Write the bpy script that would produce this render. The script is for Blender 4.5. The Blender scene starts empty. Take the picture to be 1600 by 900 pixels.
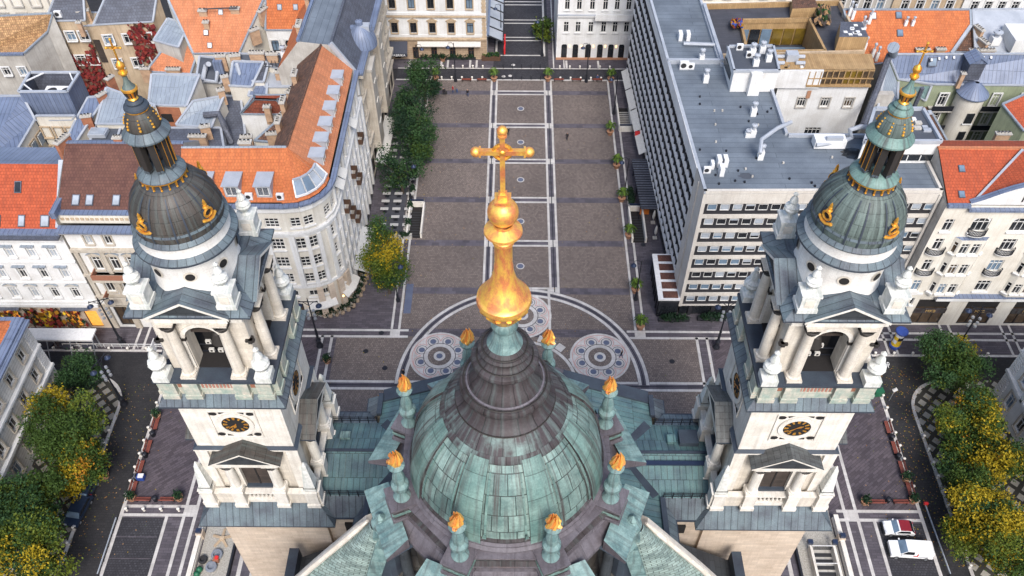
import bpy, math, random
from math import sin, cos, pi, radians, atan2, hypot, sqrt
from mathutils import Vector, Matrix
rnd = random.Random(7)
SC = bpy.context.scene
COL = SC.collection
# ---------------------------------------------------------------- camera (survey of the place)
FPX, PITCH, YAW, CAMH = 1345.0, radians(48.5), radians(0.45), 100.0
_F = Vector((-sin(YAW)*cos(PITCH), cos(YAW)*cos(PITCH), -sin(PITCH)))
_R = Vector((cos(YAW), sin(YAW), 0)); _U = _R.cross(_F)
def _ray(x, y): return _F*FPX + _R*(x-800) + _U*(450-y)
def G(x, y, h=0.0):
    "point of the place at height h seen at (x, y) in the survey photograph"
    d = _ray(x, y); t = (h-CAMH)/d.z
    return Vector((d.x*t, d.y*t, h))
def AY(x, y, Y):
    d = _ray(x, y); t = Y/d.y
    return Vector((d.x*t, Y, CAMH+d.z*t))
cd = bpy.data.cameras.new('camera'); cam = bpy.data.objects.new('camera', cd); COL.objects.link(cam)
cam.location = (0, 0, CAMH); cam.rotation_euler = (pi/2-PITCH, 0, YAW)
cd.sensor_width = 36; cd.lens = FPX/1600*36; cd.clip_start = 1; cd.clip_end = 3000
SC.camera = cam
# ---------------------------------------------------------------- objects
def tag(o, label=None, cat=None, group=None, kind=None):
    if label: o['label'] = label
    if cat: o['category'] = cat
    if group: o['group'] = group
    if kind: o['kind'] = kind
    return o
def thing(name, label, cat, loc=(0, 0, 0), rz=0, group=None):
    o = bpy.data.objects.new(name, None); COL.objects.link(o); o.empty_display_size = .5
    o.location = loc; o.rotation_euler = (0, 0, rz)
    return tag(o, label, cat, group)
def wloc(o):
    p = Vector((0, 0, 0))
    while o: p += o.location; o = o.parent
    return p
def link(name, mesh, parent=None, loc=None, rz=None, scale=None):
    o = bpy.data.objects.new(name, mesh); COL.objects.link(o)
    if parent: o.parent = parent
    if loc is not None: o.location = loc
    if rz is not None: o.rotation_euler = (0, 0, rz)
    if scale is not None: o.scale = scale if hasattr(scale, '__len__') else (scale,)*3
    return o
def kids(o): return [c for c in bpy.data.objects if c.parent == o]
_kid = {}
def dup(o, loc, rz=0, label=None, scale=None, sub=None):
    "copy of a thing with copies of its parts and their sub-parts"
    c = o.copy(); COL.objects.link(c); c.location = loc; c.rotation_euler = (0, 0, rz)
    if scale: c.scale = (scale,)*3
    if label: c['label'] = label
    if o.name not in _kid: _kid[o.name] = [(k, kids(k)) for k in kids(o)]
    for k, gs in _kid[o.name]:
        d = k.copy(); COL.objects.link(d); d.parent = c
        for g in gs:
            e = g.copy(); COL.objects.link(e); e.parent = d
    return c
class MB:
    "collects shapes for ONE mesh"
    def __init__(s): s.v = []; s.f = []
    def face(s, pts, m, uv=None, sm=False):
        i = len(s.v); s.v += [tuple(p) for p in pts]
        s.f.append((tuple(range(i, i+len(pts))), m, uv, sm))
    def box(s, c, d, m, rz=0, mt=None, bottom=False):
        hx, hy, hz = d[0]/2, d[1]/2, d[2]/2; ca, sa = cos(rz), sin(rz)
        P = [(c[0]+x*hx*ca-y*hy*sa, c[1]+x*hx*sa+y*hy*ca, c[2]+z*hz) for z in (-1, 1) for x, y in ((-1, -1), (1, -1), (1, 1), (-1, 1))]
        for q in ((0, 1, 5, 4), (1, 2, 6, 5), (2, 3, 7, 6), (3, 0, 4, 7)): s.face([P[k] for k in q], m)
        s.face(P[4:], mt or m)
        if bottom: s.face([P[k] for k in (3, 2, 1, 0)], m)
    def prism(s, poly, z0, z1, m, mt=None, top=True, bottom=False):
        n = len(poly)
        a = sum(poly[i][0]*poly[(i+1) % n][1]-poly[(i+1) % n][0]*poly[i][1] for i in range(n))
        if a < 0: poly = poly[::-1]
        for i in range(n):
            p, q = poly[i], poly[(i+1) % n]
            s.face([(p[0], p[1], z0), (q[0], q[1], z0), (q[0], q[1], z1), (p[0], p[1], z1)], m)
        if top: s.face([(p[0], p[1], z1) for p in poly], mt or m)
        if bottom: s.face([(p[0], p[1], z0) for p in poly[::-1]], m)
    def sheet(s, poly, z, m):
        n = len(poly)
        a = sum(poly[i][0]*poly[(i+1) % n][1]-poly[(i+1) % n][0]*poly[i][1] for i in range(n))
        if a < 0: poly = poly[::-1]
        s.face([(p[0], p[1], z) for p in poly], m)
    def frus(s, c, a, z0, b, z1, m, top=None):
        "square ring: half size a at z0 to half size b at z1"
        A = [(c[0]-a, c[1]-a, z0), (c[0]+a, c[1]-a, z0), (c[0]+a, c[1]+a, z0), (c[0]-a, c[1]+a, z0)]
        B = [(c[0]-b, c[1]-b, z1), (c[0]+b, c[1]-b, z1), (c[0]+b, c[1]+b, z1), (c[0]-b, c[1]+b, z1)]
        for i in range(4): s.face([A[i], A[(i+1) % 4], B[(i+1) % 4], B[i]], m)
        if top: s.face(B, top)
    def lathe(s, c, prof, m, n=24, sm=True, a0=0.0, a1=2*pi, R=None, cap=False, squash=1.0):
        "prof: list of (r, z[, material]); closed unless an arc is given"
        full = abs(a1-a0-2*pi) < 1e-6; cols = n if full else n+1
        base = len(s.v); R = R or max(p[0] for p in prof)
        for p in prof:
            for k in range(cols):
                a = a0+(a1-a0)*k/n
                s.v.append((c[0]+p[0]*cos(a), c[1]+p[0]*squash*sin(a), c[2]+p[1]))
        L = 0.0
        for i in range(len(prof)-1):
            d = hypot(prof[i+1][0]-prof[i][0], prof[i+1][1]-prof[i][1])
            mm = prof[i][2] if len(prof[i]) > 2 else m
            for k in range(n):
                k2 = (k+1) % cols
                q = (base+i*cols+k, base+i*cols+k2, base+(i+1)*cols+k2, base+(i+1)*cols+k)
                u0, u1 = R*(a0+(a1-a0)*k/n), R*(a0+(a1-a0)*(k+1)/n)
                s.f.append((q, mm, [(u0, L), (u1, L), (u1, L+d), (u0, L+d)], sm))
            L += d
        if cap: s.f.append((tuple(base+(len(prof)-1)*cols+k for k in range(n)), m, None, False))
    def tube(s, pts, rad, m, n=6, cap=True, sm=True):
        if not hasattr(rad, '__len__'): rad = [rad]*len(pts)
        pts = [Vector(p) for p in pts]; base = len(s.v)
        for i, p in enumerate(pts):
            t = (pts[min(i+1, len(pts)-1)]-pts[max(i-1, 0)]).normalized()
            a = Vector((0, 0, 1)) if abs(t.z) < .9 else Vector((1, 0, 0))
            x = t.cross(a).normalized(); y = x.cross(t).normalized()
            for k in range(n):
                w = 2*pi*k/n; s.v.append(tuple(p+x*rad[i]*cos(w)-y*rad[i]*sin(w)))
        for i in range(len(pts)-1):
            for k in range(n):
                k2 = (k+1) % n
                s.f.append(((base+i*n+k, base+(i+1)*n+k, base+(i+1)*n+k2, base+i*n+k2), m, None, sm))
        if cap:
            s.f.append((tuple(base+k for k in range(n)), m, None, False))
            s.f.append((tuple(base+(len(pts)-1)*n+k for k in range(n))[::-1], m, None, False))
    def ball(s, c, r, m, n=10, sq=1.0):
        k = max(4, n//2)
        s.lathe(c, [(max(r*sin(pi*i/k), 1e-3), -r*sq*cos(pi*i/k)) for i in range(k+1)], m, n)
    def bar(s, p, q, w, h, m):
        "square beam from p to q"
        p, q = Vector(p), Vector(q); t = (q-p).normalized()
        a = Vector((0, 0, 1)) if abs(t.z) < .95 else Vector((0, 1, 0))
        x = t.cross(a).normalized()*w/2; y = x.cross(t).normalized()*h/2
        A = [p-x-y, p+x-y, p+x+y, p-x+y]; B = [v+(q-p) for v in A]
        for i in range(4): s.face([A[i], A[(i+1) % 4], B[(i+1) % 4], B[i]], m)
        s.face(A[::-1], m); s.face(B, m)
    def add(s, o, M):
        i = len(s.v); s.v += [tuple(M @ Vector(p)) for p in o.v]
        for q, m, uv, sm in o.f: s.f.append((tuple(k+i for k in q), m, uv, sm))
    def mesh(s, name, off=None):
        off = off or Vector((0, 0, 0)); me = bpy.data.meshes.new(name)
        me.from_pydata([(p[0]-off.x, p[1]-off.y, p[2]-off.z) for p in s.v], [], [q[0] for q in s.f])
        names = []; idx = []
        for q, m, uv, sm in s.f:
            if m not in names: names.append(m)
            idx.append(names.index(m))
        for m in names: me.materials.append(MAT[m])
        me.polygons.foreach_set('material_index', idx)
        me.polygons.foreach_set('use_smooth', [q[3] for q in s.f])
        L = me.uv_layers.new(name='UVMap'); uvs = []
        V = s.v
        for q, m, uv, sm in s.f:
            if uv is None:
                p0, p1, p2 = Vector(V[q[0]]), Vector(V[q[1]]), Vector(V[q[2]])
                n = (p1-p0).cross(p2-p0)
                if n.length < 1e-9 and len(q) > 3: n = (p2-p0).cross(Vector(V[q[3]])-p0)
                n = n.normalized() if n.length > 1e-12 else Vector((0, 0, 1))
                if abs(n.z) > .999: t, b = Vector((1, 0, 0)), Vector((0, 1, 0))
                else: t = Vector((-n.y, n.x, 0)).normalized(); b = n.cross(t)
                for k in q: p = Vector(V[k]); uvs += [p.dot(t), p.dot(b)]
            else:
                for w in uv: uvs += [w[0], w[1]]
        L.data.foreach_set('uv', uvs)
        me.update()
        if any(q[3] for q in s.f): me.set_sharp_from_angle(angle=radians(38))
        return me
    def build(s, name, parent=None, label=None, local=False, **kw):
        off = wloc(parent) if (parent and not local) else None
        o = link(name, s.mesh(name, off), parent)
        return tag(o, label, **kw)
def struct(name, mb): return mb.build(name, kind='structure')
# ---------------------------------------------------------------- materials
MAT = {}
def mat(name, col, col2=None, ns=.6, rough=.8, metal=0.0, brick=None, bump=.0, streak=None, fine=.12, spec=.3, emit=None, rot=0, con=(.35, .65), detail=6, alpha=None):
    """procedural surface on metre UVs. brick = (width, row height, joint, joint darkness, tone spread, offset);
    streak = (colour, amount) adds run-off streaks down the slope"""
    m = bpy.data.materials.new(name); m.use_nodes = True; N = m.node_tree.nodes; K = m.node_tree.links
    b = N['Principled BSDF']; b.inputs['Roughness'].default_value = rough; b.inputs['Metallic'].default_value = metal
    b.inputs['Specular IOR Level'].default_value = spec
    uv = N.new('ShaderNodeTexCoord'); vec = uv.outputs['UV']
    def mapping(sc, r=0):
        q = N.new('ShaderNodeMapping'); q.inputs['Scale'].default_value = sc; q.inputs['Rotation'].default_value = (0, 0, r); K.new(vec, q.inputs[0]); return q.outputs[0]
    def noise(scale, v=None, det=detail, ro=.6):
        q = N.new('ShaderNodeTexNoise'); q.inputs['Scale'].default_value = scale; q.inputs['Detail'].default_value = det; q.inputs['Roughness'].default_value = ro
        K.new(v or vec, q.inputs['Vector']); return q.outputs['Fac']
    def ramp(fac, lo, hi):
        q = N.new('ShaderNodeMapRange'); q.inputs[1].default_value = lo; q.inputs[2].default_value = hi; q.clamp = True; K.new(fac, q.inputs[0]); return q.outputs[0]
    def mix(fac, a, c, mode='MIX'):
        q = N.new('ShaderNodeMix'); q.data_type = 'RGBA'; q.blend_type = mode
        for k, w in ((0, fac), (6, a), (7, c)):
            if hasattr(w, 'links'): K.new(w, q.inputs[k])
            elif k == 0: q.inputs[0].default_value = w
            else: q.inputs[k].default_value = (*w, 1) if len(w) == 3 else w
        return q.outputs[2]
    col2 = col2 or tuple(c*.82 for c in col)
    c = mix(ramp(noise(ns), *con), col, col2)
    h = None
    if brick:
        w, rh, jt, dark, spread, off = brick
        t = N.new('ShaderNodeTexBrick'); t.offset = off; t.inputs['Scale'].default_value = 1; t.inputs['Brick Width'].default_value = w; t.inputs['Row Height'].default_value = rh
        t.inputs['Mortar Size'].default_value = jt; t.inputs['Mortar Smooth'].default_value = .1
        t.inputs['Color1'].default_value = (1+spread, 1+spread, 1+spread, 1); t.inputs['Color2'].default_value = (1-spread, 1-spread, 1-spread, 1); t.inputs['Mortar'].default_value = (dark, dark, dark, 1)
        K.new(mapping((1, 1, 1), rot) if rot else vec, t.inputs['Vector'])
        c = mix(1.0, c, t.outputs['Color'], 'MULTIPLY'); h = t.outputs['Fac']
    if streak:
        f = ramp(noise(1.0, mapping((2.8, .14, 1))), .47, .68)
        q = N.new('ShaderNodeMath'); q.operation = 'MULTIPLY'; q.inputs[1].default_value = streak[1]; K.new(f, q.inputs[0])
        c = mix(q.outputs[0], c, streak[0])
    if fine:
        f = noise(7.0, None, 4, .7); q = N.new('ShaderNodeMapRange'); q.inputs[1].default_value = .3; q.inputs[2].default_value = .7; q.inputs[3].default_value = 1-fine; q.inputs[4].default_value = 1+fine; K.new(f, q.inputs[0])
        cc = N.new('ShaderNodeCombineColor')
        for k in range(3): K.new(q.outputs[0], cc.inputs[k])
        c = mix(1.0, c, cc.outputs[0], 'MULTIPLY')
    K.new(c, b.inputs['Base Color'])
    if bump:
        bn = N.new('ShaderNodeBump'); bn.inputs['Strength'].default_value = bump; bn.inputs['Distance'].default_value = .05
        if h is not None: bn.invert = True; K.new(h, bn.inputs['Height'])
        else: K.new(noise(9.0), bn.inputs['Height'])
        K.new(bn.outputs[0], b.inputs['Normal'])
    if emit:
        b.inputs['Emission Color'].default_value = (*emit[0], 1); b.inputs['Emission Strength'].default_value = emit[1]
    MAT[name] = m
    return m
def flat(name, col, rough=.6, metal=0.0, spec=.4, var=.15, ns=3.0): return mat(name, col, tuple(x*(1-var) for x in col), ns=ns, rough=rough, metal=metal, spec=spec, fine=.06, detail=3)
# stone and plaster
mat('limestone', (0.680, 0.632, 0.555), (0.550, 0.495, 0.414), ns=.5, brick=(1.25, .52, .012, .80, .06, .5), bump=.15, streak=((.36, .32, .28), .4), rough=.85)
mat('limestone_white', (0.750, 0.719, 0.659), (0.620, 0.581, 0.516), ns=.7, brick=(1.5, .62, .008, .86, .03, .5), bump=.1, streak=((.40, .36, .31), .4), rough=.85)
mat('drum_stone', (.80, .785, .75), (.70, .67, .63), ns=.6, brick=(1.5, .62, .008, .88, .03, .5), bump=.1, streak=((.46, .43, .39), .3), rough=.85)
mat('limestone_beige', (.60, .50, .40), (.50, .405, .315), ns=.4, brick=(1.3, .42, .012, .82, .10, .5), bump=.15, streak=((.40, .31, .25), .3))
mat('carved_stone', (.76, .75, .72), (.50, .51, .47), ns=1.8, streak=((.27, .32, .29), .55), bump=.5, rough=.9)
mat('mossy_stone', (.55, .50, .42), (.30, .37, .32), ns=1.1, streak=((.20, .30, .26), .6), bump=.3, rough=.9, brick=(.9, .45, .012, .75, .08, .5))
flat('red_marble', (.42, .20, .15), .5)
flat('dark_bronze', (.045, .04, .037), .6, .3)
mat('shutter_wood', (.085, .065, .055), (.05, .04, .035), brick=(6, .22, .04, .45, .15, 0), rough=.8)
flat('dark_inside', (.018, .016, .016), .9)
# copper in its states
mat('copper_green', (.215, .305, .275), (.098, .162, .150), ns=.5, con=(.40, .62), brick=(1.05, 1.5, .04, .28, .18, .5), bump=.5, streak=((.058, .046, .045), .95), rough=.5, spec=.45, fine=.2)
mat('copper_rib', (.185, .285, .255), (.09, .165, .15), ns=.6, brick=(30, 1.6, .025, .45, .08, 0), streak=((.06, .05, .048), .85), rough=.5, fine=.2)
mat('copper_brown', (.036, .028, .029), (.068, .056, .060), ns=.5, con=(.42, .70), brick=(.85, 40, .035, .4, .15, 0), bump=.4, streak=((.13, .17, .165), .35), rough=.55, spec=.3, fine=.18)
mat('copper_band', (.052, .042, .045), (.175, .255, .235), ns=.32, con=(.50, .64), brick=(.8, 40, .03, .45, .12, 0), bump=.4, streak=((.22, .32, .30), .45), rough=.5, fine=.18)
mat('copper_purple', (.150, .138, .155), (.090, .078, .088), ns=.5, brick=(2.6, 30, .02, .55, .05, 0), streak=((.06, .05, .055), .6), rough=.55, fine=.18)
mat('copper_pale', (.205, .305, .29), (.105, .18, .18), ns=1.1, con=(.4, .6), streak=((.065, .075, .075), .8), rough=.5, bump=.2, fine=.2)
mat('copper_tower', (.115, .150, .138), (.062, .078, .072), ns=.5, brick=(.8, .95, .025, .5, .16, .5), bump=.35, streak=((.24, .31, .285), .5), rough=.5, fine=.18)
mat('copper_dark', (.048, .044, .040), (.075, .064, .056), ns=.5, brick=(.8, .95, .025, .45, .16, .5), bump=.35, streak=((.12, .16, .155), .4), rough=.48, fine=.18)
mat('copper_roof', (0.100, 0.188, 0.190), (0.065, 0.106, 0.125), ns=.35, con=(.38, .62), brick=(.62, 2.4, .035, .42, .14, .5), bump=.4, streak=((.15, .20, .19), .45), rough=.5, fine=.18)
mat('copper_skirt', (0.118, 0.155, 0.174), (0.067, 0.077, 0.095), ns=.35, con=(.40, .62), brick=(.66, 30, .035, .40, .12, 0), bump=.4, streak=((.20, .24, .26), .3), rough=.5, fine=.2)
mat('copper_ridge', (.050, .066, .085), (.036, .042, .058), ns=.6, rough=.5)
mat('copper_scale', (0.288, 0.365, 0.332), (0.160, 0.221, 0.207), ns=.6, brick=(.75, .42, .035, .38, .22, .5), bump=.5, rough=.6, fine=.18)
mat('slate_dark', (0.052, 0.059, 0.066), (0.035, 0.038, 0.043), ns=.5, brick=(1.3, .62, .03, .6, .12, .5), bump=.3, rough=.6)
mat('lead_grey', (.085, .092, .095), (.06, .06, .06), ns=.5, brick=(.8, .6, .03, .45, .15, .5), bump=.3, streak=((.16, .18, .18), .4), rough=.55, fine=.15)
mat('gold', (1.0, .57, .09), (.92, .36, .06), ns=1.4, rough=.33, metal=.75, fine=.1, bump=.15)
mat('gold_mottled', (1.0, .57, .12), (.86, .30, .12), ns=1.3, con=(.42, .60), rough=.4, metal=.6, fine=.16, bump=.2)  # gold mottled with redder orange patches
# roofs
mat('tile_orange', (.52, .165, .06), (.43, .125, .046), ns=.9, brick=(.42, .44, .035, .72, .10, .5), bump=.5, rough=.85, streak=((.26, .085, .045), .45))
mat('tile_pale', (.55, .215, .105), (.45, .165, .078), ns=.5, brick=(.42, .44, .03, .74, .09, .5), bump=.5, rough=.85, streak=((.27, .13, .08), .45))
mat('tile_red', (.43, .088, .036), (.35, .07, .03), ns=.8, brick=(.42, .44, .035, .68, .11, .5), bump=.5, rough=.8, streak=((.18, .055, .035), .4))
mat('tile_brown', (.135, .062, .045), (.10, .045, .036), ns=.4, brick=(.40, .44, .035, .7, .14, .5), bump=.5, rough=.7)
mat('tile_dark', (.20, .055, .03), (.13, .04, .026), ns=1.0, brick=(.42, .44, .04, .65, .22, .5), bump=.5)
mat('tile_old', (.17, .085, .055), (.09, .055, .042), ns=1.2, brick=(.36, .42, .04, .55, .28, .5), bump=.6)
mat('tile_tan', (.43, .26, .125), (.30, .17, .085), ns=1.8, con=(.42, .58), brick=(.36, .42, .04, .6, .25, .5), bump=.6, fine=.25)
mat('metal_blue', (.165, .205, .30), (.11, .14, .215), ns=.35, brick=(.62, 6, .04, .5, .07, 0), bump=.4, rough=.45, spec=.5, streak=((.24, .27, .33), .3))
mat('metal_grey', (0.276, 0.319, 0.366), (0.202, 0.235, 0.281), ns=.35, brick=(.62, 5, .035, .6, .05, 0), bump=.4, rough=.5, spec=.5)
mat('metal_light', (.40, .425, .465), (.30, .325, .365), ns=.4, rough=.45, spec=.5)
mat('metal_slate', (.105, .115, .145), (.075, .08, .10), ns=.5, brick=(.5, .5, .03, .6, .12, .5), bump=.3, rough=.6)
mat('roof_felt', (0.155, 0.184, 0.219), (0.109, 0.130, 0.158), ns=.22, con=(.35, .6), detail=9, brick=(14, 1.05, .035, .55, .07, .5), rough=.8, fine=.15)
mat('roof_felt_dark', (.085, .095, .115), (.06, .068, .085), ns=.2, brick=(10, 1.0, .02, .75, .05, .5), rough=.85)
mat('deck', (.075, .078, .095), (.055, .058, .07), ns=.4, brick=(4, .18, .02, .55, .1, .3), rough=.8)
mat('plank', (.40, .265, .13), (.30, .19, .09), ns=.5, brick=(.3, 8, .015, .6, .12, 0), rough=.7)
mat('bronze_glass', (.20, .13, .02), (.10, .065, .012), rough=.2, spec=.6)
# walls
mat('plaster_white', (0.725, 0.730, 0.728), (0.588, 0.580, 0.562), ns=.3, streak=((.42, .40, .36), .25), rough=.9)
mat('plaster_cream', (0.686, 0.660, 0.593), (0.568, 0.530, 0.458), ns=.3, streak=((.42, .36, .28), .3), rough=.9)
mat('plaster_beige', (.52, .41, .285), (.40, .30, .20), ns=.45, streak=((.24, .18, .13), .5), rough=.9)
mat('plaster_grey', (.50, .48, .44), (.37, .345, .31), ns=.4, streak=((.24, .22, .20), .45), rough=.9)
mat('plaster_green', (.32, .36, .24), (.24, .275, .18), ns=.4, streak=((.16, .17, .13), .4), rough=.9)
mat('ornate_stone', (.52, .475, .40), (.40, .35, .285), ns=.6, streak=((.22, .19, .16), .5), bump=.3, rough=.9)
mat('rusticated', (.66, .64, .60), (.52, .50, .46), ns=.5, brick=(40, .5, .04, .62, .02, 0), bump=.6, streak=((.36, .33, .30), .35))
mat('ashlar_brown', (.44, .33, .23), (.34, .25, .17), ns=.5, brick=(1.1, .5, .03, .6, .06, .5), bump=.4)
mat('concrete', (.60, .57, .52), (.52, .48, .43), ns=.4, brick=(2.4, 30, .015, .8, .03, 0), streak=((.36, .33, .29), .3), rough=.85)
mat('red_brick', (.34, .14, .075), (.24, .10, .06), ns=.8, brick=(.5, .16, .03, 1.3, .15, .5), rough=.9)
mat('chimney_brick', (.46, .31, .20), (.34, .22, .145), ns=1.0, brick=(.5, .16, .03, 1.1, .12, .5), rough=.9)
mat('ivy_red', (.20, .018, .02), (.07, .012, .012), ns=1.5, bump=.8, fine=.35)
# windows
flat('glass_dark', (.02, .023, .028), .12, spec=.6, var=.4, ns=.8)
flat('glass_blue', (.16, .23, .31), .12, spec=.6, var=.35, ns=.6)  # blue tone stands in for sky mirrored in the panes
flat('glass_pale', (.38, .42, .47), .2, spec=.6, var=.3, ns=.6)
flat('glass_warm', (.10, .07, .045), .2, spec=.6, var=.5, ns=.6)
flat('frame_white', (.72, .71, .68), .6)
flat('frame_brown', (.10, .055, .035), .6)
flat('frame_dark', (.03, .03, .035), .5)
# ground
mat('asphalt', (0.035, 0.034, 0.036), (0.025, 0.025, 0.028), ns=.25, rough=.9, fine=.3, brick=(.5, .35, .03, .75, .15, .5))
mat('cobble', (0.049, 0.048, 0.055), (0.035, 0.034, 0.041), ns=.2, rough=.85, fine=.3, brick=(.36, .3, .04, .6, .25, .5), bump=.3)
mat('paving_brown', (0.186, 0.152, 0.136), (0.127, 0.105, 0.097), ns=.07, con=(.3, .7), detail=9, brick=(.34, .34, .035, .72, .22, .5), rough=.85, fine=.4, bump=.2)
mat('paving_band', (0.101, 0.092, 0.108), (0.076, 0.069, 0.085), ns=.25, brick=(1.1, .75, .02, .75, .22, .5), rough=.8, fine=.18)
mat('paving_purple', (0.086, 0.071, 0.081), (0.064, 0.054, 0.065), ns=.25, brick=(1.0, .34, .025, .62, .28, .5), rough=.85, fine=.2, rot=radians(-38))
mat('paving_slab', (0.101, 0.089, 0.101), (0.076, 0.068, 0.081), ns=.25, brick=(1.1, .36, .025, .65, .22, .5), rough=.85, fine=.2)
mat('paving_white', (.55, .53, .51), (.42, .40, .38), ns=.5, brick=(1.2, .45, .012, .8, .08, 0), rough=.8, streak=((.27, .25, .24), .4))
mat('paving_pink', (.50, .30, .27), (.42, .25, .23), ns=.7, rough=.8)
mat('paving_blue', (0.108, 0.128, 0.188), (0.088, 0.104, 0.160), ns=.7, rough=.7)
mat('checker', (0.357, 0.336, 0.289), (0.281, 0.264, 0.225), ns=.3, brick=(1.45, 1.45, .30, .13, .08, 0), rot=radians(45), rough=.85)
mat('gravel', (.40, .38, .34), (.28, .265, .235), ns=5, fine=.3, rough=.95, bump=.4)
mat('soil', (.06, .045, .032), ns=2, fine=.3)
# small things
flat('iron', (.022, .024, .032), .5, .3)
flat('lamp_blue', (.03, .045, .09), .4, .3)
flat('steel', (.42, .44, .47), .4, .6)
flat('white_paint', (.75, .75, .75), .5)
flat('cream_canvas', (.62, .60, .56), .8)
flat('table_top', (.45, .44, .43), .7)
flat('dark_canvas', (.05, .055, .075), .8)
flat('bench_red', (.23, .065, .045), .6)
flat('terracotta', (.42, .22, .13), .8)
flat('plastic_green', (.015, .12, .06), .5)
flat('plastic_orange', (.75, .22, .04), .5)
flat('plastic_blue', (.03, .07, .30), .5)
flat('rubber', (.03, .03, .033), .8)
flat('tub_grey', (.20, .22, .26), .7)
flat('car_white', (.78, .78, .78), .25, 0, .6, .03)
flat('car_red', (.22, .012, .018), .3, 0, .6)
flat('car_blue', (.02, .035, .07), .3, 0, .6)
flat('headlight', (.5, .52, .55), .15, 0, .7)
flat('skin', (.45, .27, .19), .6)
flat('cloth_black', (.015, .015, .02), .8)
flat('cloth_red', (.40, .02, .025), .8)
flat('cloth_blue', (.05, .08, .17), .8)
flat('hair', (.03, .02, .015), .8)
flat('sign_red', (.65, .03, .03), .5)
flat('sign_yellow', (.80, .52, .03), .5)
flat('rust_wood', (.30, .13, .08), .8)
flat('rattan', (.38, .29, .21), .8)
mat('lit_warm', (.8, .5, .2), rough=.5, emit=((1.0, .58, .22), 2.2))
mat('lit_shop', (.7, .35, .08), (.5, .18, .04), ns=1.5, rough=.5, emit=((1.0, .42, .06), .35))
flat('autumn_red', (.25, .03, .02), .8, var=.5, ns=2)
flat('lettering_gold', (.62, .42, .16), .4, .4)
flat('lettering_white', (.8, .8, .8), .6)
def leaf(name, a, b):
    mat(name, a, b, ns=.45, con=(.42, .58), rough=.7, spec=.2, fine=.3)
    m = MAT[name]; p = m.node_tree.nodes['Principled BSDF']
    p.inputs['Subsurface Weight'].default_value = 0
leaf('leaf_dark', (.022, .055, .018), (.034, .074, .024)); leaf('leaf_green', (.045, .080, .013), (.030, .058, .012)); leaf('leaf_lime', (.105, .13, .014), (.07, .10, .014))
leaf('leaf_yellow', (.36, .255, .012), (.21, .17, .012)); leaf('leaf_orange', (.34, .15, .012), (.24, .12, .012)); leaf('leaf_deep', (.009, .026, .013), (.013, .034, .015))
leaf('leaf_palm', (.10, .17, .025), (.07, .12, .02)); leaf('twig', (.10, .08, .068), (.065, .052, .042))
mat('bark', (.11, .085, .065), (.07, .055, .045), ns=2, bump=.5)
# ================================================================ the ground
g = MB(); g.sheet([(-700, -300), (700, -300), (700, 900), (-700, 900)], -.12, 'asphalt'); struct('ground', g)
r = MB()
for k in (-1, 1):
    r.sheet([(k*49.8, -10), (k*62, -10), (k*62, 64), (k*140, 64), (k*140, 75.5), (k*49.8, 75.5)], -.112, 'asphalt')
r.sheet([(-24, 143.6), (60, 143.6), (60, 146.9), (-24, 146.9)], -.112, 'cobble')
struct('road', r)
p = MB()                                                   # raised pavement slabs with their kerbs
def rounded(k):
    return [(k*54.6, -20), (k*54.6, 66)]+[(k*(60.1-5.5*cos(t)), 66+5.5*sin(t)) for t in [i*pi/16 for i in range(9)]]+[(k*140, 71.5), (k*140, -20)]
p.prism([(-49.7, -20), (51.1, -20), (51.1, 75.6), (140, 75.6), (140, 84), (25, 84), (24.6, 143.3), (-25, 143.3), (-24.5, 84), (-140, 84), (-140, 75.6), (-49.7, 75.6)], -.2, 0, 'paving_slab')
for k in (-1, 1): p.prism(rounded(k), -.2, 0, 'checker')
p.prism([(-60, 147.1), (60, 147.1), (60, 240), (-60, 240)], -.2, 0, 'paving_slab')
struct('pavement', p)
q = MB()
q.sheet([(-17.4, 80.3), (17.5, 80.3), (17.5, 143.2), (-17.4, 143.2)], .004, 'paving_brown')
q.sheet([(-26.5, 52), (26.4, 52), (26.4, 78.8), (-26.5, 78.8)], .004, 'paving_brown')
for a, b in ((-49.5, -28.9), (28.6, 50.9)): q.sheet([(a, 51.3), (b, 51.3), (b, 78.8), (a, 78.8)], .004, 'paving_purple')
for a, b in ((-49.5, -43.9), (45.2, 50.9)): q.sheet([(a, 10), (b, 10), (b, 49.6), (a, 49.6)], .004, 'cobble')
q.sheet([(-4.9, 147.3), (6.2, 147.3), (6.2, 230), (-4.9, 230)], .004, 'cobble')
struct('square_paving', q)
CROSS = [(139.57, 138.5), (129.34, 128.33), (119.13, 118.16), (109.08, 107.96), (98.72, 97.63), (88.41, 87.29)]
bnd = MB()
for a, b in CROSS: bnd.sheet([(-17.3, b-.1), (17.4, b-.1), (17.4, a+.1), (-17.3, a+.1)], .008, 'paving_band')
for a, b in ((-5.29, -3.9), (5.1, 6.7)): bnd.sheet([(a, 88), (b, 88), (b, 143.2), (a, 143.2)], .010, 'paving_band')
bnd.sheet([(-28, 69.4), (27.2, 69.4), (27.2, 70.8), (-28, 70.8)], .008, 'paving_band')
struct('paving_band', bnd)
w = MB()
def strip(x0, y0, x1, y1, z=.014, m='paving_white'): w.sheet([(x0, y0), (x1, y0), (x1, y1), (x0, y1)], z, m)
for a, b in ((-5.29, -4.93), (-4.26, -3.9), (5.1, 5.46), (6.33, 6.69)): strip(a, 88.2, b, 143.2)
for a, b in CROSS:
    for y in (a, b): strip(-3.9, y-.19, 5.1, y+.19)
    for x0, x1 in ((-5.29, -3.9), (5.1, 6.69)): strip(x0, b-.25, x1, a+.25, .016)
for a, b in ((-18.7, -18.35), (-17.6, -17.25), (17.55, 17.9), (18.8, 19.15)):
    strip(a, 80.2, b, 143.2)
    for y0, y1 in CROSS: pass
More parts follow.
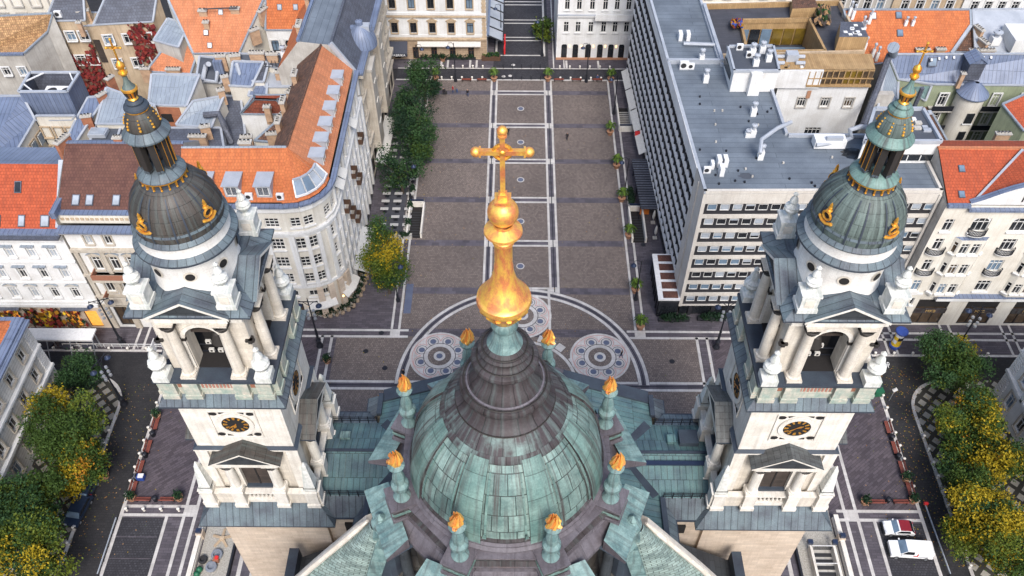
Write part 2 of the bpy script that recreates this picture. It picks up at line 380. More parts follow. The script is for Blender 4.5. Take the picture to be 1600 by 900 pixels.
for y in (78.75, 79.95): strip(-48, y-.2, -16.0, y+.2); strip(16.4, y-.2, 100, y+.2)
strip(-18.7, 78.6, -17.25, 80.1, .016); strip(17.55, 78.6, 19.15, 80.1, .016)
for y in (69.45, 70.65): strip(-30, y-.2, 29, y+.2)
for a, b in ((-28.8, -28.4), (-27.4, -27.0), (26.4, 26.8), (27.9, 28.3)): strip(a, 55, b, 78.9)
for x in (-41.6, -40.2, 41.5, 42.95): strip(x-.2, 30, x+.2, 67)
for x in (-43.75, 44.95): strip(x-.2, 20, x+.2, 49.8)
for y in (51.2, 50.0): strip(-49.6, y-.2, -40, y+.2); strip(40.5, y-.2, 51.0, y+.2)
strip(-41.8, 49.8, -40, 51.4, .016); strip(41.3, 49.8, 43.15, 51.4, .016)
for k, x in ((-1, -49.55), (1, 51.0)): w.sheet([(x-.22, 10), (x+.22, 10), (x+.22, 75.5), (x-.22, 75.5)], .018, 'paving_white')
for k in (-1, 1):
    w.sheet([(k*55.05, 10), (k*54.62, 10), (k*54.62, 66), (k*55.05, 66)], .018, 'paving_white')
    A = [(60.1-5.48*cos(i*pi/24), 66+5.48*sin(i*pi/24), 60.1-5.05*cos(i*pi/24), 66+5.05*sin(i*pi/24)) for i in range(13)]
    for p_, q_ in zip(A, A[1:]): w.sheet([(k*p_[0], p_[1]), (k*q_[0], q_[1]), (k*q_[2], q_[3]), (k*p_[2], p_[3])], .018, 'paving_white')
for y in (75.85, 82.0): strip(-120, y-.2, -49, y+.2); strip(50, y-.2, 120, y+.2)
for x in range(-110, -50, 9): strip(x, 76, x+.35, 82); strip(x+1.3, 76, x+1.65, 82)
for x in range(54, 120, 9): strip(x, 76, x+.35, 82); strip(x+1.3, 76, x+1.65, 82)
strip(-24, 143.1, 60, 143.45); strip(-24, 147.0, 60, 147.3)
for a in (-22, -15.6, -9.8): strip(a, 147.4, a+.4, 150); strip(a+1.3, 147.4, a+1.7, 150)
for a in (9.6, 16, 22): strip(a, 147.4, a+.4, 150)
for x in (-4.4, 5.4): strip(x-.2, 151.5, x+.2, 225)
for y in (151.6, 157, 158.2, 163.6, 164.9, 171, 172.3, 179): strip(-4.4, y, 5.4, y+.35)
for x in (7.2, 9.3): strip(x-.12, 147.4, x+.12, 200)
struct('paving_strip', w)
# half circle on the square and the three round mosaics
def ring(mb, c, r0, r1, z, m, n=64, a0=0.0, a1=2*pi):
    for k in range(n):
        a, b = a0+(a1-a0)*k/n, a0+(a1-a0)*(k+1)/n
        P = [(c[0]+r0*cos(a), c[1]+r0*sin(a), z), (c[0]+r1*cos(a), c[1]+r1*sin(a), z), (c[0]+r1*cos(b), c[1]+r1*sin(b), z), (c[0]+r0*cos(b), c[1]+r0*sin(b), z)]
        mb.face(P, m)
def disc(mb, c, r, z, m, n=28): mb.face([(c[0]+r*cos(2*pi*k/n), c[1]+r*sin(2*pi*k/n), z) for k in range(n)], m)
hc = MB(); HC = (.85, 70.3)
ring(hc, HC, 16.4, 18.05, .020, 'paving_band', 80, 0, pi)
ring(hc, HC, 17.55, 18.0, .026, 'paving_white', 80, 0, pi); ring(hc, HC, 16.45, 16.9, .026, 'paving_white', 80, 0, pi)
ring(hc, HC, 17.15, 17.28, .026, 'iron', 80, 0, pi)
ring(hc, (.9, 70.3), 7.4, 7.85, .022, 'paving_white', 48, 0, pi)
for k in range(9):
    a = pi*(k+.5)/9; c = (.9+8.6*cos(a), 70.3+8.6*sin(a)); hc.box((c[0], c[1], .014), (1.2, 1.2, .016), 'paving_white', a)
for x in (-3.2, 5.0): hc.sheet([(x-.2, 78), (x+.2, 78), (x+.2, 88.3), (x-.2, 88.3)], .03, 'paving_white')
struct('paving_half_circle', hc)
gut = MB()
for x in (-4.6, 5.9): gut.sheet([(x-.07, 87.6), (x+.07, 87.6), (x+.07, 140), (x-.07, 140)], .022, 'iron')
gut.sheet([(-30, 69.98), (29, 69.98), (29, 70.12), (-30, 70.12)], .030, 'iron')
struct('paving_gutter', gut)
for c in ((-11.1, 75.2), (12.15, 75.2), (.95, 82.9)):
    m = MB(); R = 4.35
    disc(m, c, R, .034, 'paving_white', 64); ring(m, c, .90*R, .925*R, .040, 'paving_pink')
    ring(m, c, .52*R, .545*R, .040, 'paving_slab'); disc(m, c, .39*R, .040, 'paving_brown', 40)
    disc(m, c, .195*R, .046, 'paving_white'); disc(m, c, .105*R, .052, 'paving_blue')
    for k in range(8):
        a = pi/8+k*pi/4; d = (c[0]+.655*R*cos(a), c[1]+.655*R*sin(a))
        ring(m, d, .225*R, .252*R, .046, 'paving_pink', 20, a-1.9, a+1.9); ring(m, d, .165*R, .185*R, .046, 'paving_slab', 24, a-2.6, a+2.6)
        disc(m, d, .103*R, .046, 'paving_blue', 20)
    struct('paving_mosaic', m)
dr = MB()
for y in (134.0, 124.0, 113.7, 103.3, 93.1): disc(dr, (.6, y), .66, .014, 'paving_white'); disc(dr, (.6, y), .5, .020, 'paving_blue')
for x, y in ((-2.8, 144.6), (-1.5, 144.8), (-.9, 148.4)): disc(dr, (x, y), .38, -.09 if y < 147 else .02, 'paving_white')
for x, y in ((22.5, 74.5), (-21.9, 76), (-18.8, 73), (20.5, 98), (-20, 79.4)): disc(dr, (x, y), .4, .02, 'iron')
struct('manhole_cover', dr)
# gravel yards beside the church
gv = MB(); gv.sheet([(-38.3, 10), (-34.2, 10), (-34.2, 52.5), (-38.3, 52.5)], .01, 'gravel'); gv.sheet([(34.4, 10), (39.5, 10), (39.5, 52.5), (34.4, 52.5)], .01, 'gravel'); struct('gravel_yard', gv)
sl = MB()
for k in (-1, 1):
    sl.sheet([(k*34.1, 10), (k*30.2, 10), (k*30.2, 47), (k*34.1, 47)], .012, 'paving_band')
    for x in (33.4, 31.8): sl.sheet([(k*x, 10), (k*(x-.5), 10), (k*(x-.5), 47), (k*x, 47)], .018, 'paving_white')
struct('church_path', sl)
for k, lab_ in ((-1, 'low dark edging wall between the left gravel yard and the church wall'), (1, 'low dark edging wall between the right gravel yard and the church wall')):
    rl = MB(); rl.box((k*34.2, 30, .35), (.25, 35, .7), 'iron'); tag(rl.build('yard_edging'), lab_, 'edging')
# ================================================================ the basilica
CH = thing('basilica', 'great domed basilica of pale stone with two bell towers and green copper roofs', 'church', (0, 45, 0))
RZ = lambda a: Matrix.Rotation(a, 4, 'Z')
def around(mb, fn, n=4, off=0):
    "fn(sub) draws one side facing -y; it is set n times round the axis"
    s = MB(); fn(s)
    for k in range(n): mb.add(s, RZ(off+k*2*pi/n))
def column(mb, x, y, z0, z1, r, m, cap='dark_bronze'):
    h = z1-z0
    mb.box((x, y, z0+.12), (r*2.7, r*2.7, .24), m)
    mb.lathe((x, y, z0+.24), [(r*1.3, 0), (r*1.3, .15), (r*1.05, .25), (r, .4), (r*1.0, h*.4), (r*.84, h-1.2)], m, 14)
    mb.lathe((x, y, z1-1.05), [(r*.88, 0), (r*1.12, .22), (r*1.45, .5), (r*1.25, .56), (r*1.8, .98)], cap, 12)
    mb.box((x, y, z1-.03), (r*3, r*3, .1), m)
URN = [(.30, 0), (.42, .06), (.22, .3), (.25, .42), (.62, .85), (.72, 1.15), (.62, 1.35), (.66, 1.45), (.38, 1.62), (.26, 1.8), (.40, 2.0), (.34, 2.3), (.18, 2.6), (.16, 2.75), (.24, 2.9), (.01, 3.2)]
def tower(k, cop, cupola, label):
    T = bpy.data.objects.new('bell_tower', None)
    s = MB()
    s.frus((0, 0), 5.3, -.1, 5.25, 18.4, 'limestone_beige'); s.frus((0, 0), 5.25, 18.4, 5.55, 18.7, 'limestone_beige'); s.frus((0, 0), 5.55, 18.7, 5.55, 19.3, 'limestone_beige')
    s.frus((0, 0), 5.55, 19.3, 5.95, 20.2, 'limestone_beige', 'limestone')
    s.frus((0, 0), 4.42, 20.2, 4.42, 31.3, 'limestone')
    for x in (-1, 1):
        for y in (-1, 1): s.box((x*4.15, y*4.15, 26), (1.1, 1.1, 10.6), 'limestone_white')
    s.frus((0, 0), 4.46, 31.0, 4.75, 31.35, 'limestone_white'); s.frus((0, 0), 4.75, 31.35, 4.75, 31.6, 'limestone_white'); s.frus((0, 0), 4.78, 31.6, 4.42, 31.75, 'copper_ridge')
    s.frus((0, 0), 4.4, 31.75, 4.4, 38.4, 'limestone_white'); s.frus((0, 0), 4.4, 38.4, 4.75, 38.8, 'limestone_white'); s.frus((0, 0), 4.75, 38.8, 4.75, 39.15, 'limestone_white')
    s.frus((0, 0), 4.62, 40.1, 4.62, 42.3, 'mossy_stone')
    def base(q):
        for x in (-3.95, -2.05, 2.05, 3.95): q.box((x, -4.75, 41.2), (1.25, .55, 2.1), 'mossy_stone'); q.box((x, -4.82, 40.5), (1.4, .6, .5), 'mossy_stone')
        # belfry storey: piers, arch and spandrels
        for x in (-1, 1): q.box((x*2.5, -2.9, 45.8), (2.1, 1.4, 6.4), 'limestone')
        n = 10; A = [(-1.45*cos(pi*i/n), 46.6+1.45*sin(pi*i/n)) for i in range(n+1)]
        for i in range(n):
            (xa, za), (xb, zb) = A[i], A[i+1]
            q.face([(xa, -3.6, za), (xb, -3.6, zb), (xb, -3.6, 49), (xa, -3.6, 49)], 'limestone')
            q.face([(xa, -3.6, za), (xa, -2.2, za), (xb, -2.2, zb), (xb, -3.6, zb)], 'limestone')
        B = [(-1.8*cos(pi*i/n), 46.6+1.8*sin(pi*i/n)) for i in range(n+1)]
        for i in range(n):
            q.face([(A[i][0], -3.72, A[i][1]), (A[i+1][0], -3.72, A[i+1][1]), (B[i+1][0], -3.72, B[i+1][1]), (B[i][0], -3.72, B[i][1])], 'limestone_white')
            q.face([(B[i][0], -3.72, B[i][1]), (B[i+1][0], -3.72, B[i+1][1]), (B[i+1][0], -3.6, B[i+1][1]), (B[i][0], -3.6, B[i][1])], 'limestone_white')
        for x in (-1.72, 1.72): q.box((x, -3.66, 46.55), (.62, .3, .28), 'dark_bronze'); q.box((x, -3.68, 44.6), (.45, .2, 4.0), 'limestone_white')
        q.box((0, -3.75, 49.25), (7.4, .5, .5), 'limestone_white'); q.box((0, -4.0, 49.75), (5.6, 1.0, .5), 'limestone_white'); q.box((0, -3.95, 50.2), (7.9, 1.0, .4), 'limestone_white')
        for x in (-3.6, 3.6): q.box((x, -3.66, 46.4), (.7, .3, .25), 'dark_bronze')
    around(s, base)
    s.box((0, 0, 42.45), (10.0, 10.0, .3), 'copper_ridge'); s.box((0, 0, 42.66), (7.1, 7.1, .1), 'dark_inside'); s.box((0, 0, 49.4), (6.6, 6.6, .3), 'dark_inside', bottom=True); s.box((0, 0, 46), (2.6, 2.6, 6.6), 'dark_inside')  # dark core, floor and ceiling stand in for shade inside the belfry
    for x in (-1, 1):
        for y in (-1, 1): s.box((x*3.05, y*3.05, 45.8), (1.0, 1.0, 6.4), 'limestone')
    T2 = s.mesh('bell_tower'); T = link('bell_tower', T2, CH, (k*24.6, .4, 0)); tag(T, label)
    P = lambda mb, nm, lab=None: mb.build(nm, T, lab, local=True)
    q = MB(); q.frus((0, 0), 6.75, 20.25, 6.75, 20.45, 'copper_ridge'); q.frus((0, 0), 6.75, 20.45, 4.9, 22.75, 'copper_skirt'); q.frus((0, 0), 6.75, 20.25, 5.3, 20.22, 'copper_ridge'); P(q, 'copper_skirt')
    q = MB(); q.frus((0, 0), 5.35, 39.2, 5.35, 39.4, 'copper_ridge'); q.frus((0, 0), 5.35, 39.4, 4.5, 40.5, 'copper_skirt'); q.frus((0, 0), 5.35, 39.2, 4.5, 39.17, 'limestone_white')
    P(q, 'copper_skirt')
    # niche storey
    q = MB()
    def par(b):
        for x in (-5.0, -2.05, 2.05, 5.0):
            b.box((x, -5.2, 23.9), (1.15, 1.15, 2.9), 'limestone_white'); b.box((x, -5.25, 22.95), (1.3, 1.3, .5), 'limestone_white'); b.box((x, -5.2, 25.4), (1.3, 1.3, .18), 'limestone_white')
        for x in (-3.5, 3.5): b.box((x, -5.15, 23.7), (1.8, .5, 1.8), 'limestone'); b.box((x, -5.15, 24.68), (1.9, .62, .16), 'limestone_white')
        b.box((0, -5.15, 24.68), (3.0, .6, .16), 'limestone_white'); b.box((0, -5.15, 23.2), (3.0, .5, .5), 'limestone_white')
        for i in range(7): b.lathe((-1.2+i*.4, -5.15, 23.45), [(.08, 0), (.13, .3), (.06, .7), (.1, 1.15)], 'limestone_white', 6)
    around(q, par); P(q, 'parapet')
    q = MB(); s = MB()
    column(s, 0, 0, 0, 4.85, .46, 'limestone_white'); me = s.mesh('column')
    for i in range(4):
        for x in (-2.05, 2.05): link('column', me, T, RZ(i*pi/2) @ Vector((x, -5.15, 25.45)), i*pi/2)
    q = MB()
    def niche(b):
        b.box((0, -4.45, 27.4), (2.7, .12, 5.4), 'shutter_wood')
        for x in (-1.5, 1.5): b.box((x, -4.6, 27.3), (.4, .5, 5.7), 'limestone_white')
        b.box((0, -4.55, 30.2), (3.4, .5, .45), 'limestone_white'); b.box((0, -4.4, 24.95), (3.2, .9, .3), 'copper_ridge'); b.bar((0, -4.53, 24.9), (0, -4.53, 30), .14, .1, 'dark_inside')
    s = MB(); niche(s); me = s.mesh('shutter')
    for i in range(4): link('shutter', me, T, (0, 0, 0), i*pi/2)
    s = MB(); s.box((0, -5.1, 30.6), (5.9, 1.5, .5), 'limestone_white', bottom=True)
    y0, y1 = -6.05, -4.38
    s.face([(-2.9, -5.86, 30.85), (2.9, -5.86, 30.85), (0, -5.86, 32.5)], cop)
    for sx in (-1, 1):
        a, b_, c, d = (sx*3.25, y0, 30.95), (0, y0, 32.85), (0, y1, 32.85), (sx*3.25, y1, 30.95)
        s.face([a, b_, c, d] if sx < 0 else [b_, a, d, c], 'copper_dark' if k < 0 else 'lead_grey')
        s.face([(sx*3.25, y0, 30.75), (0, y0, 32.65), b_, a] if sx < 0 else [(0, y0, 32.65), (sx*3.25, y0, 30.75), a, b_], 'limestone_white')
        s.face([(sx*3.25, y1, 30.75), (sx*3.25, y0, 30.75), a, d] if sx < 0 else [(sx*3.25, y0, 30.75), (sx*3.25, y1, 30.75), d, a], 'copper_ridge')
    me = s.mesh('pediment')
    for i in range(4): link('pediment', me, T, (0, 0, 0), i*pi/2)
    s = MB(); s.frus((0, 0), .62, 0, .62, .5, 'carved_stone'); s.frus((0, 0), .55, .5, .22, 3.9, 'carved_stone'); s.frus((0, 0), .22, 3.9, .01, 4.5, 'carved_stone')
    me = s.mesh('obelisk')
    for x in (-1, 1):
        for y in (-1, 1): link('obelisk', me, T, (x*5.0, y*5.0, 25.45))
    # clock
    s = MB(); Y = -4.44
    def xz(pts, y, m): s.face([(a, y, b) for a, b in pts], m)
    cz = 35.45
    for i in range(40):
        a, b = 2*pi*i/40, 2*pi*(i+1)/40
        xz([(1.2*cos(a), cz+1.2*sin(a)), (1.62*cos(a), cz+1.62*sin(a)), (1.62*cos(b), cz+1.62*sin(b)), (1.2*cos(b), cz+1.2*sin(b))][::-1], Y-.10, 'limestone_white')
        s.face([(1.62*cos(a), Y-.1, cz+1.62*sin(a)), (1.62*cos(a), Y, cz+1.62*sin(a)), (1.62*cos(b), Y, cz+1.62*sin(b)), (1.62*cos(b), Y-.1, cz+1.62*sin(b))], 'limestone_white')
        xz([(0, cz), (1.2*cos(a), cz+1.2*sin(a)), (1.2*cos(b), cz+1.2*sin(b))][::-1], Y-.04, 'dark_inside')
    for sx in (-1, 1):
        for sz in (-1, 1):
            c = (sx*1.62, cz+sz*1.62)
            xz([(c[0]+.36*cos(t*pi/8), c[1]+.26*sin(t*pi/8)) for t in range(16)][::-1], Y-.03, 'dark_inside')
            s.face([(c[0]-sx*.5, Y-.03, c[1]+sz*.22), (c[0]-sx*1.1, Y-.03, c[1]+sz*.22), (c[0]-sx*.55, Y-.03, c[1]-sz*.05)][::-sx*sz or 1], 'dark_inside')
    for x in (-2.02, 2.02): s.box((x, Y-.03, cz), (.12, .1, 4.1), 'limestone_white')
    for z in (-2.02, 2.02): s.box((0, Y-.03, cz+z), (4.1, .1, .12), 'limestone_white')
    for i in range(12):
        a = i*pi/6; c0, s0 = cos(a), sin(a); wd = .11 if i % 3 else .15
        P4 = [(.72*c0-wd*.6*-s0, cz+.72*s0-wd*.6*c0), (1.1*c0-wd*-s0, cz+1.1*s0-wd*c0), (1.1*c0+wd*-s0, cz+1.1*s0+wd*c0), (.72*c0+wd*.6*-s0, cz+.72*s0+wd*.6*c0)]
        xz(P4[::-1], Y-.055, 'gold')
    for a, l, wd in ((radians(222), 1.02, .10), (radians(28 if k > 0 else 250), .66, .15)):
        c0, s0 = cos(a), sin(a)
        xz([(-.2*c0, cz-.2*s0), (l*.55*c0-wd*-s0, cz+l*.55*s0-wd*c0), (l*c0, cz+l*s0), (l*.55*c0+wd*-s0, cz+l*.55*s0+wd*c0)][::-1], Y-.07, 'gold')
    me = s.mesh('clock_face')
    for i in range(4): link('clock_face', me, T, (0, 0, 0), i*pi/2)
    # belfry
    s = MB()
    column(s, 0, 0, 0, 6.85, .46, 'limestone'); me = s.mesh('belfry_column')
    for i in range(4):
        for x in (-2.05, 2.05): link('belfry_column', me, T, RZ(i*pi/2) @ Vector((x, -4.15, 42.6)), i*pi/2)
    s = MB()
    for i in range(9): s.box((-1.2+i*.3, -4.55, 41.75), (.17, .25, .95), 'red_marble')
    s.box((0, -4.5, 42.25), (2.9, .42, .16), 'red_marble'); s.box((0, -4.5, 41.2), (2.9, .42, .2), 'mossy_stone'); s.box((0, -4.40, 41.7), (2.9, .05, .9), 'dark_inside')
    for x in (-3.0, 3.0): s.box((x, -4.64, 41.75), (.5, .06, .8), 'rust_wood')
    me = s.mesh('balustrade')
    for i in range(4): link('balustrade', me, T, (0, 0, 0), i*pi/2)
    s = MB(); y0, y1 = -4.95, -2.2
    s.face([(-2.75, -4.62, 50.45), (2.75, -4.62, 50.45), (0, -4.62, 51.95)], cop)
    for sx in (-1, 1):
        a, b_, c, d = (sx*3.2, y0, 50.55), (0, y0, 52.3), (0, y1, 52.3), (sx*3.2, y1, 50.55)
        s.face([a, b_, c, d] if sx < 0 else [b_, a, d, c], 'copper_skirt')
        s.face([(sx*3.2, y0, 50.3), (0, y0, 52.05), b_, a] if sx < 0 else [(0, y0, 52.05), (sx*3.2, y0, 50.3), a, b_], 'limestone_white')
    me = s.mesh('gable')
    for i in range(4): link('gable', me, T, (0, 0, 0), i*pi/2)
    q = MB(); q.frus((0, 0), 4.75, 50.32, 4.75, 50.48, 'copper_ridge'); q.frus((0, 0), 4.75, 50.48, 3.4, 51.3, 'copper_skirt', 'copper_skirt'); q.frus((0, 0), 4.75, 50.3, 3.8, 50.28, 'copper_ridge'); P(q, 'copper_skirt')
    s = MB(); s.lathe((0, 0, 0), URN, 'carved_stone', 10); s.box((0, 0, -.25), (1.25, 1.25, .7), 'carved_stone'); um = s.mesh('urn')
    for x in (-1, 1):
        for y in (-1, 1): link('urn', um, T, (x*4.15, y*4.45, 43.2), 0, 1.05)
    s = MB(); s.box((0, 0, .1), (1.3, 1.3, 1.6), 'carved_stone'); s.box((0, 0, .95), (1.5, 1.5, .2), 'carved_stone'); s.box((0, 0, -.6), (1.5, 1.5, .4), 'carved_stone')
    s.box((0, -.66, .15), (.7, .06, .7), 'limestone'); s.lathe((0, 0, 1.0), [(a*.85, b*.82) for a, b in URN], 'carved_stone', 10); um = s.mesh('roof_urn')
    for x in (-1, 1):
        for y in (-1, 1): link('roof_urn', um, T, (x*3.2, y*3.85, 52.0))
    s = MB()
    for i in range(4):
        s.box((-.55+.75*(i % 2), -2.25, 43.3+1.1*(i//2)), (.42, .2, .4), 'cream_canvas'); s.box((-.55+.75*(i % 2), -2.37, 43.3+1.1*(i//2)), (.18, .03, .18), 'dark_inside')
    s.bar((-1.4, -2.2, 44.0), (1.4, -2.2, 44.0), .1, .1, 'iron'); s.bar((-1.4, -2.2, 43.1), (1.4, -2.2, 43.1), .1, .1, 'iron'); P(s, 'floodlight_rack')
    s = MB(); s.lathe((.55*k*-1, -2.55, 0), [(.62, 44.9), (.6, 45.05), (.44, 45.5), (.32, 45.95), (.1, 46.1), (.02, 46.15)], 'dark_bronze', 16); s.bar((-1.4, -2.5, 46.2), (1.4, -2.5, 46.2), .2, .2, 'shutter_wood'); P(s, 'bell')
    # drum and cupola
    s = MB(); s.lathe((0, 0, 0), [(3.5, 50.4), (3.42, 51.1), (3.25, 51.7), (3.25, 54.3), (3.35, 54.5), (3.4, 54.75)], 'drum_stone', 40)
    for i in range(8):
        a = pi/8+i*pi/4+(.18 if k > 0 else -.18)
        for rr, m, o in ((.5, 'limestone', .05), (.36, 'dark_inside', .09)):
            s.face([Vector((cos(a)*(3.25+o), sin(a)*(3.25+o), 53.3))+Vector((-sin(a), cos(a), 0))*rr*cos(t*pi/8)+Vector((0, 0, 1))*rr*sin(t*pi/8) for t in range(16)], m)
    P(s, 'drum')
    s = MB(); s.lathe((0, 0, 0), [(3.35, 54.72), (3.82, 54.8), (3.82, 54.95)], 'copper_ridge', 48, R=4); s.lathe((0, 0, 0), [(3.82, 54.95), (3.35, 55.3)], 'copper_skirt', 48, sm=True, R=3.7)
    s.lathe((0, 0, 0), [(3.35, 55.25), (3.3, 56.0), (3.4, 56.2)], 'drum_stone', 48); s.lathe((0, 0, 0), [(3.4, 56.2), (3.48, 56.35), (3.22, 56.65)], 'copper_skirt', 48, R=3.6)
    P(s, 'drum_cornice')
    s = MB()
    prof = [(3.2, 56.62), (3.26, 57.05), (3.2, 57.65), (3.03, 58.3), (2.76, 58.95), (2.4, 59.5), (2.02, 59.9), (1.68, 60.15)]
    s.lathe((0, 0, 0), prof, cupola, 48, R=3.5)
    for i in range(8):
        a = i*pi/4+pi/8; hw = .11
        for j in range(len(prof)-1):
            for w0, w1, o in ((-.16, -.12, .06), (.12, .16, .06)):
                (ra, za), (rb, zb) = prof[j], prof[j+1]
                p = lambda r, z, d: ((r+o)*cos(a+d), (r+o)*sin(a+d), z+o*.5)
                if j == len(prof)-2: continue
                s.face([p(ra, za, w0), p(ra, za, w1), p(rb, zb, w1), p(rb, zb, w0)], 'copper_ridge')
    s.lathe((0, 0, 0), [(3.25, 57.15), (3.31, 57.2), (3.24, 57.4)], 'copper_skirt', 48, R=3.4)
    P(s, 'cupola')
    s = MB(); s.lathe((0, 0, 0), [(.52, 0), (.52, .5)], 'copper_ridge', 12); s.ball((0, 0, .5), .52, 'copper_ridge', 12)
    def ocu(mb):
        mb.box((0, .3, .2), (.9, .9, .7), 'copper_ridge')
        n = 14
        for i in range(n):
            a, b = 2*pi*i/n, 2*pi*(i+1)/n
            mb.tube([(.36*cos(a), -.2, .25+.32*sin(a)), (.36*cos(b), -.2, .25+.32*sin(b))], .09, 'gold', 6)
        mb.face([(.34*cos(2*pi*i/n), -.17, .25+.3*sin(2*pi*i/n)) for i in range(n)][::-1], 'dark_inside')
        for x in (-.55, .55): mb.ball((x, -.18, -.18), .15, 'gold', 8)
        mb.tube([(-.55, -.18, -.18), (-.2, -.28, -.32), (.2, -.28, -.32), (.55, -.18, -.18)], .13, 'gold', 6)
        mb.lathe((0, -.1, .62), [(.2, 0), (.24, .08), (.1, .16), (.16, .34), (.1, .46), (.12, .56), (.01, .8)], 'gold', 8)
    s = MB(); ocu(s); om = s.mesh('oculus_dormer')
    for i in range(4):
        a = radians(-64 if k > 0 else -116)+i*pi/2
        link('oculus_dormer', om, T, (2.98*cos(a), 2.98*sin(a), 57.9), a+pi/2)
    s = MB()
    s.lathe((0, 0, 0), [(1.70, 60.05), (1.62, 60.12), (1.45, 60.22), (1.4, 60.62), (1.5, 60.67)], 'copper_ridge', 32)
    s.lathe((0, 0, 0), [(1.5, 60.67), (1.66, 60.70), (1.68, 60.82)], 'gold', 32); s.lathe((0, 0, 0), [(1.68, 60.82), (1.6, 60.97), (1.15, 61.32), (.9, 61.37), (.02, 61.37)], 'copper_skirt' if k < 0 else 'copper_rib', 32, R=1.6)
    for i in range(18):
        a = i*pi/9; s.box((1.5*cos(a), 1.5*sin(a), 60.47), (.2, .1, .45), 'gold', a); s.ball((1.56*cos(a), 1.56*sin(a), 60.22), .09, 'gold', 6)
    P(s, 'gallery')
    s = MB()
    for i in range(8):
        a = i*pi/4+pi/8; c = (1.0*cos(a), 1.0*sin(a))
        s.box((c[0], c[1], 62.62), (.40, .44, 2.4), 'dark_bronze', a); s.box((c[0], c[1], 61.5), (.44, .44, .2), 'copper_skirt', a)
        for w_ in (-.2, .2): s.box((c[0]+cos(a)*.19-sin(a)*w_, c[1]+sin(a)*.13+cos(a)*w_, 62.68), (.07, .05, 2.3), 'gold', a)
        b = a+pi/8
        for t in range(6):
            u, v = pi*t/6, pi*(t+1)/6
            f = lambda t_: (.98*cos(b)-sin(b)*.24*cos(t_), .98*sin(b)+cos(b)*.24*cos(t_), 63.42+.25*sin(t_))
            s.tube([f(u), f(v)], .04, 'gold', 5, cap=False)
    s.lathe((0, 0, 0), [(1.12, 63.67), (1.18, 63.77), (1.18, 64.02)], 'dark_bronze', 24); s.lathe((0, 0, 0), [(.8, 64.02), (.8, 63.67), (1.12, 63.67)], 'dark_bronze', 24)
    s.ball((0, 0, 62.1), .5, 'copper_ridge', 12)
    P(s, 'lantern')
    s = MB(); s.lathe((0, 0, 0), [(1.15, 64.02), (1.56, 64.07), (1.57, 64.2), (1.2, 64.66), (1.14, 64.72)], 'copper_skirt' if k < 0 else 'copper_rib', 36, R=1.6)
    pr = [(1.12, 64.72), (1.12, 65.0), (1.02, 65.4), (.85, 65.72), (.66, 65.97)]
    s.lathe((0, 0, 0), pr, cupola, 32, R=1.2)
    for i in range(8):
        a = i*pi/4+.2
        for j, (rr, zz) in enumerate(((1.14, 65.0), (1.10, 65.22), (1.02, 65.44), (.90, 65.66))): s.ball((rr*cos(a), rr*sin(a), zz), .10-.012*j, 'gold', 6)
    s.lathe((0, 0, 0), [(.66, 65.94), (.74, 66.00), (.74, 66.08)], 'gold', 24)
    s.lathe((0, 0, 0), [(.74, 66.08), (.82, 66.17), (.78, 66.32), (.55, 66.47), (.58, 66.62), (.4, 66.77), (.3, 66.75)], 'copper_ridge' if k < 0 else 'copper_rib', 24)
    P(s, 'lantern_roof')
    s = MB(); s.lathe((0, 0, 0), [(.27, 66.72), (.33, 66.8), (.24, 66.9), (.44, 67.45), (.52, 67.5), (.5, 67.62), (.42, 67.66)], 'gold', 20)
    for i in range(10): a = i*pi/5; s.bar((.33*cos(a), .33*sin(a), 66.98), (.45*cos(a), .45*sin(a), 67.42), .08, .03, 'dark_bronze')
    P(s, 'basket_finial')
    s = MB(); s.lathe((0, 0, 0), [(.44, 67.64), (.28, 67.85), (.17, 68.15), (.13, 68.55)], 'copper_rib' if k > 0 else 'copper_tower', 16); P(s, 'spire_cone')
    s = MB(); s.lathe((0, 0, 0), [(.13, 68.5), (.2, 68.55), (.3, 68.72), (.28, 68.8), (.14, 68.86), (.16, 68.95), (.27, 69.15), (.25, 69.36), (.12, 69.5), (.06, 69.6)], 'gold', 16)
    s.bar((0, 0, 69.5), (0, 0, 71.05), .09, .09, 'gold'); s.bar((-.42, 0, 70.5), (.42, 0, 70.5), .09, .09, 'gold')
    for c in ((0, 0, 71.08), (-.44, 0, 70.5), (.44, 0, 70.5)): s.ball(c, .09, 'gold', 8)
    s.lathe((0, 0, 70.5), [(.14, -.03), (.2, 0), (.14, .03)], 'gold', 12)
    P(s, 'tower_cross')
    return T
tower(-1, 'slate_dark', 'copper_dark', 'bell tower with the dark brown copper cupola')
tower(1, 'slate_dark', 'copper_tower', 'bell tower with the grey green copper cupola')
# ---- nave, cross roofs
B = lambda mb, nm, lab=None: mb.build(nm, CH, lab)
s = MB(); s.prism([(-15.3, 10), (15.3, 10), (15.3, 53), (-15.3, 53)], -.1, 21.2, 'limestone_beige', top=False)
for k in (-1, 1):
    s.prism([(k*15.2, 40.6), (k*20.0, 40.6), (k*20.0, 50.2), (k*15.2, 50.2)], -.1, 21.2, 'limestone_beige', top=False)
    s.box((k*17.4, 40.45, 19.4), (4.6, .35, .7), 'limestone_beige'); s.box((k*17.4, 40.3, 20.2), (4.8, .8, .35), 'limestone_beige')
    s.box((k*16.6, 40.5, 16.8), (1.9, .3, 1.5), 'dark_inside')
s.box((0, 52.6, 10.4), (31.3, 1.2, 21), 'limestone')
for x in (-12, -8, -4, 4, 8, 12): column(s, x, 53.8, 0, 14, .7, 'limestone_white', 'limestone_white')
s.box((0, 53.9, 14.8), (30, 2.6, 1.6), 'limestone_white')
B(s, 'nave_wall')
s = MB()
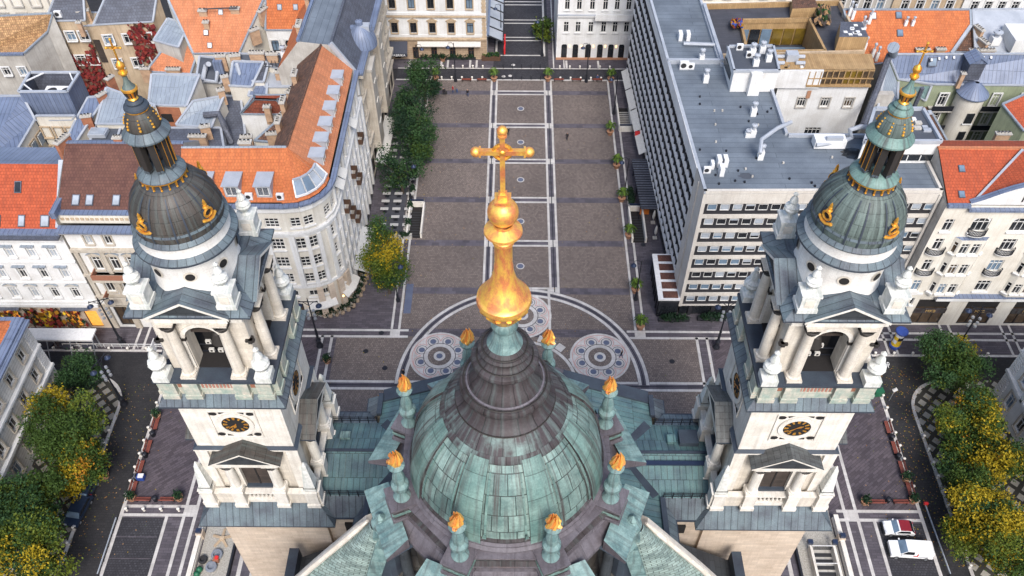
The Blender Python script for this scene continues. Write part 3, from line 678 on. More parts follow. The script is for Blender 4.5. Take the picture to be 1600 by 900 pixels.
for k in (-1, 1):
    a, b, c, d = (0, 53, 28.5), (0, 12, 28.5), (k*14.4, 12, 22.5), (k*14.4, 53, 22.5)
    s.face([a, b, c, d] if k > 0 else [d, c, b, a], 'copper_roof')
    # gutter rail and outer skirt of the nave
    y1 = 40.2
    a, b, c, d = (k*14.4, 53, 22.5), (k*14.4, 50.6, 22.5), (k*16.1, 50.6, 21.2), (k*16.1, 53.4, 21.2); s.face([a, b, c, d] if k > 0 else [d, c, b, a], 'copper_skirt')
    a, b, c, d = (k*14.4, 40.9, 22.5), (k*14.4, 12, 22.5), (k*16.0, 12, 20.6), (k*16.0, 39.6, 20.6); s.face([a, b, c, d] if k > 0 else [d, c, b, a], 'copper_skirt')
    s.box((k*16.0, 26, 20.5), (.2, 27.2, .2), 'copper_ridge'); s.box((k*16.1, 52, 21.1), (.2, 2.8, .2), 'copper_ridge')
    s.box((k*14.5, 26.5, 22.75), (.5, 28.6, .5), 'copper_ridge'); s.box((k*14.5, 51.6, 22.75), (.5, 2.6, .5), 'copper_ridge')
    # pediment edge over the facade
    a, b, c, d = (0, 53.5, 28.75), (0, 52.0, 28.75), (k*14.3, 52.0, 22.8), (k*14.3, 53.5, 22.8); s.face([a, b, c, d] if k > 0 else [d, c, b, a], 'copper_ridge')
    a, b = (0, 52.0, 28.75), (k*14.3, 52.0, 22.8); s.face([(0, 52, 28.4), (k*14.3, 52, 22.4), b, a] if k > 0 else [a, b, (k*14.3, 52, 22.4), (0, 52, 28.4)], 'copper_ridge')
    # valley flashings
    for (p0, p1) in (((13.9, 49.3), (10.7, 45.2)), ((10.7, 45.2), (13.9, 41.0))):
        z = lambda x: 28.5-x*6/14.4+.05
        P0, P1 = Vector((k*p0[0], p0[1], z(p0[0]))), Vector((k*p1[0], p1[1], z(p1[0]))); t = (P1-P0).normalized(); n = Vector((k*.385, 0, .923)); sd = n.cross(t)*.55
        q = [P0-sd, P0+sd, P1+sd, P1-sd]; nn = (q[1]-q[0]).cross(q[2]-q[0]); s.face(q if nn.z > 0 else q[::-1], 'copper_ridge')
B(s, 'nave_roof')
for k in (-1, 1):
    s = MB(); zx = lambda x: 28.5-x*6/14.4
    for (ya, yb) in ((49.4, 45.2), (45.2, 41.0)):
        ze = 22.5; far = ya > 46
        lo = ya if far else yb
        q = [(k*10.6, 45.2, 24.05), (k*20.3, 45.2, 24.05), (k*20.3, lo, ze), (k*14.2, lo, ze)]
        n = (Vector(q[1])-Vector(q[0])).cross(Vector(q[2])-Vector(q[0])); s.face(q if n.z > 0 else q[::-1], 'copper_roof')
    s.box((k*15.5, 45.2, 24.08), (9.6, .3, .12), 'copper_ridge')
    for lo, out, zo in ((49.4, 51.4, 21.5), (41.0, 39.55, 20.6)):
        q = [(k*14.4, lo, 22.5), (k*20.3, lo, 22.5), (k*20.3, out, zo), (k*15.9, out, zo)]
        n = (Vector(q[1])-Vector(q[0])).cross(Vector(q[2])-Vector(q[0])); s.face(q if n.z > 0 else q[::-1], 'copper_skirt')
        s.box((k*17.8, out, zo-.08), (4.6, .2, .2), 'copper_ridge')
    if k > 0:
        s.box((16, 44.0, 24.0), (8.2, .45, .2), 'lamp_blue'); s.box((17.6, 46.9, 24.0), (1.9, 1.6, .7), 'copper_ridge'); s.box((15.9, 46.9, 23.8), (.9, .9, .4), 'copper_roof')
    else: s.box((-17.5, 47.2, 23.6), (1.0, .8, .4), 'copper_pale')
    B(s, 'cross_roof')
    for y in (49.5, 40.95):
        s = MB()
        for z in (22.85, 23.2, 23.5): s.bar((k*14.6, y, z), (k*20.2, y, z), .06, .06, 'iron')
        for i in range(7): s.bar((k*(14.6+i*.93), y, 22.4), (k*(14.6+i*.93), y, 23.6), .08, .08, 'iron')
        B(s, 'roof_railing')
    s = MB()       # aisle roofs lower down
    q = [(k*14.9, 10, 15.6), (k*22.5, 10, 13.4), (k*22.5, 38.6, 13.4), (k*14.9, 40.4, 15.6)]
    n = (Vector(q[1])-Vector(q[0])).cross(Vector(q[2])-Vector(q[0])); s.face(q if n.z > 0 else q[::-1], 'slate_dark')
    s.box((k*22.9, 25, 7.5), (1.0, 27.6, 15.4), 'copper_ridge'); s.box((k*24.0, 24, 6.5), (1.4, 25, 13.0), 'copper_ridge')
    B(s, 'aisle_roof')
# ---- the main dome
DX, DY = -.60, 30.6
D = lambda: Vector((DX, DY, 0))
def oct_(r, z, off=0): return [(DX+r*cos(pi/8+i*pi/4+off), DY+r*sin(pi/8+i*pi/4+off), z) for i in range(8)]
s = MB()
def octring(r0, z0, r1, z1, m):
    A, Bq = oct_(r0, z0), oct_(r1, z1)
    for i in range(8): s.face([A[i], A[(i+1) % 8], Bq[(i+1) % 8], Bq[i]], m)
octring(7.3, 20, 7.3, 44.2, 'copper_dark')
for i in range(8):
    a = i*pi/4+pi/8
    for d in (-.115, .115):
        c = (DX+8.35*cos(a+d), DY+8.35*sin(a+d)); column(s, c[0], c[1], 36.5, 44.4, .42, 'slate_dark')
    s.box((DX+7.9*cos(a), DY+7.9*sin(a), 35.2), (2.6, 3.2, 2.6), 'copper_dark', a)
    b = a+pi/8
    s.box((DX+6.75*cos(b), DY+6.75*sin(b), 40.5), (.3, 2.5, 5.5), 'dark_inside', b); s.box((DX+6.85*cos(b), DY+6.85*sin(b), 43.6), (.5, 3.2, .4), 'copper_rib', b)
B(s, 'dome_drum')
s = MB()
octring(7.3, 44.2, 8.5, 44.5, 'copper_ridge'); octring(8.75, 44.5, 8.75, 45.0, 'copper_purple'); octring(8.75, 45.0, 8.0, 46.0, 'copper_purple'); octring(8.0, 46.0, 7.75, 46.0, 'copper_purple')
octring(7.75, 46.0, 7.75, 46.4, 'copper_brown'); octring(7.75, 46.4, 7.95, 46.45, 'copper_rib'); octring(7.95, 46.45, 7.95, 46.65, 'copper_purple'); octring(7.95, 46.65, 7.6, 46.75, 'copper_brown'); octring(7.6, 46.75, 7.6, 47.3, 'copper_brown')
octring(7.6, 47.3, 7.8, 47.35, 'copper_rib'); octring(7.8, 47.35, 7.8, 47.5, 'copper_purple'); octring(7.8, 47.5, 6.3, 47.65, 'copper_purple')
for i in range(8):
    a = i*pi/4+pi/8
    M = Matrix.Translation((DX, DY, 0)) @ RZ(a)
    q = MB()
    P8 = [(8.0, -2.3, 45.95), (8.0, 2.3, 45.95), (9.75, 2.75, 45.15), (9.75, -2.75, 45.15)]
    q.face(P8[::-1], 'copper_pale'); q.face([(9.75, -2.75, 44.75), (9.75, 2.75, 44.75), (9.75, 2.75, 45.15), (9.75, -2.75, 45.15)], 'copper_purple')
    for sy in (-1, 1):
        w_ = [(8.0, sy*2.3, 44.75), (9.75, sy*2.75, 44.75), (9.75, sy*2.75, 45.15), (8.0, sy*2.3, 45.95)]; q.face(w_ if sy < 0 else w_[::-1], 'copper_purple')
    q.face([(7.4, -2.3, 44.75), (7.4, 2.3, 44.75), (9.75, 2.75, 44.75), (9.75, -2.75, 44.75)], 'copper_ridge')
    q.box((7.6, 0, 46.75), (1.75, 1.7, 1.6), 'copper_brown'); q.box((7.6, 0, 47.55), (1.95, 1.9, .22), 'copper_purple'); q.box((7.6, 0, 46.9), (1.9, 1.85, .2), 'copper_rib'); q.box((7.6, 0, 46.25), (2.0, 1.95, .3), 'copper_purple')
    s.add(q, M)
for y in (8.2,):
    s.box((DX, DY-8.35, 44.9), (3.6, .5, .35), 'gold')
B(s, 'dome_cornice')
s = MB()
prof = [(6.55, 48.0), (6.5, 48.4), (6.42, 49.2), (6.25, 50.1), (5.98, 51.0), (5.6, 51.9), (5.1, 52.8), (4.5, 53.6), (3.95, 54.2)]
s.lathe((DX, DY, 0), prof, 'copper_green', 64, R=6.2)
for i in range(8):                                             # raised ribs between sunk panels
    a = i*pi/4+pi/8; hw = .150
    for j in range(len(prof)-1):
        (ra, za), (rb, zb) = prof[j], prof[j+1]; o = .16
        p = lambda r, z, d, e: (DX+(r+e)*cos(a+d), DY+(r+e)*sin(a+d), z+e*.5)
        n_ = 4
        for t in range(n_):
            d0, d1 = -hw+2*hw*t/n_, -hw+2*hw*(t+1)/n_
            q = [p(ra, za, d0, o), p(ra, za, d1, o), p(rb, zb, d1, o), p(rb, zb, d0, o)]
            s.face(q, 'copper_rib', [(d0*5+i*3, j*.95), (d1*5+i*3, j*.95), (d1*5+i*3, j*.95+.95), (d0*5+i*3, j*.95+.95)], True)
        for d in (-hw, hw):
            q = [p(ra, za, d, o), p(rb, zb, d, o), p(rb, zb, d, -.05), p(ra, za, d, -.05)]; s.face(q if d > 0 else q[::-1], 'copper_brown')
        for w0, w1 in ((-hw-.055, -hw-.03), (hw+.03, hw+.055)):
            if 0 < j < len(prof)-2: s.face([p(ra, za, w0, .07), p(ra, za, w1, .07), p(rb, zb, w1, .07), p(rb, zb, w0, .07)], 'copper_rib')
            if j == 1: s.face([p(ra, za, min(w0, hw), .07), p(ra, za, max(w1, -hw), .07), p(rb, zb, w1, .07), p(rb, zb, w0, .07)], 'copper_rib')
s.lathe((DX, DY, 0), [(4.25, 54.02), (4.22, 54.14), (3.9, 54.45)], 'copper_band', 64, R=4.4)
s.lathe((DX, DY, 0), [(6.85, 47.6), (6.9, 47.75), (6.7, 47.95), (6.72, 48.15), (6.5, 48.45)], 'copper_purple', 64, R=6.6)
s.lathe((DX, DY, 0), [(6.6, 48.4), (6.62, 48.55), (6.46, 48.75)], 'copper_brown', 64, R=6.6)
s.lathe((DX, DY, 0), [(3.92, 54.38), (3.55, 54.85), (2.95, 55.4)], 'copper_band', 48, R=3.6)
B(s, 'dome')
s = MB()
P_ = [(2.98, 55.3), (3.1, 55.36), (3.12, 55.5), (2.98, 55.58), (2.74, 55.8), (2.56, 56.15), (2.5, 56.5), (2.58, 56.56), (2.74, 56.66), (2.8, 56.85), (2.78, 57.05), (2.68, 57.2), (2.5, 57.24), (2.42, 57.26), (2.2, 57.33), (2.1, 57.62), (1.82, 57.9), (1.64, 58.3), (1.56, 58.75), (1.58, 59.0),
      (1.72, 59.05), (1.94, 59.14), (2.02, 59.32), (1.96, 59.5), (1.78, 59.6), (1.6, 59.62), (1.42, 59.75), (1.32, 59.95), (1.3, 60.15), (1.4, 60.18), (1.56, 60.26), (1.58, 60.42), (1.46, 60.54), (1.28, 60.56), (1.18, 60.66), (1.05, 60.75)]
s.lathe((DX-.06, DY, 0), P_, 'copper_brown', 48, R=2.2)
for r_, z_ in ((3.12, 55.34), (2.56, 56.53), (2.56, 57.27), (1.62, 59.03), (1.68, 59.63), (1.34, 60.17), (1.34, 60.57)):
    s.tube([(DX-.06+r_*cos(i*pi/20), DY+r_*sin(i*pi/20), z_) for i in range(41)], .05, 'dark_bronze', 5, cap=False)
s.lathe((DX-.06, DY, 0), [(2.42, 57.285), (2.3, 57.345)], 'copper_purple', 48, R=2.5)
s.lathe((DX-.06, DY, 0), [(1.12, 60.6), (1.05, 60.75), (.85, 61.1), (.68, 61.6), (.62, 62.0), (.7, 62.1), (.78, 62.3), (.78, 62.6), (.7, 62.75), (.6, 62.85)], 'copper_pale', 32)
B(s, 'dome_lantern')
s = MB(); c = (DX-.08, DY, 0)
s.lathe(c, [(.6, 62.8), (.72, 62.95), (.80, 63.2), (1.02, 63.65), (1.22, 64.0), (1.30, 64.15), (1.46, 64.3), (1.52, 64.5), (1.48, 64.75), (1.36, 64.85), (1.30, 64.95), (1.16, 65.22), (.92, 65.6), (.72, 66.05), (.60, 66.5), (.52, 66.9), (.50, 67.3), (.47, 67.4), (.47, 68.8), (.5, 68.85), (.56, 68.95), (.54, 69.1), (.48, 69.15), (.46, 69.3), (.62, 69.42), (.9, 69.62), (.98, 69.7), (.96, 69.82), (.74, 69.95), (.5, 70.1), (.48, 70.25)], 'gold_mottled', 40)
s.lathe((c[0], c[1], 71.0), [(max(.78*sin(pi*i/14), .001), -.78*cos(pi*i/14)) for i in range(15)], 'gold_mottled', 32)
for i in range(14):
    a = 2*pi*i/14; s.tube([(c[0]+.84*cos(a), c[1]+.84*sin(a), 63.25), (c[0]+1.3*cos(a), c[1]+1.3*sin(a), 64.15)], [.08, .17], 'gold', 6)
s.box((c[0], c[1], 71.85), (.80, .80, .16), 'gold_mottled'); s.box((c[0], c[1], 72.05), (.42, .42, .4), 'gold_mottled')
B(s, 'gilded_finial')
s = MB(); zc = 74.75
s.bar((c[0], c[1], 72.2), (c[0], c[1], 75.9), .24, .24, 'gold_mottled'); s.bar((c[0]-1.2, c[1], zc), (c[0]+1.2, c[1], zc), .24, .24, 'gold_mottled')
for x, z, ax in ((-1.22, zc, 0), (1.22, zc, 0), (0, 75.95, 1)):
    s.ball((c[0]+x, c[1], z), .25, 'gold_mottled', 14)
    if ax: s.lathe((c[0], c[1], z-.36), [(.13, 0), (.22, .05), (.22, .16), (.14, .2)], 'gold_mottled', 12)
    else: s.bar((c[0]+x*.80, c[1], z), (c[0]+x*.88, c[1], z), .38, .38, 'gold_mottled')
n = 28
for i in range(n):
    a, b = 2*pi*i/n, 2*pi*(i+1)/n
    s.tube([(c[0]+.40*cos(a), c[1], zc+.40*sin(a)), (c[0]+.40*cos(b), c[1], zc+.40*sin(b))], .1, 'gold', 8, cap=False)
s.ball((c[0], c[1], zc), .2, 'gold', 12)
B(s, 'dome_cross')
s = MB()
s.lathe((0, 0, 0), [(.62, 0), (.64, .12), (.5, .3), (.34, .55), (.32, .75), (.5, 1.0), (.66, 1.3), (.64, 1.55), (.42, 1.75), (.40, 1.9), (.46, 2.2), (.42, 2.5), (.24, 2.95), (.18, 3.15), (.25, 3.3), (.55, 3.45), (.60, 3.6), (.42, 3.75), (.3, 3.8)], 'copper_pale', 20)
fb = s.mesh('flame_baluster')
s = MB()
for i in range(16):
    a = i*2.4; r0 = .05+.22*((i*7) % 10)/10; h = .75+.45*((i*5) % 7)/7
    s.tube([(r0*cos(a), r0*sin(a), 0), (r0*1.7*cos(a), r0*1.7*sin(a), h*.35), (r0*1.5*cos(a+.5), r0*1.5*sin(a+.5), h*.7), (r0*.9*cos(a+.9), r0*.9*sin(a+.9), h*1.15)], [.13, .17, .12, .02], 'gold_mottled', 6)
s.ball((0, 0, .25), .34, 'gold', 10)
fl = s.mesh('flame')
for i in range(8):
    a = i*pi/4+pi/8
    o = link('flame_finial', fb, CH, Vector((DX+7.55*cos(a), DY+7.55*sin(a), 47.62))-CH.location, 0, (.92, .92, 1.12)); link('flame', fl, o, (0, 0, 3.72), i*1.3, (1.12, 1.12, .95))
# ---- curved roofs below the drum: a bulging tiled shell between a copper rib and a stone coping
for k in (-1, 1):
    mx = lambda p: (DX+k*(p[0]-DX), p[1], p[2])
    rib = [mx(G(*a)) for a in ((984, 838, 43.3), (989, 856, 42.3), (995, 875, 40.7), (1001, 893, 38.7), (1007, 913, 36.2), (1013, 938, 32.8), (1018, 968, 28.5), (1022, 1000, 23))]
    cop = [mx(G(*a)) for a in ((1004, 818, 43.3), (1020, 831, 42.2), (1040, 848, 40.6), (1062, 866, 38.6), (1090, 889, 35.9), (1122, 917, 32.4), (1160, 952, 28), (1200, 990, 22.5))]
    s = MB(); n = 10; base = len(s.v); L = 0
    for r_, c_ in zip(rib, cop):
        for t in range(n+1):
            u = t/n; b = 4*u*(1-u); s.v.append(tuple(Vector(r_)*(1-u)+Vector(c_)*u+Vector((k*.25, -.35, .5))*b))
    for i in range(len(rib)-1):
        for t in range(n):
            q = (base+i*(n+1)+t, base+i*(n+1)+t+1, base+(i+1)*(n+1)+t+1, base+(i+1)*(n+1)+t); w0 = (Vector(cop[i])-Vector(rib[i])).length
            w1 = (Vector(cop[i+1])-Vector(rib[i+1])).length; h0, h1 = i*3.2, (i+1)*3.2
            s.f.append((q, 'copper_scale', [(w0*t/n, -h0), (w0*(t+1)/n, -h0), (w1*(t+1)/n, -h1), (w1*t/n, -h1)], True))
    B(s, 'curved_roof')
    s = MB(); s.tube([(p[0]+k*.25, p[1], p[2]+.1) for p in cop], [.12]+[.26]*7, 'limestone', 6); s.tube([(p[0]+k*.1, p[1]+.5, p[2]-.8) for p in cop], .55, 'limestone', 6)
    B(s, 'coping')
    s = MB()
    for j in range(7):
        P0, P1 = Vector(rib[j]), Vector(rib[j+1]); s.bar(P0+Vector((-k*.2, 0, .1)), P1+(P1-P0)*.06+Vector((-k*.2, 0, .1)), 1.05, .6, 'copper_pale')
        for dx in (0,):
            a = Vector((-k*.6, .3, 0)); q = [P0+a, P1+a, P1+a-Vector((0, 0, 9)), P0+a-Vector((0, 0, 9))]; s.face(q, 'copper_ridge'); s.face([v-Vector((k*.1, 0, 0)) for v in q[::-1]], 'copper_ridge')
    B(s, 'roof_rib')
    s = MB(); u = rib[0]; s.box((u[0], u[1]+.2, u[2]+.2), (1.3, 1.3, .5), 'copper_pale')
    s.lathe((u[0], u[1]+.2, u[2]+.4), [(.5, 0), (.55, .15), (.38, .4), (.45, .6), (.72, 1.0), (.68, 1.3), (.4, 1.55), (.3, 1.7), (.34, 1.9), (.01, 2.3)], 'copper_pale', 16)
    B(s, 'copper_urn')
# ================================================================ buildings
def pieces(mb):
    "separate the pieces of a mesh that do not touch one another"
    n = len(mb.f); bb = []
    for q, m, uv, sm in mb.f:
        P = [mb.v[k] for k in q]; bb.append([min(p[i] for p in P)-.06 for i in range(3)]+[max(p[i] for p in P)+.06 for i in range(3)])
    par = list(range(n))
    def find(i):
        while par[i] != i: par[i] = par[par[i]]; i = par[i]
        return i
    for i in range(n):
        a = bb[i]
        for j in range(i+1, n):
            b = bb[j]
            if a[0] < b[3] and b[0] < a[3] and a[1] < b[4] and b[1] < a[4] and a[2] < b[5] and b[2] < a[5]: par[find(i)] = find(j)
    out = {}
    for i, (q, m, uv, sm) in enumerate(mb.f):
        o, mp = out.setdefault(find(i), (MB(), {}))
        for k in q:
            if k not in mp: mp[k] = len(o.v); o.v.append(mb.v[k])
        o.f.append((tuple(mp[k] for k in q), m, uv, sm))
    return [o for o, mp in out.values()]
class House:
    def __init__(s, name, label, cat, loc, group=None):
        s.root = thing(name, label, cat, loc, 0, group); s.loc = Vector(loc); s.wall = MB(); s.trim = MB(); s.roof = MB(); s.wins = []; s.extra = {}
    def part(s, n):
        return s.extra.setdefault(n, MB())
    def done(s, cap=95):
        for n, mb in (('wall', s.wall), ('cornice', s.trim), ('roof', s.roof)):
            if mb.f:
                for piece in (pieces(mb) if len(mb.f) < 240 and n != 'wall' else [mb]): piece.build(n, s.root)
        for n, mb in s.extra.items():
            if mb.f:
                for piece in (pieces(mb) if len(mb.f) < 1400 and n not in ('roof_anchor', 'red_ivy') else [mb]): piece.build(n, s.root)
        cp = Vector((0, 0, CAMH)); s.wins.sort(key=lambda w: (Vector(w[1])-cp).length)
        for key, p, rz in s.wins[:cap]: link('window', win_mesh(*key), s.root, Vector(p)-s.loc, rz)
        if len(s.wins) > cap:
            mb = MB()
            for key, p, rz in s.wins[cap:]: mb.add(win_mb(*key), Matrix.Translation(p) @ RZ(rz))
            o = mb.build('window', s.root); o['kind'] = 'stuff'
        return s.root
_wm, _wb = {}, {}
def win_mb(w, h, nx, ny, fr, gl, sur=None, hood=None, sill=True, arch=False, blind=0):
    "window seen from -y, centred at its foot; the opening is recessed .22 behind the wall face (y = 0)"
    k = (w, h, nx, ny, fr, gl, sur, hood, sill, arch, blind)
    if k in _wb: return _wb[k]
    b = MB(); y = .18; t = .055 if nx == 1 and ny == 1 else min(.10, w*.09)
    b.face([(-w/2, y+.05, 0), (w/2, y+.05, 0), (w/2, y+.05, h), (-w/2, y+.05, h)], gl)
    if blind: b.face([(-w/2+t, y+.03, h*(1-blind)), (w/2-t, y+.03, h*(1-blind)), (w/2-t, y+.03, h), (-w/2+t, y+.03, h)], 'glass_pale')
    for x in (-w/2+t/2, w/2-t/2): b.box((x, y, h/2), (t, .1, h), fr)
    for z in (t/2, h-t/2): b.box((0, y, z), (w, .1, t), fr)
    for i in range(1, nx): b.box((-w/2+w*i/nx, y-.01, h/2), (t*.75, .08, h), fr)
    for i in range(1, ny): b.box((0, y-.01, h*i/ny if ny > 2 else h*.70), (w, .08, t*.7), fr)
    if arch:
        for sx in (-1, 1):
            P = [(sx*w/2, y-.06, h), (sx*w/2, y-.06, h-w/2)]+[(sx*w/2*cos(a), y-.06, h-w/2+w/2*sin(a)) for a in (pi/8, pi/4, 3*pi/8, pi/2)]
            b.face(P if sx > 0 else P[::-1], sur or 'plaster_white')
    if sur:
        s = .22
        for x in (-w/2-s/2, w/2+s/2): b.box((x, -.05, h/2), (s, .14, h+.1), sur)
        b.box((0, -.05, h+s/2), (w+2*s, .14, s), sur)
    if sill: b.box((0, -.12, -.08), (w+.35, .34, .14), sill if isinstance(sill, str) else (sur or 'plaster_white'))
    if hood == 'flat': b.box((0, -.2, h+.42), (w+.7, .45, .14), 'metal_grey')
    elif hood:
        z = h+.35; W2 = w/2+.42
        b.box((0, -.1, z+.05), (2*W2, .3, .12), hood); b.face([(-W2, -.22, z+.1), (W2, -.22, z+.1), (0, -.22, z+.55)], hood)
        for sx in (-1, 1):
            q = [(sx*W2, -.32, z+.14), (0, -.32, z+.62), (0, 0, z+.62), (sx*W2, 0, z+.14)]; b.face(q if sx < 0 else q[::-1], 'metal_grey' if hood != 'plaster_beige' else hood)
    _wb[k] = b; return b
def win_mesh(*k):
    if k not in _wm: _wm[k] = win_mb(*k).mesh('window')
    return _wm[k]
GL = ['glass_dark']*6+['glass_warm', 'glass_blue', 'glass_pale']
def pick(L): return L[rnd.randrange(len(L))]
def facade(h, p0, p1, z0, z1, m, rows, us=None, n=0, mg=1.0, depth=.25):
    """wall from p0 to p1 (left to right as seen from outside) with real recessed openings.
    rows: (z, w, h, dict(nx, ny, fr, gl, sur, hood, sill, arch, us))"""
    p0, p1 = Vector((*p0[:2], 0)), Vector((*p1[:2], 0)); d = p1-p0; L = d.length; d.normalize(); nrm = Vector((d.y, -d.x, 0)); rz = atan2(d.y, d.x)
    if us is None: us = [mg+(L-2*mg)*(i+.5)/n for i in range(n)] if n else []
    holes = []
    for z, w, hh, o in rows:
        for u in o.get('us', us):
            if w/2 < u < L-w/2: holes.append((u-w/2, u+w/2, z, z+hh)); h.wins.append(((w, hh, o.get('nx', 2), o.get('ny', 2), o.get('fr', 'frame_white'), pick(o.get('gl', GL)), o.get('sur'), o.get('hood'), o.get('sill', True), o.get('arch', False), pick(o.get('bl', [0]))), tuple(p0+d*u+Vector((0, 0, z))), rz))
    zs = sorted({z0, z1}|{q for a in holes for q in a[2:]}); P = lambda u, z, e=0: p0+d*u-nrm*e+Vector((0, 0, z))
    for i in range(len(zs)-1):
        za, zb = zs[i], zs[i+1]
        if zb-za < 1e-4: continue
        cuts = sorted((a[0], a[1]) for a in holes if a[2] < zb-1e-4 and a[3] > za+1e-4); u = 0
        for a, b in cuts+[(L, L)]:
            if a > u+1e-4: h.wall.face([P(u, za), P(a, za), P(a, zb), P(u, zb)], m)
            u = max(u, b)
    for a, b, c, e in holes:
        for q in ([P(a, c), P(a, c, depth), P(a, e, depth), P(a, e)], [P(b, c, depth), P(b, c), P(b, e), P(b, e, depth)], [P(a, e), P(a, e, depth), P(b, e, depth), P(b, e)], [P(a, c, depth), P(a, c), P(b, c), P(b, c, depth)]): h.wall.face(q, m)
def band(mb, p0, p1, z, hh, dep, m, e0=0, e1=0):
    p0, p1 = Vector((*p0[:2], 0)), Vector((*p1[:2], 0)); d = (p1-p0).normalized(); n = Vector((d.y, -d.x, 0)); p0 = p0-d*e0; p1 = p1+d*e1
    c = (p0+p1)/2+n*(dep/2-.02); mb.box((c.x, c.y, z+hh/2), ((p1-p0).length, dep+.04, hh), m, atan2(d.y, d.x), bottom=True)
def poly(mb, pts, m):
    q = [Vector(p) for p in pts]; n = (q[1]-q[0]).cross(q[2]-q[0]); mb.face(q if n.z >= 0 else q[::-1], m)
def skirt(mb, pts, m, z0=-.1, skip=()):
    n = len(pts); a = sum(pts[i][0]*pts[(i+1) % n][1]-pts[(i+1) % n][0]*pts[i][1] for i in range(n)); q = pts if a > 0 else pts[::-1]
    for i in range(n):
        p, r = q[i], q[(i+1) % n]; mb.face([(p[0], p[1], z0), (r[0], r[1], z0), (r[0], r[1], r[2]), (p[0], p[1], p[2])], m)
def R3(*pts): return [G(*p) for p in pts]
_cm = {}
def chimney(root, x, y, z, w=1.6, d=.7, hh=1.6, rz=0, m='chimney_brick', pots=3):
    w, d, hh = w*.72, d*.8, hh*.8
    k = (w, d, hh, m, pots)
    if k not in _cm:
        b = MB(); b.box((0, 0, hh/2-.8), (w, d, hh+1.6), m); b.box((0, 0, hh+.08), (w+.25, d+.25, .2), 'plaster_grey')
        for i in range(pots): b.box((-w/2+w*(i+.5)/pots, 0, hh+.3), (w/pots*.5, d*.55, .28), 'plaster_grey', mt='dark_inside')
        _cm[k] = b.mesh('chimney')
    return link('chimney', _cm[k], root, Vector((x, y, z))-wloc(root), rz)
_sm = {}
def skylight(root, pts, m='glass_blue', w=.9, l=1.3):
    "roof window on the plane of three roof points, centred at the first"
    p, a, b_ = pts; n = (a-p).cross(b_-p).normalized(); n = n if n.z > 0 else -n
    t = Vector((-n.y, n.x, 0)).normalized(); u = n.cross(t)
    if (m, w, l) not in _sm:
        q = MB(); q.box((0, 0, .06), (w, l, .2), 'metal_slate', bottom=True); q.box((0, 0, .17), (w*.78, l*.82, .03), m); _sm[(m, w, l)] = q.mesh('skylight')
    o = link('skylight', _sm[(m, w, l)], root); M = Matrix((t, u, n)).transposed().to_4x4(); M.translation = p-wloc(root); o.matrix_local = M; return o
_dm = None
def dormer(root, p, rz, s=1.0):
    global _dm
    if not _dm:
        b = MB(); b.box((0, 1.1, 1.0), (1.9, 2.4, 2.0), 'metal_light'); b.box((0, 1.0, 2.05), (2.15, 2.8, .14), 'metal_light'); b.add(win_mb(1.5, 1.5, 2, 1, 'frame_white', 'glass_dark', None, None, False), Matrix.Translation((0, -.33, .35)))
        _dm = b.mesh('dormer')
    return link('dormer', _dm, root, Vector(p)-wloc(root), rz, s)
def vent(root, p, hh=1.4, w=.7):
    k = ('v', hh, w)
    if k not in _cm:
        b = MB(); b.box((0, 0, hh*.3), (w, w, hh*.6), 'plaster_white'); b.lathe((0, 0, hh*.6), [(w*.3, 0), (w*.3, hh*.3), (w*.55, hh*.3), (w*.55, hh*.4), (w*.1, hh*.48)], 'metal_light', 12); _cm[k] = b.mesh('roof_vent')
    return link('roof_vent', _cm[k], root, Vector(p)-wloc(root))
def aircon(root, p, rz=0, s=1.0):
    k = ('ac',)
    if k not in _cm:
        b = MB(); b.box((0, 0, .55), (.95, .42, .9), 'white_paint'); b.lathe((0, 0, 0), [], 'iron') if 0 else None
        b.face([(-.1+.32*cos(2*pi*i/14), -.22, .58+.32*sin(2*pi*i/14)) for i in range(14)], 'rubber'); b.box((0, 0, .05), (1.0, .5, .1), 'steel'); _cm[k] = b.mesh('air_conditioner')
    return link('air_conditioner', _cm[k], root, Vector(p)-wloc(root), rz, s)
def text(s, size, m, ext=.03):
    c = bpy.data.curves.new('lettering', 'FONT'); c.body = s; c.size = size; c.extrude = ext; c.align_x = 'CENTER'
    o = bpy.data.objects.new('lettering', c); COL.objects.link(o); dg = bpy.context.evaluated_depsgraph_get()
    me = bpy.data.meshes.new_from_object(o.evaluated_get(dg)); bpy.data.objects.remove(o); me.materials.clear(); me.materials.append(MAT[m]); me.name = 'lettering'; return me
def lettering(root, s, size, m, p, rz=0, tilt=pi/2):
    o = link('lettering', text(s, size, m), root, Vector(p)-wloc(root)); o.rotation_euler = (tilt, 0, rz); return o
V2 = lambda x, y: Vector((x, y, 0))

# ---- office block on the right of the square
H = House('office_building', 'long concrete office block with window bands and a flat blue grey roof beside the square', 'office', (38, 95, 0))
zt = 25.2
out = [(24.1, 83.0), (55.0, 83.4), (55.0, 95.0), (37.4, 95.0), (37.3, 105.9), (30.8, 112), (30.0, 143), (21.0, 143)]
H.roof.sheet(out, zt-.45, 'roof_felt')
q = H.wall
for i in range(8):
    a, b = out[i], out[(i+1) % 8]; band(H.trim, b, a, zt-.5, .52, .02, 'concrete') if 0 else None
    d = Vector((b[0]-a[0], b[1]-a[1], 0)); c = ((a[0]+b[0])/2, (a[1]+b[1])/2); n = Vector((-d.y, d.x, 0)).normalized()*.22
    H.trim.box((c[0]+n.x, c[1]+n.y, zt-.22), (d.length-.02, .4, .52), 'metal_light' if i > 1 else 'concrete', atan2(d.y, d.x))
for i in (1, 2, 3, 4, 5): p, r = out[i], out[i+1]; q.face([(p[0], p[1], -.1), (r[0], r[1], -.1), (r[0], r[1], zt), (p[0], p[1], zt)], 'plaster_white' if i > 1 else 'concrete')
fa, fb = V2(24.1, 83.0), V2(55.0, 83.4)
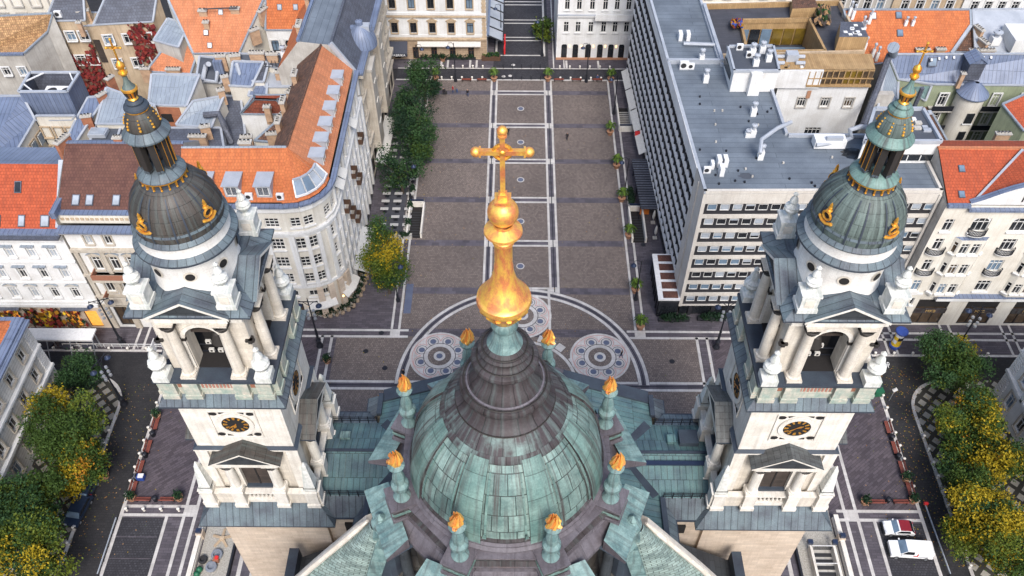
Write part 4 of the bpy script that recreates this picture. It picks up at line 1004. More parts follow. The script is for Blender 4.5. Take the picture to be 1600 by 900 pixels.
rowz = [21.45-2.62*k for k in range(8)]
us = [1.55+1.68*i for i in range(18)]
GO = ['glass_dark', 'glass_blue', 'glass_blue', 'glass_pale', 'glass_dark', 'glass_blue']
n0 = len(H.wins)
facade(H, fa+V2(0, .12), fb+V2(0, .12), 2.6, zt-.02, 'frame_dark', [(z+.30, 1.24, 1.08, dict(nx=1, ny=1, gl=GO, bl=[0, 0, .35, .6, .85], sill=False, us=us)) for z in rowz], depth=.12)
H.wins = [(k_, (p_[0], p_[1]-.17, p_[2]), r_) if i_ >= n0 else (k_, p_, r_) for i_, (k_, p_, r_) in enumerate(H.wins)]
zb = [zt]+[z for z in rowz]
for i, z in enumerate(rowz+[None]):
    top = zt-.5 if i == 0 else rowz[i-1]-.42; bot = (z+1.58) if z is not None else 2.45
    H.trim.box((39.6, 83.2+.14, (top+bot)/2), (30.85, .36, top-bot), 'concrete', .013, bottom=True)
H.trim.box((24.35, 83.25, 13.5), (.5, .6, 22.2), 'concrete', bottom=True); H.trim.box((54.85, 83.5, 13.5), (.35, .6, 22.2), 'concrete')
# flank to the square: blank corner pier, then bands
pa, pb = V2(24.1, 83.0), V2(23.75, 87.6); q.face([(pb.x, pb.y, 0), (pa.x, pa.y, 0), (pa.x, pa.y, zt), (pb.x, pb.y, zt)], 'concrete')
H.trim.box((23.86, 85.5, 12.6), (.16, .22, 24), 'concrete', .077)
ga, gb = V2(21.4, 143), V2(24.05, 87.6)
L = (gb-ga).length
facade(H, ga, gb, 0, zt-.02, 'frame_dark', [(z+.05, 1.25, 1.25, dict(nx=1, ny=1, gl=GO+['glass_blue', 'rust_wood', 'glass_blue'], bl=[0, 0, .5, .8], sill=False, us=[1.0+1.75*i for i in range(31)])) for z in rowz])
for i, z in enumerate(rowz+[None]):
    top = zt if i == 0 else rowz[i-1]-.35; bot = (z+1.5) if z is not None else 2.5
    if i: top = bot+.75
    band(H.trim, ga, gb, bot, top-bot, .28, 'plaster_white')
for i in range(32):
    p = ga+(gb-ga)*((.15+1.75*i)/L); H.trim.box((p.x-.12, p.y, 12.8), (.2, .1, 23), 'frame_dark', -.05)
q.box((39.5, 84.2, 1.2), (30, 1.4, 2.5), 'glass_dark')
for i in range(9): H.trim.box((26+3.4*i, 83.4, 1.3), (.5, .3, 2.5), 'frame_dark')
w = H.part('glass_porch')
w.box((22.55, 87.4, 1.9), (2.9, 9.0, 3.8), 'glass_dark'); w.box((22.5, 87.4, 3.95), (3.2, 9.3, .3), 'white_paint')
for i in range(5): w.box((22.75, 83.7+1.85*i, 4.13), (2.2, 1.3, .08), 'tile_brown')
for i in range(7): w.box((21.05, 83.2+1.4*i, 1.95), (.12, .12, 3.9), 'frame_dark')
w = H.part('canopy'); w.prism([(20.3, 103.2), (23.1, 103.2), (22.4, 115.6), (19.8, 115.6)], 3.0, 3.2, 'metal_slate')
for i in range(20): w.bar((20.2-.022*i, 103.5+.62*i, 3.24), (23.0-.03*i, 103.5+.62*i, 3.24), .12, .1, 'iron')
for y in (104, 109.5, 115): w.bar((20.3, y, 0), (20.3, y, 3.0), .14, .14, 'iron')
w = H.part('awning')
for i in range(4): y = 117+6.3*i; w.face([(22.4-.05*i*6, y, 3.7), (22.1-.05*i*6, y+6, 3.7), (20.9-.05*i*6, y+6, 3.0), (21.2-.05*i*6, y, 3.0)][::-1], 'cream_canvas')
w.box((21.4, 122.5, 3.3), (.9, .7, .6), 'sign_red')
# roof things
rt = zt-.45
pn = H.part('lift_house'); P = [G(1135, 70, 27.6), G(1205, 70, 27.6), G(1216, 112, 27.6), G(1143, 112, 27.6)]
P = [tuple(v[:2]) for v in (G(1147, 112, 28.2), G(1217, 112, 28.2), G(1208, 73, 28.2), G(1137, 74, 28.2))]
pn.prism(P, rt, 28.2, 'plaster_white', 'roof_felt_dark')
for i in range(4):
    a, b = P[i], P[(i+1) % 4]; d = Vector((b[0]-a[0], b[1]-a[1], 0)); pn.box(((a[0]+b[0])/2, (a[1]+b[1])/2, 28.35), (d.length+.3, .3, .4), 'metal_light', atan2(d.y, d.x))
c = (Vector((*P[0], 0))+Vector((*P[1], 0)))/2; pn.box((c.x, c.y-.3, 26.3), (1.6, 1.4, 4), 'plaster_white'); c = (Vector((*P[0], 0))+Vector((*P[3], 0)))/2; pn.box((c.x-.05, c.y, 26.4), (.12, 5, 1.3), 'glass_dark', .05)
for x, y in ((1175, 85), (1190, 82), (1200, 95), (1180, 102)): vent(H.root, G(x, y, 28.2), 1.8, .8)
for x, y in ((1155, 78), (1170, 90)): aircon(H.root, G(x, y, 28.2), 0, 1.0)
lb = H.part('parapet_wall'); lb.box((26.8, 112.3, 25.1), (8.2, .5, .8), 'metal_light', .0); lb.box((30.6, 120, 25.2), (.5, 16, 1.0), 'metal_light', .03)
for x, y, hh in ((1175, 205, 2.2), (1187, 240, 2.6), (1176, 172, 2.4), (1102, 120, 2.4), (1095, 90, 2.6), (1168, 205, 1.2)): vent(H.root, G(x, y+8, rt), hh*.9, .75)
for x, y, rz in ((1104, 270, 0), (1112, 262, 1.57), (1122, 258, 1.57), (1132, 258, 1.57), (1126, 272, 1.57), (1068, 108, 0), (1079, 108, 0), (1062, 62, 1.57), (1074, 62, 1.57)): aircon(H.root, G(x, y, rt), rz, 1.35 if 1060 < x < 1078 or x > 1115 else 1.0)
pp = H.part('duct'); A = [G(1187, 240, rt+2), G(1190, 218, rt+2.6), G(1215, 200, rt+2.4), G(1236, 191, rt+1.5)]; pp.tube(A, .28, 'metal_light', 8)
A = [G(1275, 226, rt+.9), G(1318, 221, rt+.9), G(1330, 215, rt+1.2), G(1328, 203, rt+2.3), G(1345, 198, rt+2.3), G(1372, 200, rt+2.3)]; pp.tube(A, .35, 'metal_light', 8); c = G(1293, 228, rt); pp.box((c.x, c.y, rt+.8), (4.2, 1.6, 1.3), 'white_paint'); pp.box((c.x+.4, c.y-.5, rt+1.7), (2.2, .5, .5), 'metal_light')
A = [G(1068, 68, rt+.5), G(1120, 70, rt+.5), G(1126, 92, rt+.5)]; pp.tube(A, .3, 'metal_light', 6)
pd = H.part('puddle'); c = G(1333, 240, rt); pd.face([(c.x+1.6*cos(a*pi/10)*(1+.15*sin(3*a)), c.y+1.2*sin(a*pi/10), rt+.012) for a in range(20)], 'glass_dark')
c = G(1166, 275, rt); pd.face([(c.x+1.0*cos(a*pi/10)*(1+.25*sin(2*a)), c.y+.6*sin(a*pi/10), rt+.012) for a in range(20)], 'roof_felt_dark')
for i in range(46):
    x, y = rnd.uniform(1062, 1350), rnd.uniform(140, 292); c = G(x, y, rt)
    if not (24.6 < c.x < 54 and (c.y < 94 or c.x < 36.5)): continue
    H.part('roof_anchor').box((c.x, c.y, rt+.12), (.22, .22, .3), pick(['iron', 'plaster_grey', 'iron']))
H.done(100)

# ---- white mansion with dark shop windows, far right
def mansion():
    H = House('white_mansion', 'white apartment house with curved gable, iron balconies and dark shop windows under gold lettering', 'apartment house', (75, 88, 0))
    Y = 81.6; x0, x1, ze = 55.15, 104, 24.4
    rows = [(19.6, 1.2, 2.2, dict(us=[1.5, 15.6, 21], nx=2, ny=2, arch=True)), (19.6, 2.3, 2.4, dict(us=[5.7, 10.9, 26], nx=3, ny=2, arch=True))]
    for z in (16.0, 11.9, 7.7): rows += [(z, 1.15, 2.2, dict(us=[1.5, 16.0, 26])), (z, 1.9, 2.2, dict(us=[10.9, 21], nx=3))]
    rows += [(.3, 4.6, 5.4, dict(us=[5.4, 12.6, 19.6, 26.6], nx=3, ny=1, fr='frame_dark', gl=['glass_warm'], sill=False)), (4.6, .5, 1.5, dict(us=[.5, 1.3, 2.1], nx=1, ny=1, arch=True)), (.1, 1.8, 3.0, dict(us=[1.2], nx=2, fr='frame_dark', gl=['glass_dark'], sill=False, arch=True))]
    facade(H, (x0, Y), (x1, Y), -.1, ze, 'plaster_cream', rows)
    for u in (5.4, 12.6, 19.6, 26.6):
        H.trim.box((x0+u, Y-.1, 3.45), (4.6, .2, .95), 'copper_brown'); H.trim.box((x0+u, Y+.1, 5.0), (4.6, .2, 1.6), 'dark_inside')
        lettering(H.root, 'MKB', .75, 'lettering_gold', (x0+u, Y-.22, 3.2))
    H.trim.box((x0+24, Y-.35, 6.6), (38, .8, .7), 'plaster_white', bottom=True); H.trim.box((x0+24, Y-.4, 7.0), (38, .9, .1), 'metal_blue')
    band(H.trim, (x0, Y), (x0+3.0, Y), 7.0, .25, .2, 'plaster_white'); band(H.trim, (x0+2.9, Y), (x0+19, Y), 23.6, .35, .6, 'metal_blue'); band(H.trim, (x0, Y), (x0+2.9, Y), 24.2, .45, .5, 'metal_blue'); band(H.trim, (x0+19, Y), (x1, Y), 24.2, .45, .5, 'metal_blue')
    for u, z in ((5.7, 19.3), (1.5, 15.7), (10.9, 15.7), (1.5, 11.6), (10.9, 11.6), (21, 15.7)):
        m = MB(); n = 10
        m.face([(1.25*cos(pi+pi*i/n), .75*sin(pi+pi*i/n), 0) for i in range(n+1)], 'plaster_white'); m.face([(1.25*cos(pi+pi*i/n), .75*sin(pi+pi*i/n), -.15) for i in range(n+1)][::-1], 'plaster_white')
        for i in range(n):
            a, b = [(1.25*cos(pi+pi*t/n), .75*sin(pi+pi*t/n)) for t in (i, i+1)]
            for z_ in (.1, .95): m.bar((*a, z_), (*b, z_), .07, .07, 'iron')
            for f in (0, .5): m.bar((a[0]+(b[0]-a[0])*f, a[1]+(b[1]-a[1])*f, 0), (a[0]+(b[0]-a[0])*f, a[1]+(b[1]-a[1])*f, .95), .06, .06, 'iron')
            m.face([(*a, -.15), (*b, -.15), (*b, 0), (*a, 0)], 'plaster_white')
        link('balcony', m.mesh('balcony'), H.root, Vector((x0+u, Y-.02, z))-H.loc)
    # bay with three faces
    for u in (5.6, 16.2):
        P = [(x0+u-2.3, Y), (x0+u-1.6, Y-.7), (x0+u+1.6, Y-.7), (x0+u+2.3, Y)]
        for z0 in (7.2,):
            for i in range(3): facade(H, P[i], P[i+1], z0, 18.6, 'plaster_cream', [(z, .55 if i != 1 else 1.05, 2.0, dict(nx=1 if i != 1 else 2)) for z in (7.9, 11.9, 15.9)], n=1 if i != 1 else 2, mg=.1)
            H.wall.face([(p[0], p[1], 18.6) for p in P], 'metal_blue')
    # gable
    n = 14; gx0, gx1 = x0+2.9, x0+18.9; c = (gx0+gx1)/2
    pr = [(gx0+(gx1-gx0)*i/n, ze+ (.35+3.3*(sin(pi*i/n)**1.2))) for i in range(n+1)]
    for i in range(n):
        (a, za), (b, zb) = pr[i], pr[i+1]
        H.wall.face([(a, Y, ze-.1), (b, Y, ze-.1), (b, Y, zb), (a, Y, za)], 'plaster_white'); H.trim.face([(a, Y-.25, za+.05), (b, Y-.25, zb+.05), (b, Y+.6, zb+.05), (a, Y+.6, za+.05)], 'metal_blue'); H.wall.face([(b, Y+.6, ze-.1), (a, Y+.6, ze-.1), (a, Y+.6, za), (b, Y+.6, zb)], 'plaster_white')
    for i in range(5): H.trim.box((c-1.6+.45*i, Y-.05, ze+1.2), (.14, .1, 1.2), 'dark_inside')
    # roof
    zr = 27.6; ra = [(x0+.1, Y, ze+.15), (x1, Y, ze+.15), (x1, Y+7.4, zr), (x0+.1, Y+7.4, zr)]; poly(H.roof, ra, 'tile_red')
    poly(H.roof, [(x0+.1, Y+7.4, zr), (x1, Y+7.4, zr), (x1, Y+12, 25.2), (x0+.1, Y+12, 25.2)], 'tile_red')
    H.roof.box(((x0+x1)/2, Y+7.4, zr+.05), (x1-x0, .4, .25), 'tile_pale')
    poly(H.roof, [(gx0+.6, Y+.3, ze+.5), (c, Y+.3, 27.7), (c, Y+7, 27.7)], 'tile_red'); poly(H.roof, [(c, Y+.3, 27.7), (gx1-.6, Y+.3, ze+.5), (c, Y+7, 27.7)], 'metal_blue'); H.roof.bar((gx0+.6, Y+.3, ze+.55), (c, Y+7, 27.75), .3, .2, 'metal_light')
    skirt(H.wall, [(x0, Y+.02, ze), (x1, Y+.02, ze), (x1, Y+13, 25.5), (x0, Y+13, 25.5)], 'plaster_cream') if 0 else None
    for a, b in (((x0, Y), (x0, Y+13)), ((x1, Y), (x1, Y+13)), ((x0, Y+13), (x1, Y+13))): H.wall.face([(*a, 0), (*b, 0), (*b, ze+.05), (*a, ze+.05)], 'plaster_grey')
    H.wall.face([(x0, Y, ze), (x0, Y+13, ze), (x0, Y+12, 25.2), (x0, Y+7.4, 27.6)], 'plaster_grey')
    sl = lambda u, v: Vector((x0+u, Y+v, ze+.15+v*3.05/7.4))
    for u, v in ((2.0, 1.2), (2.6, 4.6)): skylight(H.root, (sl(u, v), sl(u+1, v), sl(u, v+1)), w=.8, l=1.0)
    H.done()
mansion()
# ---- curved corner house with the orange roof, left of the square
def corner_house():
    H = House('corner_house', 'cream corner house with a rounded corner and bright orange tile roof with dormers', 'apartment house', (-33, 92, 0))
    ze = 22.9; A = V2(-44.2, 82.5); B = V2(-30.6, 82.5); Cc = (-30.2, 87.6); r = 5.1
    arc = [V2(Cc[0]+r*sin(t), Cc[1]-r*cos(t)) for t in [radians(90)*i/5 for i in range(6)]]; arc[0] = B; E_ = V2(-25.1, 112.6)
    rows = lambda o: [(18.7, 1.9, 1.7, o), (14.4, 1.8, 2.1, o), (10.9, 1.8, 2.0, o), (7.6, 1.8, 1.9, o), (4.6, 1.9, 1.2, dict(o, ny=1)), (.2, 2.3, 2.8, dict(o, nx=2, ny=1, fr='frame_dark', gl=['glass_warm', 'glass_dark'], sill=False))]
    o = dict(nx=3, ny=3, gl=['glass_dark'])
    facade(H, A, B, -.1, ze, 'plaster_cream', rows(o), n=4, mg=.6)
    for i in range(5): facade(H, arc[i], arc[i+1], -.1, ze, 'plaster_cream', [(z, min(w, 1.35), h_, dict(q, nx=2)) for z, w, h_, q in rows(o)] if i in (0, 1, 2, 3, 4) and i != 2 else [], n=1, mg=.0)
    facade(H, arc[5], E_, -.1, ze, 'plaster_cream', rows(o), n=10, mg=.8)
    segs = [(A, B)]+[(arc[i], arc[i+1]) for i in range(5)]+[(arc[5], E_)]
    for a, b in segs:
        for z, hh, dp, m in ((17.6, .35, .45, 'plaster_white'), (17.0, .5, .2, 'plaster_white'), (6.7, .45, .3, 'plaster_white'), (21.6, 1.1, .25, 'plaster_white'), (22.75, .3, .7, 'metal_blue')): band(H.trim, a, b, z, hh, dp, m, .05, .05)
    for i in range(1, 5): H.trim.box((arc[i].x, arc[i].y, 12.0), (.55, .55, 10), 'plaster_white', radians(18*i)); H.trim.box((arc[i].x, arc[i].y, 3.3), (.9, .9, 6.6), 'limestone_beige', radians(18*i))
    for i in range(11): p = arc[5]+(E_-arc[5])*(i/10); H.trim.box((p.x+.12, p.y, 9), (.5, .6, 18), 'plaster_white'); H.trim.box((p.x+.1, p.y, 20.2), (.35, .5, 3.2), 'plaster_white')
    for i in range(5): p = A+(B-A)*(i/4); H.trim.box((p.x, p.y-.1, 12), (.8, .4, 10.5), 'plaster_white')
    # balconies
    bm = MB(); bm.box((0, -.5, 0), (1.9, 1.0, .15), 'plaster_grey', bottom=True)
    for x0, x1, y0, y1 in ((-.95, .95, -1, -1), (-.95, -.95, -1, 0), (.95, .95, -1, 0)): bm.box(((x0+x1)/2, (y0+y1)/2, .55), (abs(x1-x0)+.06, abs(y1-y0)+.06, .95), 'frame_brown')
    me = bm.mesh('balcony')
    for u, z in ((5.7, 14.3), (5.7, 10.8)): link('balcony', me, H.root, A+V2(A.x*0+u+2.9, 0)+Vector((0, 0, z))-H.loc, 0)
    d = E_-arc[5]
    for f, z in ((.13, 14.3), (.23, 10.8), (.33, 7.5), (.43, 14.3), (.53, 10.8), (.75, 14.3)): link('balcony', me, H.root, arc[5]+d*f+Vector((0, 0, z))-H.loc, pi/2)
    aw = MB(); aw.face([(-1.1, 0, .9), (1.1, 0, .9), (1.15, -1.3, 0), (-1.15, -1.3, 0)][::-1], 'cream_canvas'); aw.face([(-1.15, -1.3, 0), (1.15, -1.3, 0), (1.15, -1.3, -.2), (-1.15, -1.3, -.2)], 'cream_canvas'); am = aw.mesh('awning')
    for i in (0, 1, 3, 4): p = (arc[i]+arc[i+1])/2; link('awning', am, H.root, p+Vector((0, 0, 3.1))-H.loc, radians(18*i+9))
    for f, z in ((.08, 20.0), (.17, 20.0), (.62, 20)): link('awning', am, H.root, arc[5]+d*f+Vector((0, 0, z))-H.loc, pi/2, .9)
    q = H.part('cafe_awning'); q.face([(-24.9, 89, 3.6), (-24.9, 98.5, 3.6), (-22.6, 98.5, 2.7), (-22.6, 89, 2.7)][::-1], 'cream_canvas')
    lm = MB(); lm.ball((0, -.2, 0), .16, 'lit_warm', 8); lmm = lm.mesh('wall_lamp')
    for i in range(5): p = arc[i]; link('wall_lamp', lmm, H.root, p+V2(.3*sin(radians(18*i)), -.35)+Vector((0, 0, 3.0))-H.loc)
    # roof
    zr = 27.4; r0, r1, r2 = Vector((-44.2, 88.6, zr)), Vector((-30.4, 88.8, zr)), Vector((-29.6, 112.8, zr))
    e0, e1 = Vector((-44.2, 82.6, 23.05)), Vector((-29.2, 82.8, 23.05)); f0, f1 = Vector((-25.4, 86.4, 23.05)), Vector((-25.4, 112.8, 23.05))
    poly(H.roof, [e0, e1, r1, r0], 'tile_orange'); poly(H.roof, [f0, f1, r2, r1], 'tile_pale')
    mids = [Vector((arc[i].x-.15, arc[i].y+.1, 23.05)) for i in range(6)]
    for i in range(5): poly(H.roof, [mids[i], mids[i+1], r1], 'tile_orange')
    poly(H.roof, [r0, r1, Vector((-33.5, 92.5, 24.2)), Vector((-44.2, 92.5, 24.2))], 'tile_old'); poly(H.roof, [r1, r2, Vector((-33.8, 112.8, 23.8)), Vector((-33.5, 92.5, 24.2))], 'tile_old')
    H.roof.tube([r0, r1], .18, 'metal_grey', 6); H.roof.tube([r1, r2], .18, 'tile_old', 6)
    H.wall.face([(-44.2, 82.5, 0), (-44.2, 92.5, 0), (-44.2, 92.5, 24.2), (-44.2, 88.6, zr), (-44.2, 82.5, 22.9)], 'plaster_grey'); H.wall.face([(-25.1, 112.8, 0), (-33.8, 112.8, 0), (-33.8, 112.8, 23.8), (-29.6, 112.8, zr), (-25.1, 112.8, 22.9)], 'plaster_grey')
    H.wall.face([(-33.8, 112.8, 0), (-33.5, 92.5, 0), (-33.5, 92.5, 24.2), (-33.8, 112.8, 23.8)], 'plaster_grey'); H.wall.face([(-33.5, 92.5, 0), (-44.2, 92.5, 0), (-44.2, 92.5, 24.2), (-33.5, 92.5, 24.2)], 'plaster_grey')
    cw = H.part('corner_glazing')
    for i in range(1, 5):
        a, b = mids[i], mids[i+1]; up = lambda v, f: v+(r1-v)*f
        cw.face([up(a, .06)+Vector((0, 0, .4)), up(b, .06)+Vector((0, 0, .4)), up(b, .30)+Vector((0, 0, .8)), up(a, .30)+Vector((0, 0, .8))], 'glass_pale' if i > 2 else 'glass_blue')
        for v in (a, b): cw.bar(up(v, .05)+Vector((0, 0, .3)), up(v, .31)+Vector((0, 0, .85)), .16, .3, 'white_paint')
        cw.bar(up(a, .05)+Vector((0, 0, .4)), up(b, .05)+Vector((0, 0, .4)), .16, .3, 'white_paint'); cw.bar(up(a, .31)+Vector((0, 0, .85)), up(b, .31)+Vector((0, 0, .85)), .3, .25, 'metal_light')
    for x, y in ((322, 308), (366, 308), (415, 308)): p = G(x, y, 23.3); dormer(H.root, (p.x, 83.4, 23.4), 0, 1.05)
    for y in (90.2, 93.5, 97.0, 100.6, 104.3, 108.2): dormer(H.root, (-26.3, y, 23.3), pi/2, 1.0)
    for x, y in ((391, 312), (440, 310)): aircon(H.root, (G(x, y, 23.1).x, 83.2, 23.2), 0, 1.0)
    chimney(H.root, -36, 89.5, 26.8, 2.2, .8, 1.0); chimney(H.root, -33.5, 101, 24.6, 2.2, .8, 1.6, pi/2); chimney(H.root, -32.8, 107, 25, 2, .8, 1.6, pi/2); chimney(H.root, -33.3, 96.2, 24.6, 1.6, .8, 1.6, pi/2)
    H.done()
corner_house()
# ---- ornate house under the brown roof
def ornate():
    H = House('ornate_house', 'richly carved stone house with balconies under a long brown tile roof', 'apartment house', (-52, 86, 0))
    x0, x1, Y, ze = -60.0, -44.3, 80.3, 20.6
    o = dict(nx=2, ny=2, sur='ornate_stone')
    facade(H, (x0, Y), (x1, Y), -.1, ze, 'plaster_white', [(17.6, 1.0, 2.0, dict(o, us=[3.0, 5.6, 10.2, 12.8])), (12.6, 1.2, 2.6, dict(o, us=[2.6, 5.0, 7.4, 11.6, 14], hood='ornate_stone')), (8.0, 1.2, 2.6, dict(o, us=[2.6, 5.0, 7.4, 11.6, 14])), (.4, 2.4, 4.2, dict(nx=2, ny=1, fr='frame_dark', us=[2.6, 7.0, 12.2], sill=False, gl=['glass_warm', 'glass_dark']))])
    for z, hh, dp in ((11.6, .4, .5), (16.4, .5, .5), (6.9, .5, .6), (5.0, .3, .35), (20.2, .5, .9)): band(H.trim, (x0, Y), (x1, Y), z, hh, dp, 'ornate_stone')
    for u in (.5, 4.0, 8.9, 10.3, 15.2): H.trim.box((x0+u, Y-.15, 11.7), (.6, .4, 9), 'ornate_stone'); H.trim.box((x0+u, Y-.15, 2.6), (.9, .4, 5), 'ornate_stone')
    for z in (11.8, 7.1):
        b = MB(); b.box((0, -.8, 0), (6.6, 1.6, .4), 'ornate_stone', bottom=True); b.box((0, -1.5, .7), (6.6, .15, .9), 'rust_wood' if z > 10 else 'ornate_stone'); b.box((-3.2, -.8, .7), (.15, 1.5, .9), 'rust_wood'); b.box((3.2, -.8, .7), (.15, 1.5, .9), 'rust_wood')
        for x in (-2.6, 0, 2.6): b.box((x, -.5, -.6), (.5, 1.0, .9), 'ornate_stone')
        link('balcony', b.mesh('balcony'), H.root, Vector((x0+5, Y, z))-H.loc)
    band(H.trim, (x0, Y), (x1, Y), 20.7, .35, 1.3, 'metal_blue'); H.wall.box(((x0+x1)/2, Y+.9, 21.6), (x1-x0, .4, 1.6), 'plaster_cream')
    for i in range(24): H.trim.box((x0+.5+i*.65, Y+.66, 21.6), (.42, .1, .42), 'plaster_beige')
    H.trim.box(((x0+x1)/2, Y+1.0, 22.5), (x1-x0, 1.0, .2), 'metal_blue')
    poly(H.roof, [(x0, Y+1.2, 22.5), (x1, Y+1.2, 22.5), (x1, Y+9.5, 27.2), (x0, Y+9.5, 27.2)], 'tile_brown'); poly(H.roof, [(x0, Y+9.5, 27.2), (x1, Y+9.5, 27.2), (x1, Y+14, 24), (x0, Y+14, 24)], 'metal_blue')
    H.roof.box(((x0+x1)/2, Y+9.5, 27.25), (x1-x0, .5, .2), 'metal_blue'); H.roof.box((x0-.1, Y+5, 25.0), (.8, 9.6, .5), 'metal_light') if 0 else None
    for a, b in (((x0, Y), (x0, Y+14)), ((x1, Y), (x1, Y+14)), ((x0, Y+14), (x1, Y+14))): H.wall.face([(*a, 0), (*b, 0), (*b, 22.5), (*a, 22.5)], 'plaster_grey')
    for x in (x0, x1): H.wall.face([(x, Y, 22.4), (x, Y+14, 22.4), (x, Y+14, 24), (x, Y+9.5, 27.2)], 'plaster_grey')
    sl = lambda u, v: Vector((x0+u, Y+1.2+v, 22.5+v*4.7/8.3))
    for u in (2.3, 4.1, 7.6, 11.2): skylight(H.root, (sl(u, 1.3), sl(u+1, 1.3), sl(u, 2.3)), 'glass_pale', 1.0, 1.5)
    chimney(H.root, x0+7, Y+9.8, 26.6, 1.5, .8, 1.5, m='red_brick'); chimney(H.root, x0-.2, Y+9.3, 26.8, 3.2, .8, 1.3, 1.2, m='red_brick', pots=5)
    s = H.part('shop_sign'); s.tube([(x0+11.5, Y-.6, 6.6), (x0+12.6, Y-1.0, 4.4)], .3, 'sign_red', 8); s.box((x0+9.5, Y-.4, 4.6), (4.2, .5, .9), 'dark_inside'); s.box((x0+9.5, Y-.7, 4.7), (3.6, .06, .2), 'sign_yellow'); s.ball((x0+13.6, Y-.7, 3.0), .4, 'sign_red', 10)
    for i in range(5): s.box((x0+8.6+i*1.5, Y-.6, .15), (1.0, .5, .3), 'rust_wood')
    H.done()
ornate()
# ---- white house with the red roof and the flowered shop front
def redroof():
    H = House('white_house', 'plain white house with grey window hoods, red tile roof and a flower covered shop front', 'apartment house', (-78, 86, 0))
    x0, x1, Y, ze = -104, -60.2, 80.1, 19.2
    us = [44-2.6-2.92*i for i in range(14)]
    o = dict(us=us, sur='plaster_white', gl=['glass_dark', 'glass_dark', 'glass_pale'])
    facade(H, (x0, Y), (x1, Y), 5.2, ze, 'plaster_white', [(15.2, 1.05, 1.9, dict(o, hood='flat', bl=[1, 0, 1])), (11.0, 1.05, 2.1, dict(o, hood='flat')), (6.9, 1.05, 2.2, dict(o, hood='plaster_grey', bl=[0, 0, 0, .5]))], us=us)
    us2 = [44-2.2-2.9*i for i in range(14)]
    facade(H, (x0, Y), (x1, Y), -.1, 5.2, 'limestone_beige', [(.2, 1.9, 3.7, dict(us=us2, nx=1, ny=1, fr='frame_dark', gl=['lit_shop', 'lit_shop', 'glass_warm'], sill=False))], us=us2)
    for z, hh, dp in ((10.0, .25, .2), (14.2, .25, .2), (5.2, .5, .5), (5.9, .2, .25), (18.9, .5, .7)): band(H.trim, (x0, Y), (x1, Y), z, hh, dp, 'plaster_white')
    band(H.trim, (x0, Y), (x1, Y), 19.4, .25, 1.0, 'metal_slate'); H.trim.box(((x0+x1)/2, Y+.2, 19.8), (x1-x0, 1.0, .3), 'metal_blue')
    poly(H.roof, [(x0, Y+.5, 19.8), (x1, Y+.5, 19.8), (x1, Y+7.6, 25.2), (x0, Y+7.6, 25.2)], 'tile_red'); poly(H.roof, [(x0, Y+7.6, 25.2), (x1, Y+7.6, 25.2), (x1, Y+13, 23.6), (x0, Y+13, 23.6)], 'metal_blue')
    H.roof.box((x1+.25, Y+5, 22.9), (.7, 10, 1.0), 'metal_blue'); H.roof.bar((x1-.2, Y+.6, 20.2), (x1-.2, Y+7.8, 25.7), .7, .5, 'metal_light')
    for x in (x0, x1): H.wall.face([(x, Y, 0), (x, Y+13, 0), (x, Y+13, 23.6), (x, Y+7.6, 25.2), (x, Y+.5, 19.8), (x, Y, 19.2)], 'plaster_grey')
    sl = lambda u, v: Vector((x1-u, Y+.5+v, 19.8+v*5.4/7.1))
    for u, v, w in ((2.2, 1.0, 1.2), (5.3, 1.0, .9), (8.6, 1.0, 1.0), (6.0, 4.6, .9), (11.5, 1.0, 1)): skylight(H.root, (sl(u, v), sl(u+1, v), sl(u, v+1)), 'glass_pale' if u < 6 and v < 2 else 'glass_dark', w, 1.6)
    fl = H.part('flower_garland')
    for i in range(420):
        u = rnd.choice([4.6, 7.6, 10.6, 13.4, 16.4, 19.4])+rnd.gauss(0, .75); z = rnd.uniform(.6, 4.6)
        s = rnd.uniform(.12, .3); a = rnd.uniform(0, pi); p = Vector((x1-u, Y-.15-rnd.random()*.7, z)); t = Vector((cos(a), .3, sin(a)))*s; b_ = Vector((-sin(a), .4, cos(a)))*s
        fl.face([p-t-b_, p+t-b_, p+t+b_, p-t+b_], rnd.choice(['autumn_red', 'autumn_red', 'leaf_deep', 'leaf_orange', 'frame_brown', 'sign_yellow' if rnd.random() < .4 else 'autumn_red']))
    pn = H.part('shop_panel')
    for u, m in ((9.0, 'sign_yellow'), (14.7, 'sign_yellow')): pn.box((x1-u, Y-.2, 2.0), (1.3, .15, 3.2), m); pn.box((x1-u-.1, Y-.3, 3.2), (.9, .1, 1.0), 'leaf_orange')
    for u in (3.6, 13.6): pn.face([(x1-u-2, Y-.1, 5.2), (x1-u+2, Y-.1, 5.2), (x1-u+2, Y-.9, 4.9), (x1-u-2, Y-.9, 4.9)][::-1], 'metal_slate')
    H.done()
redroof()
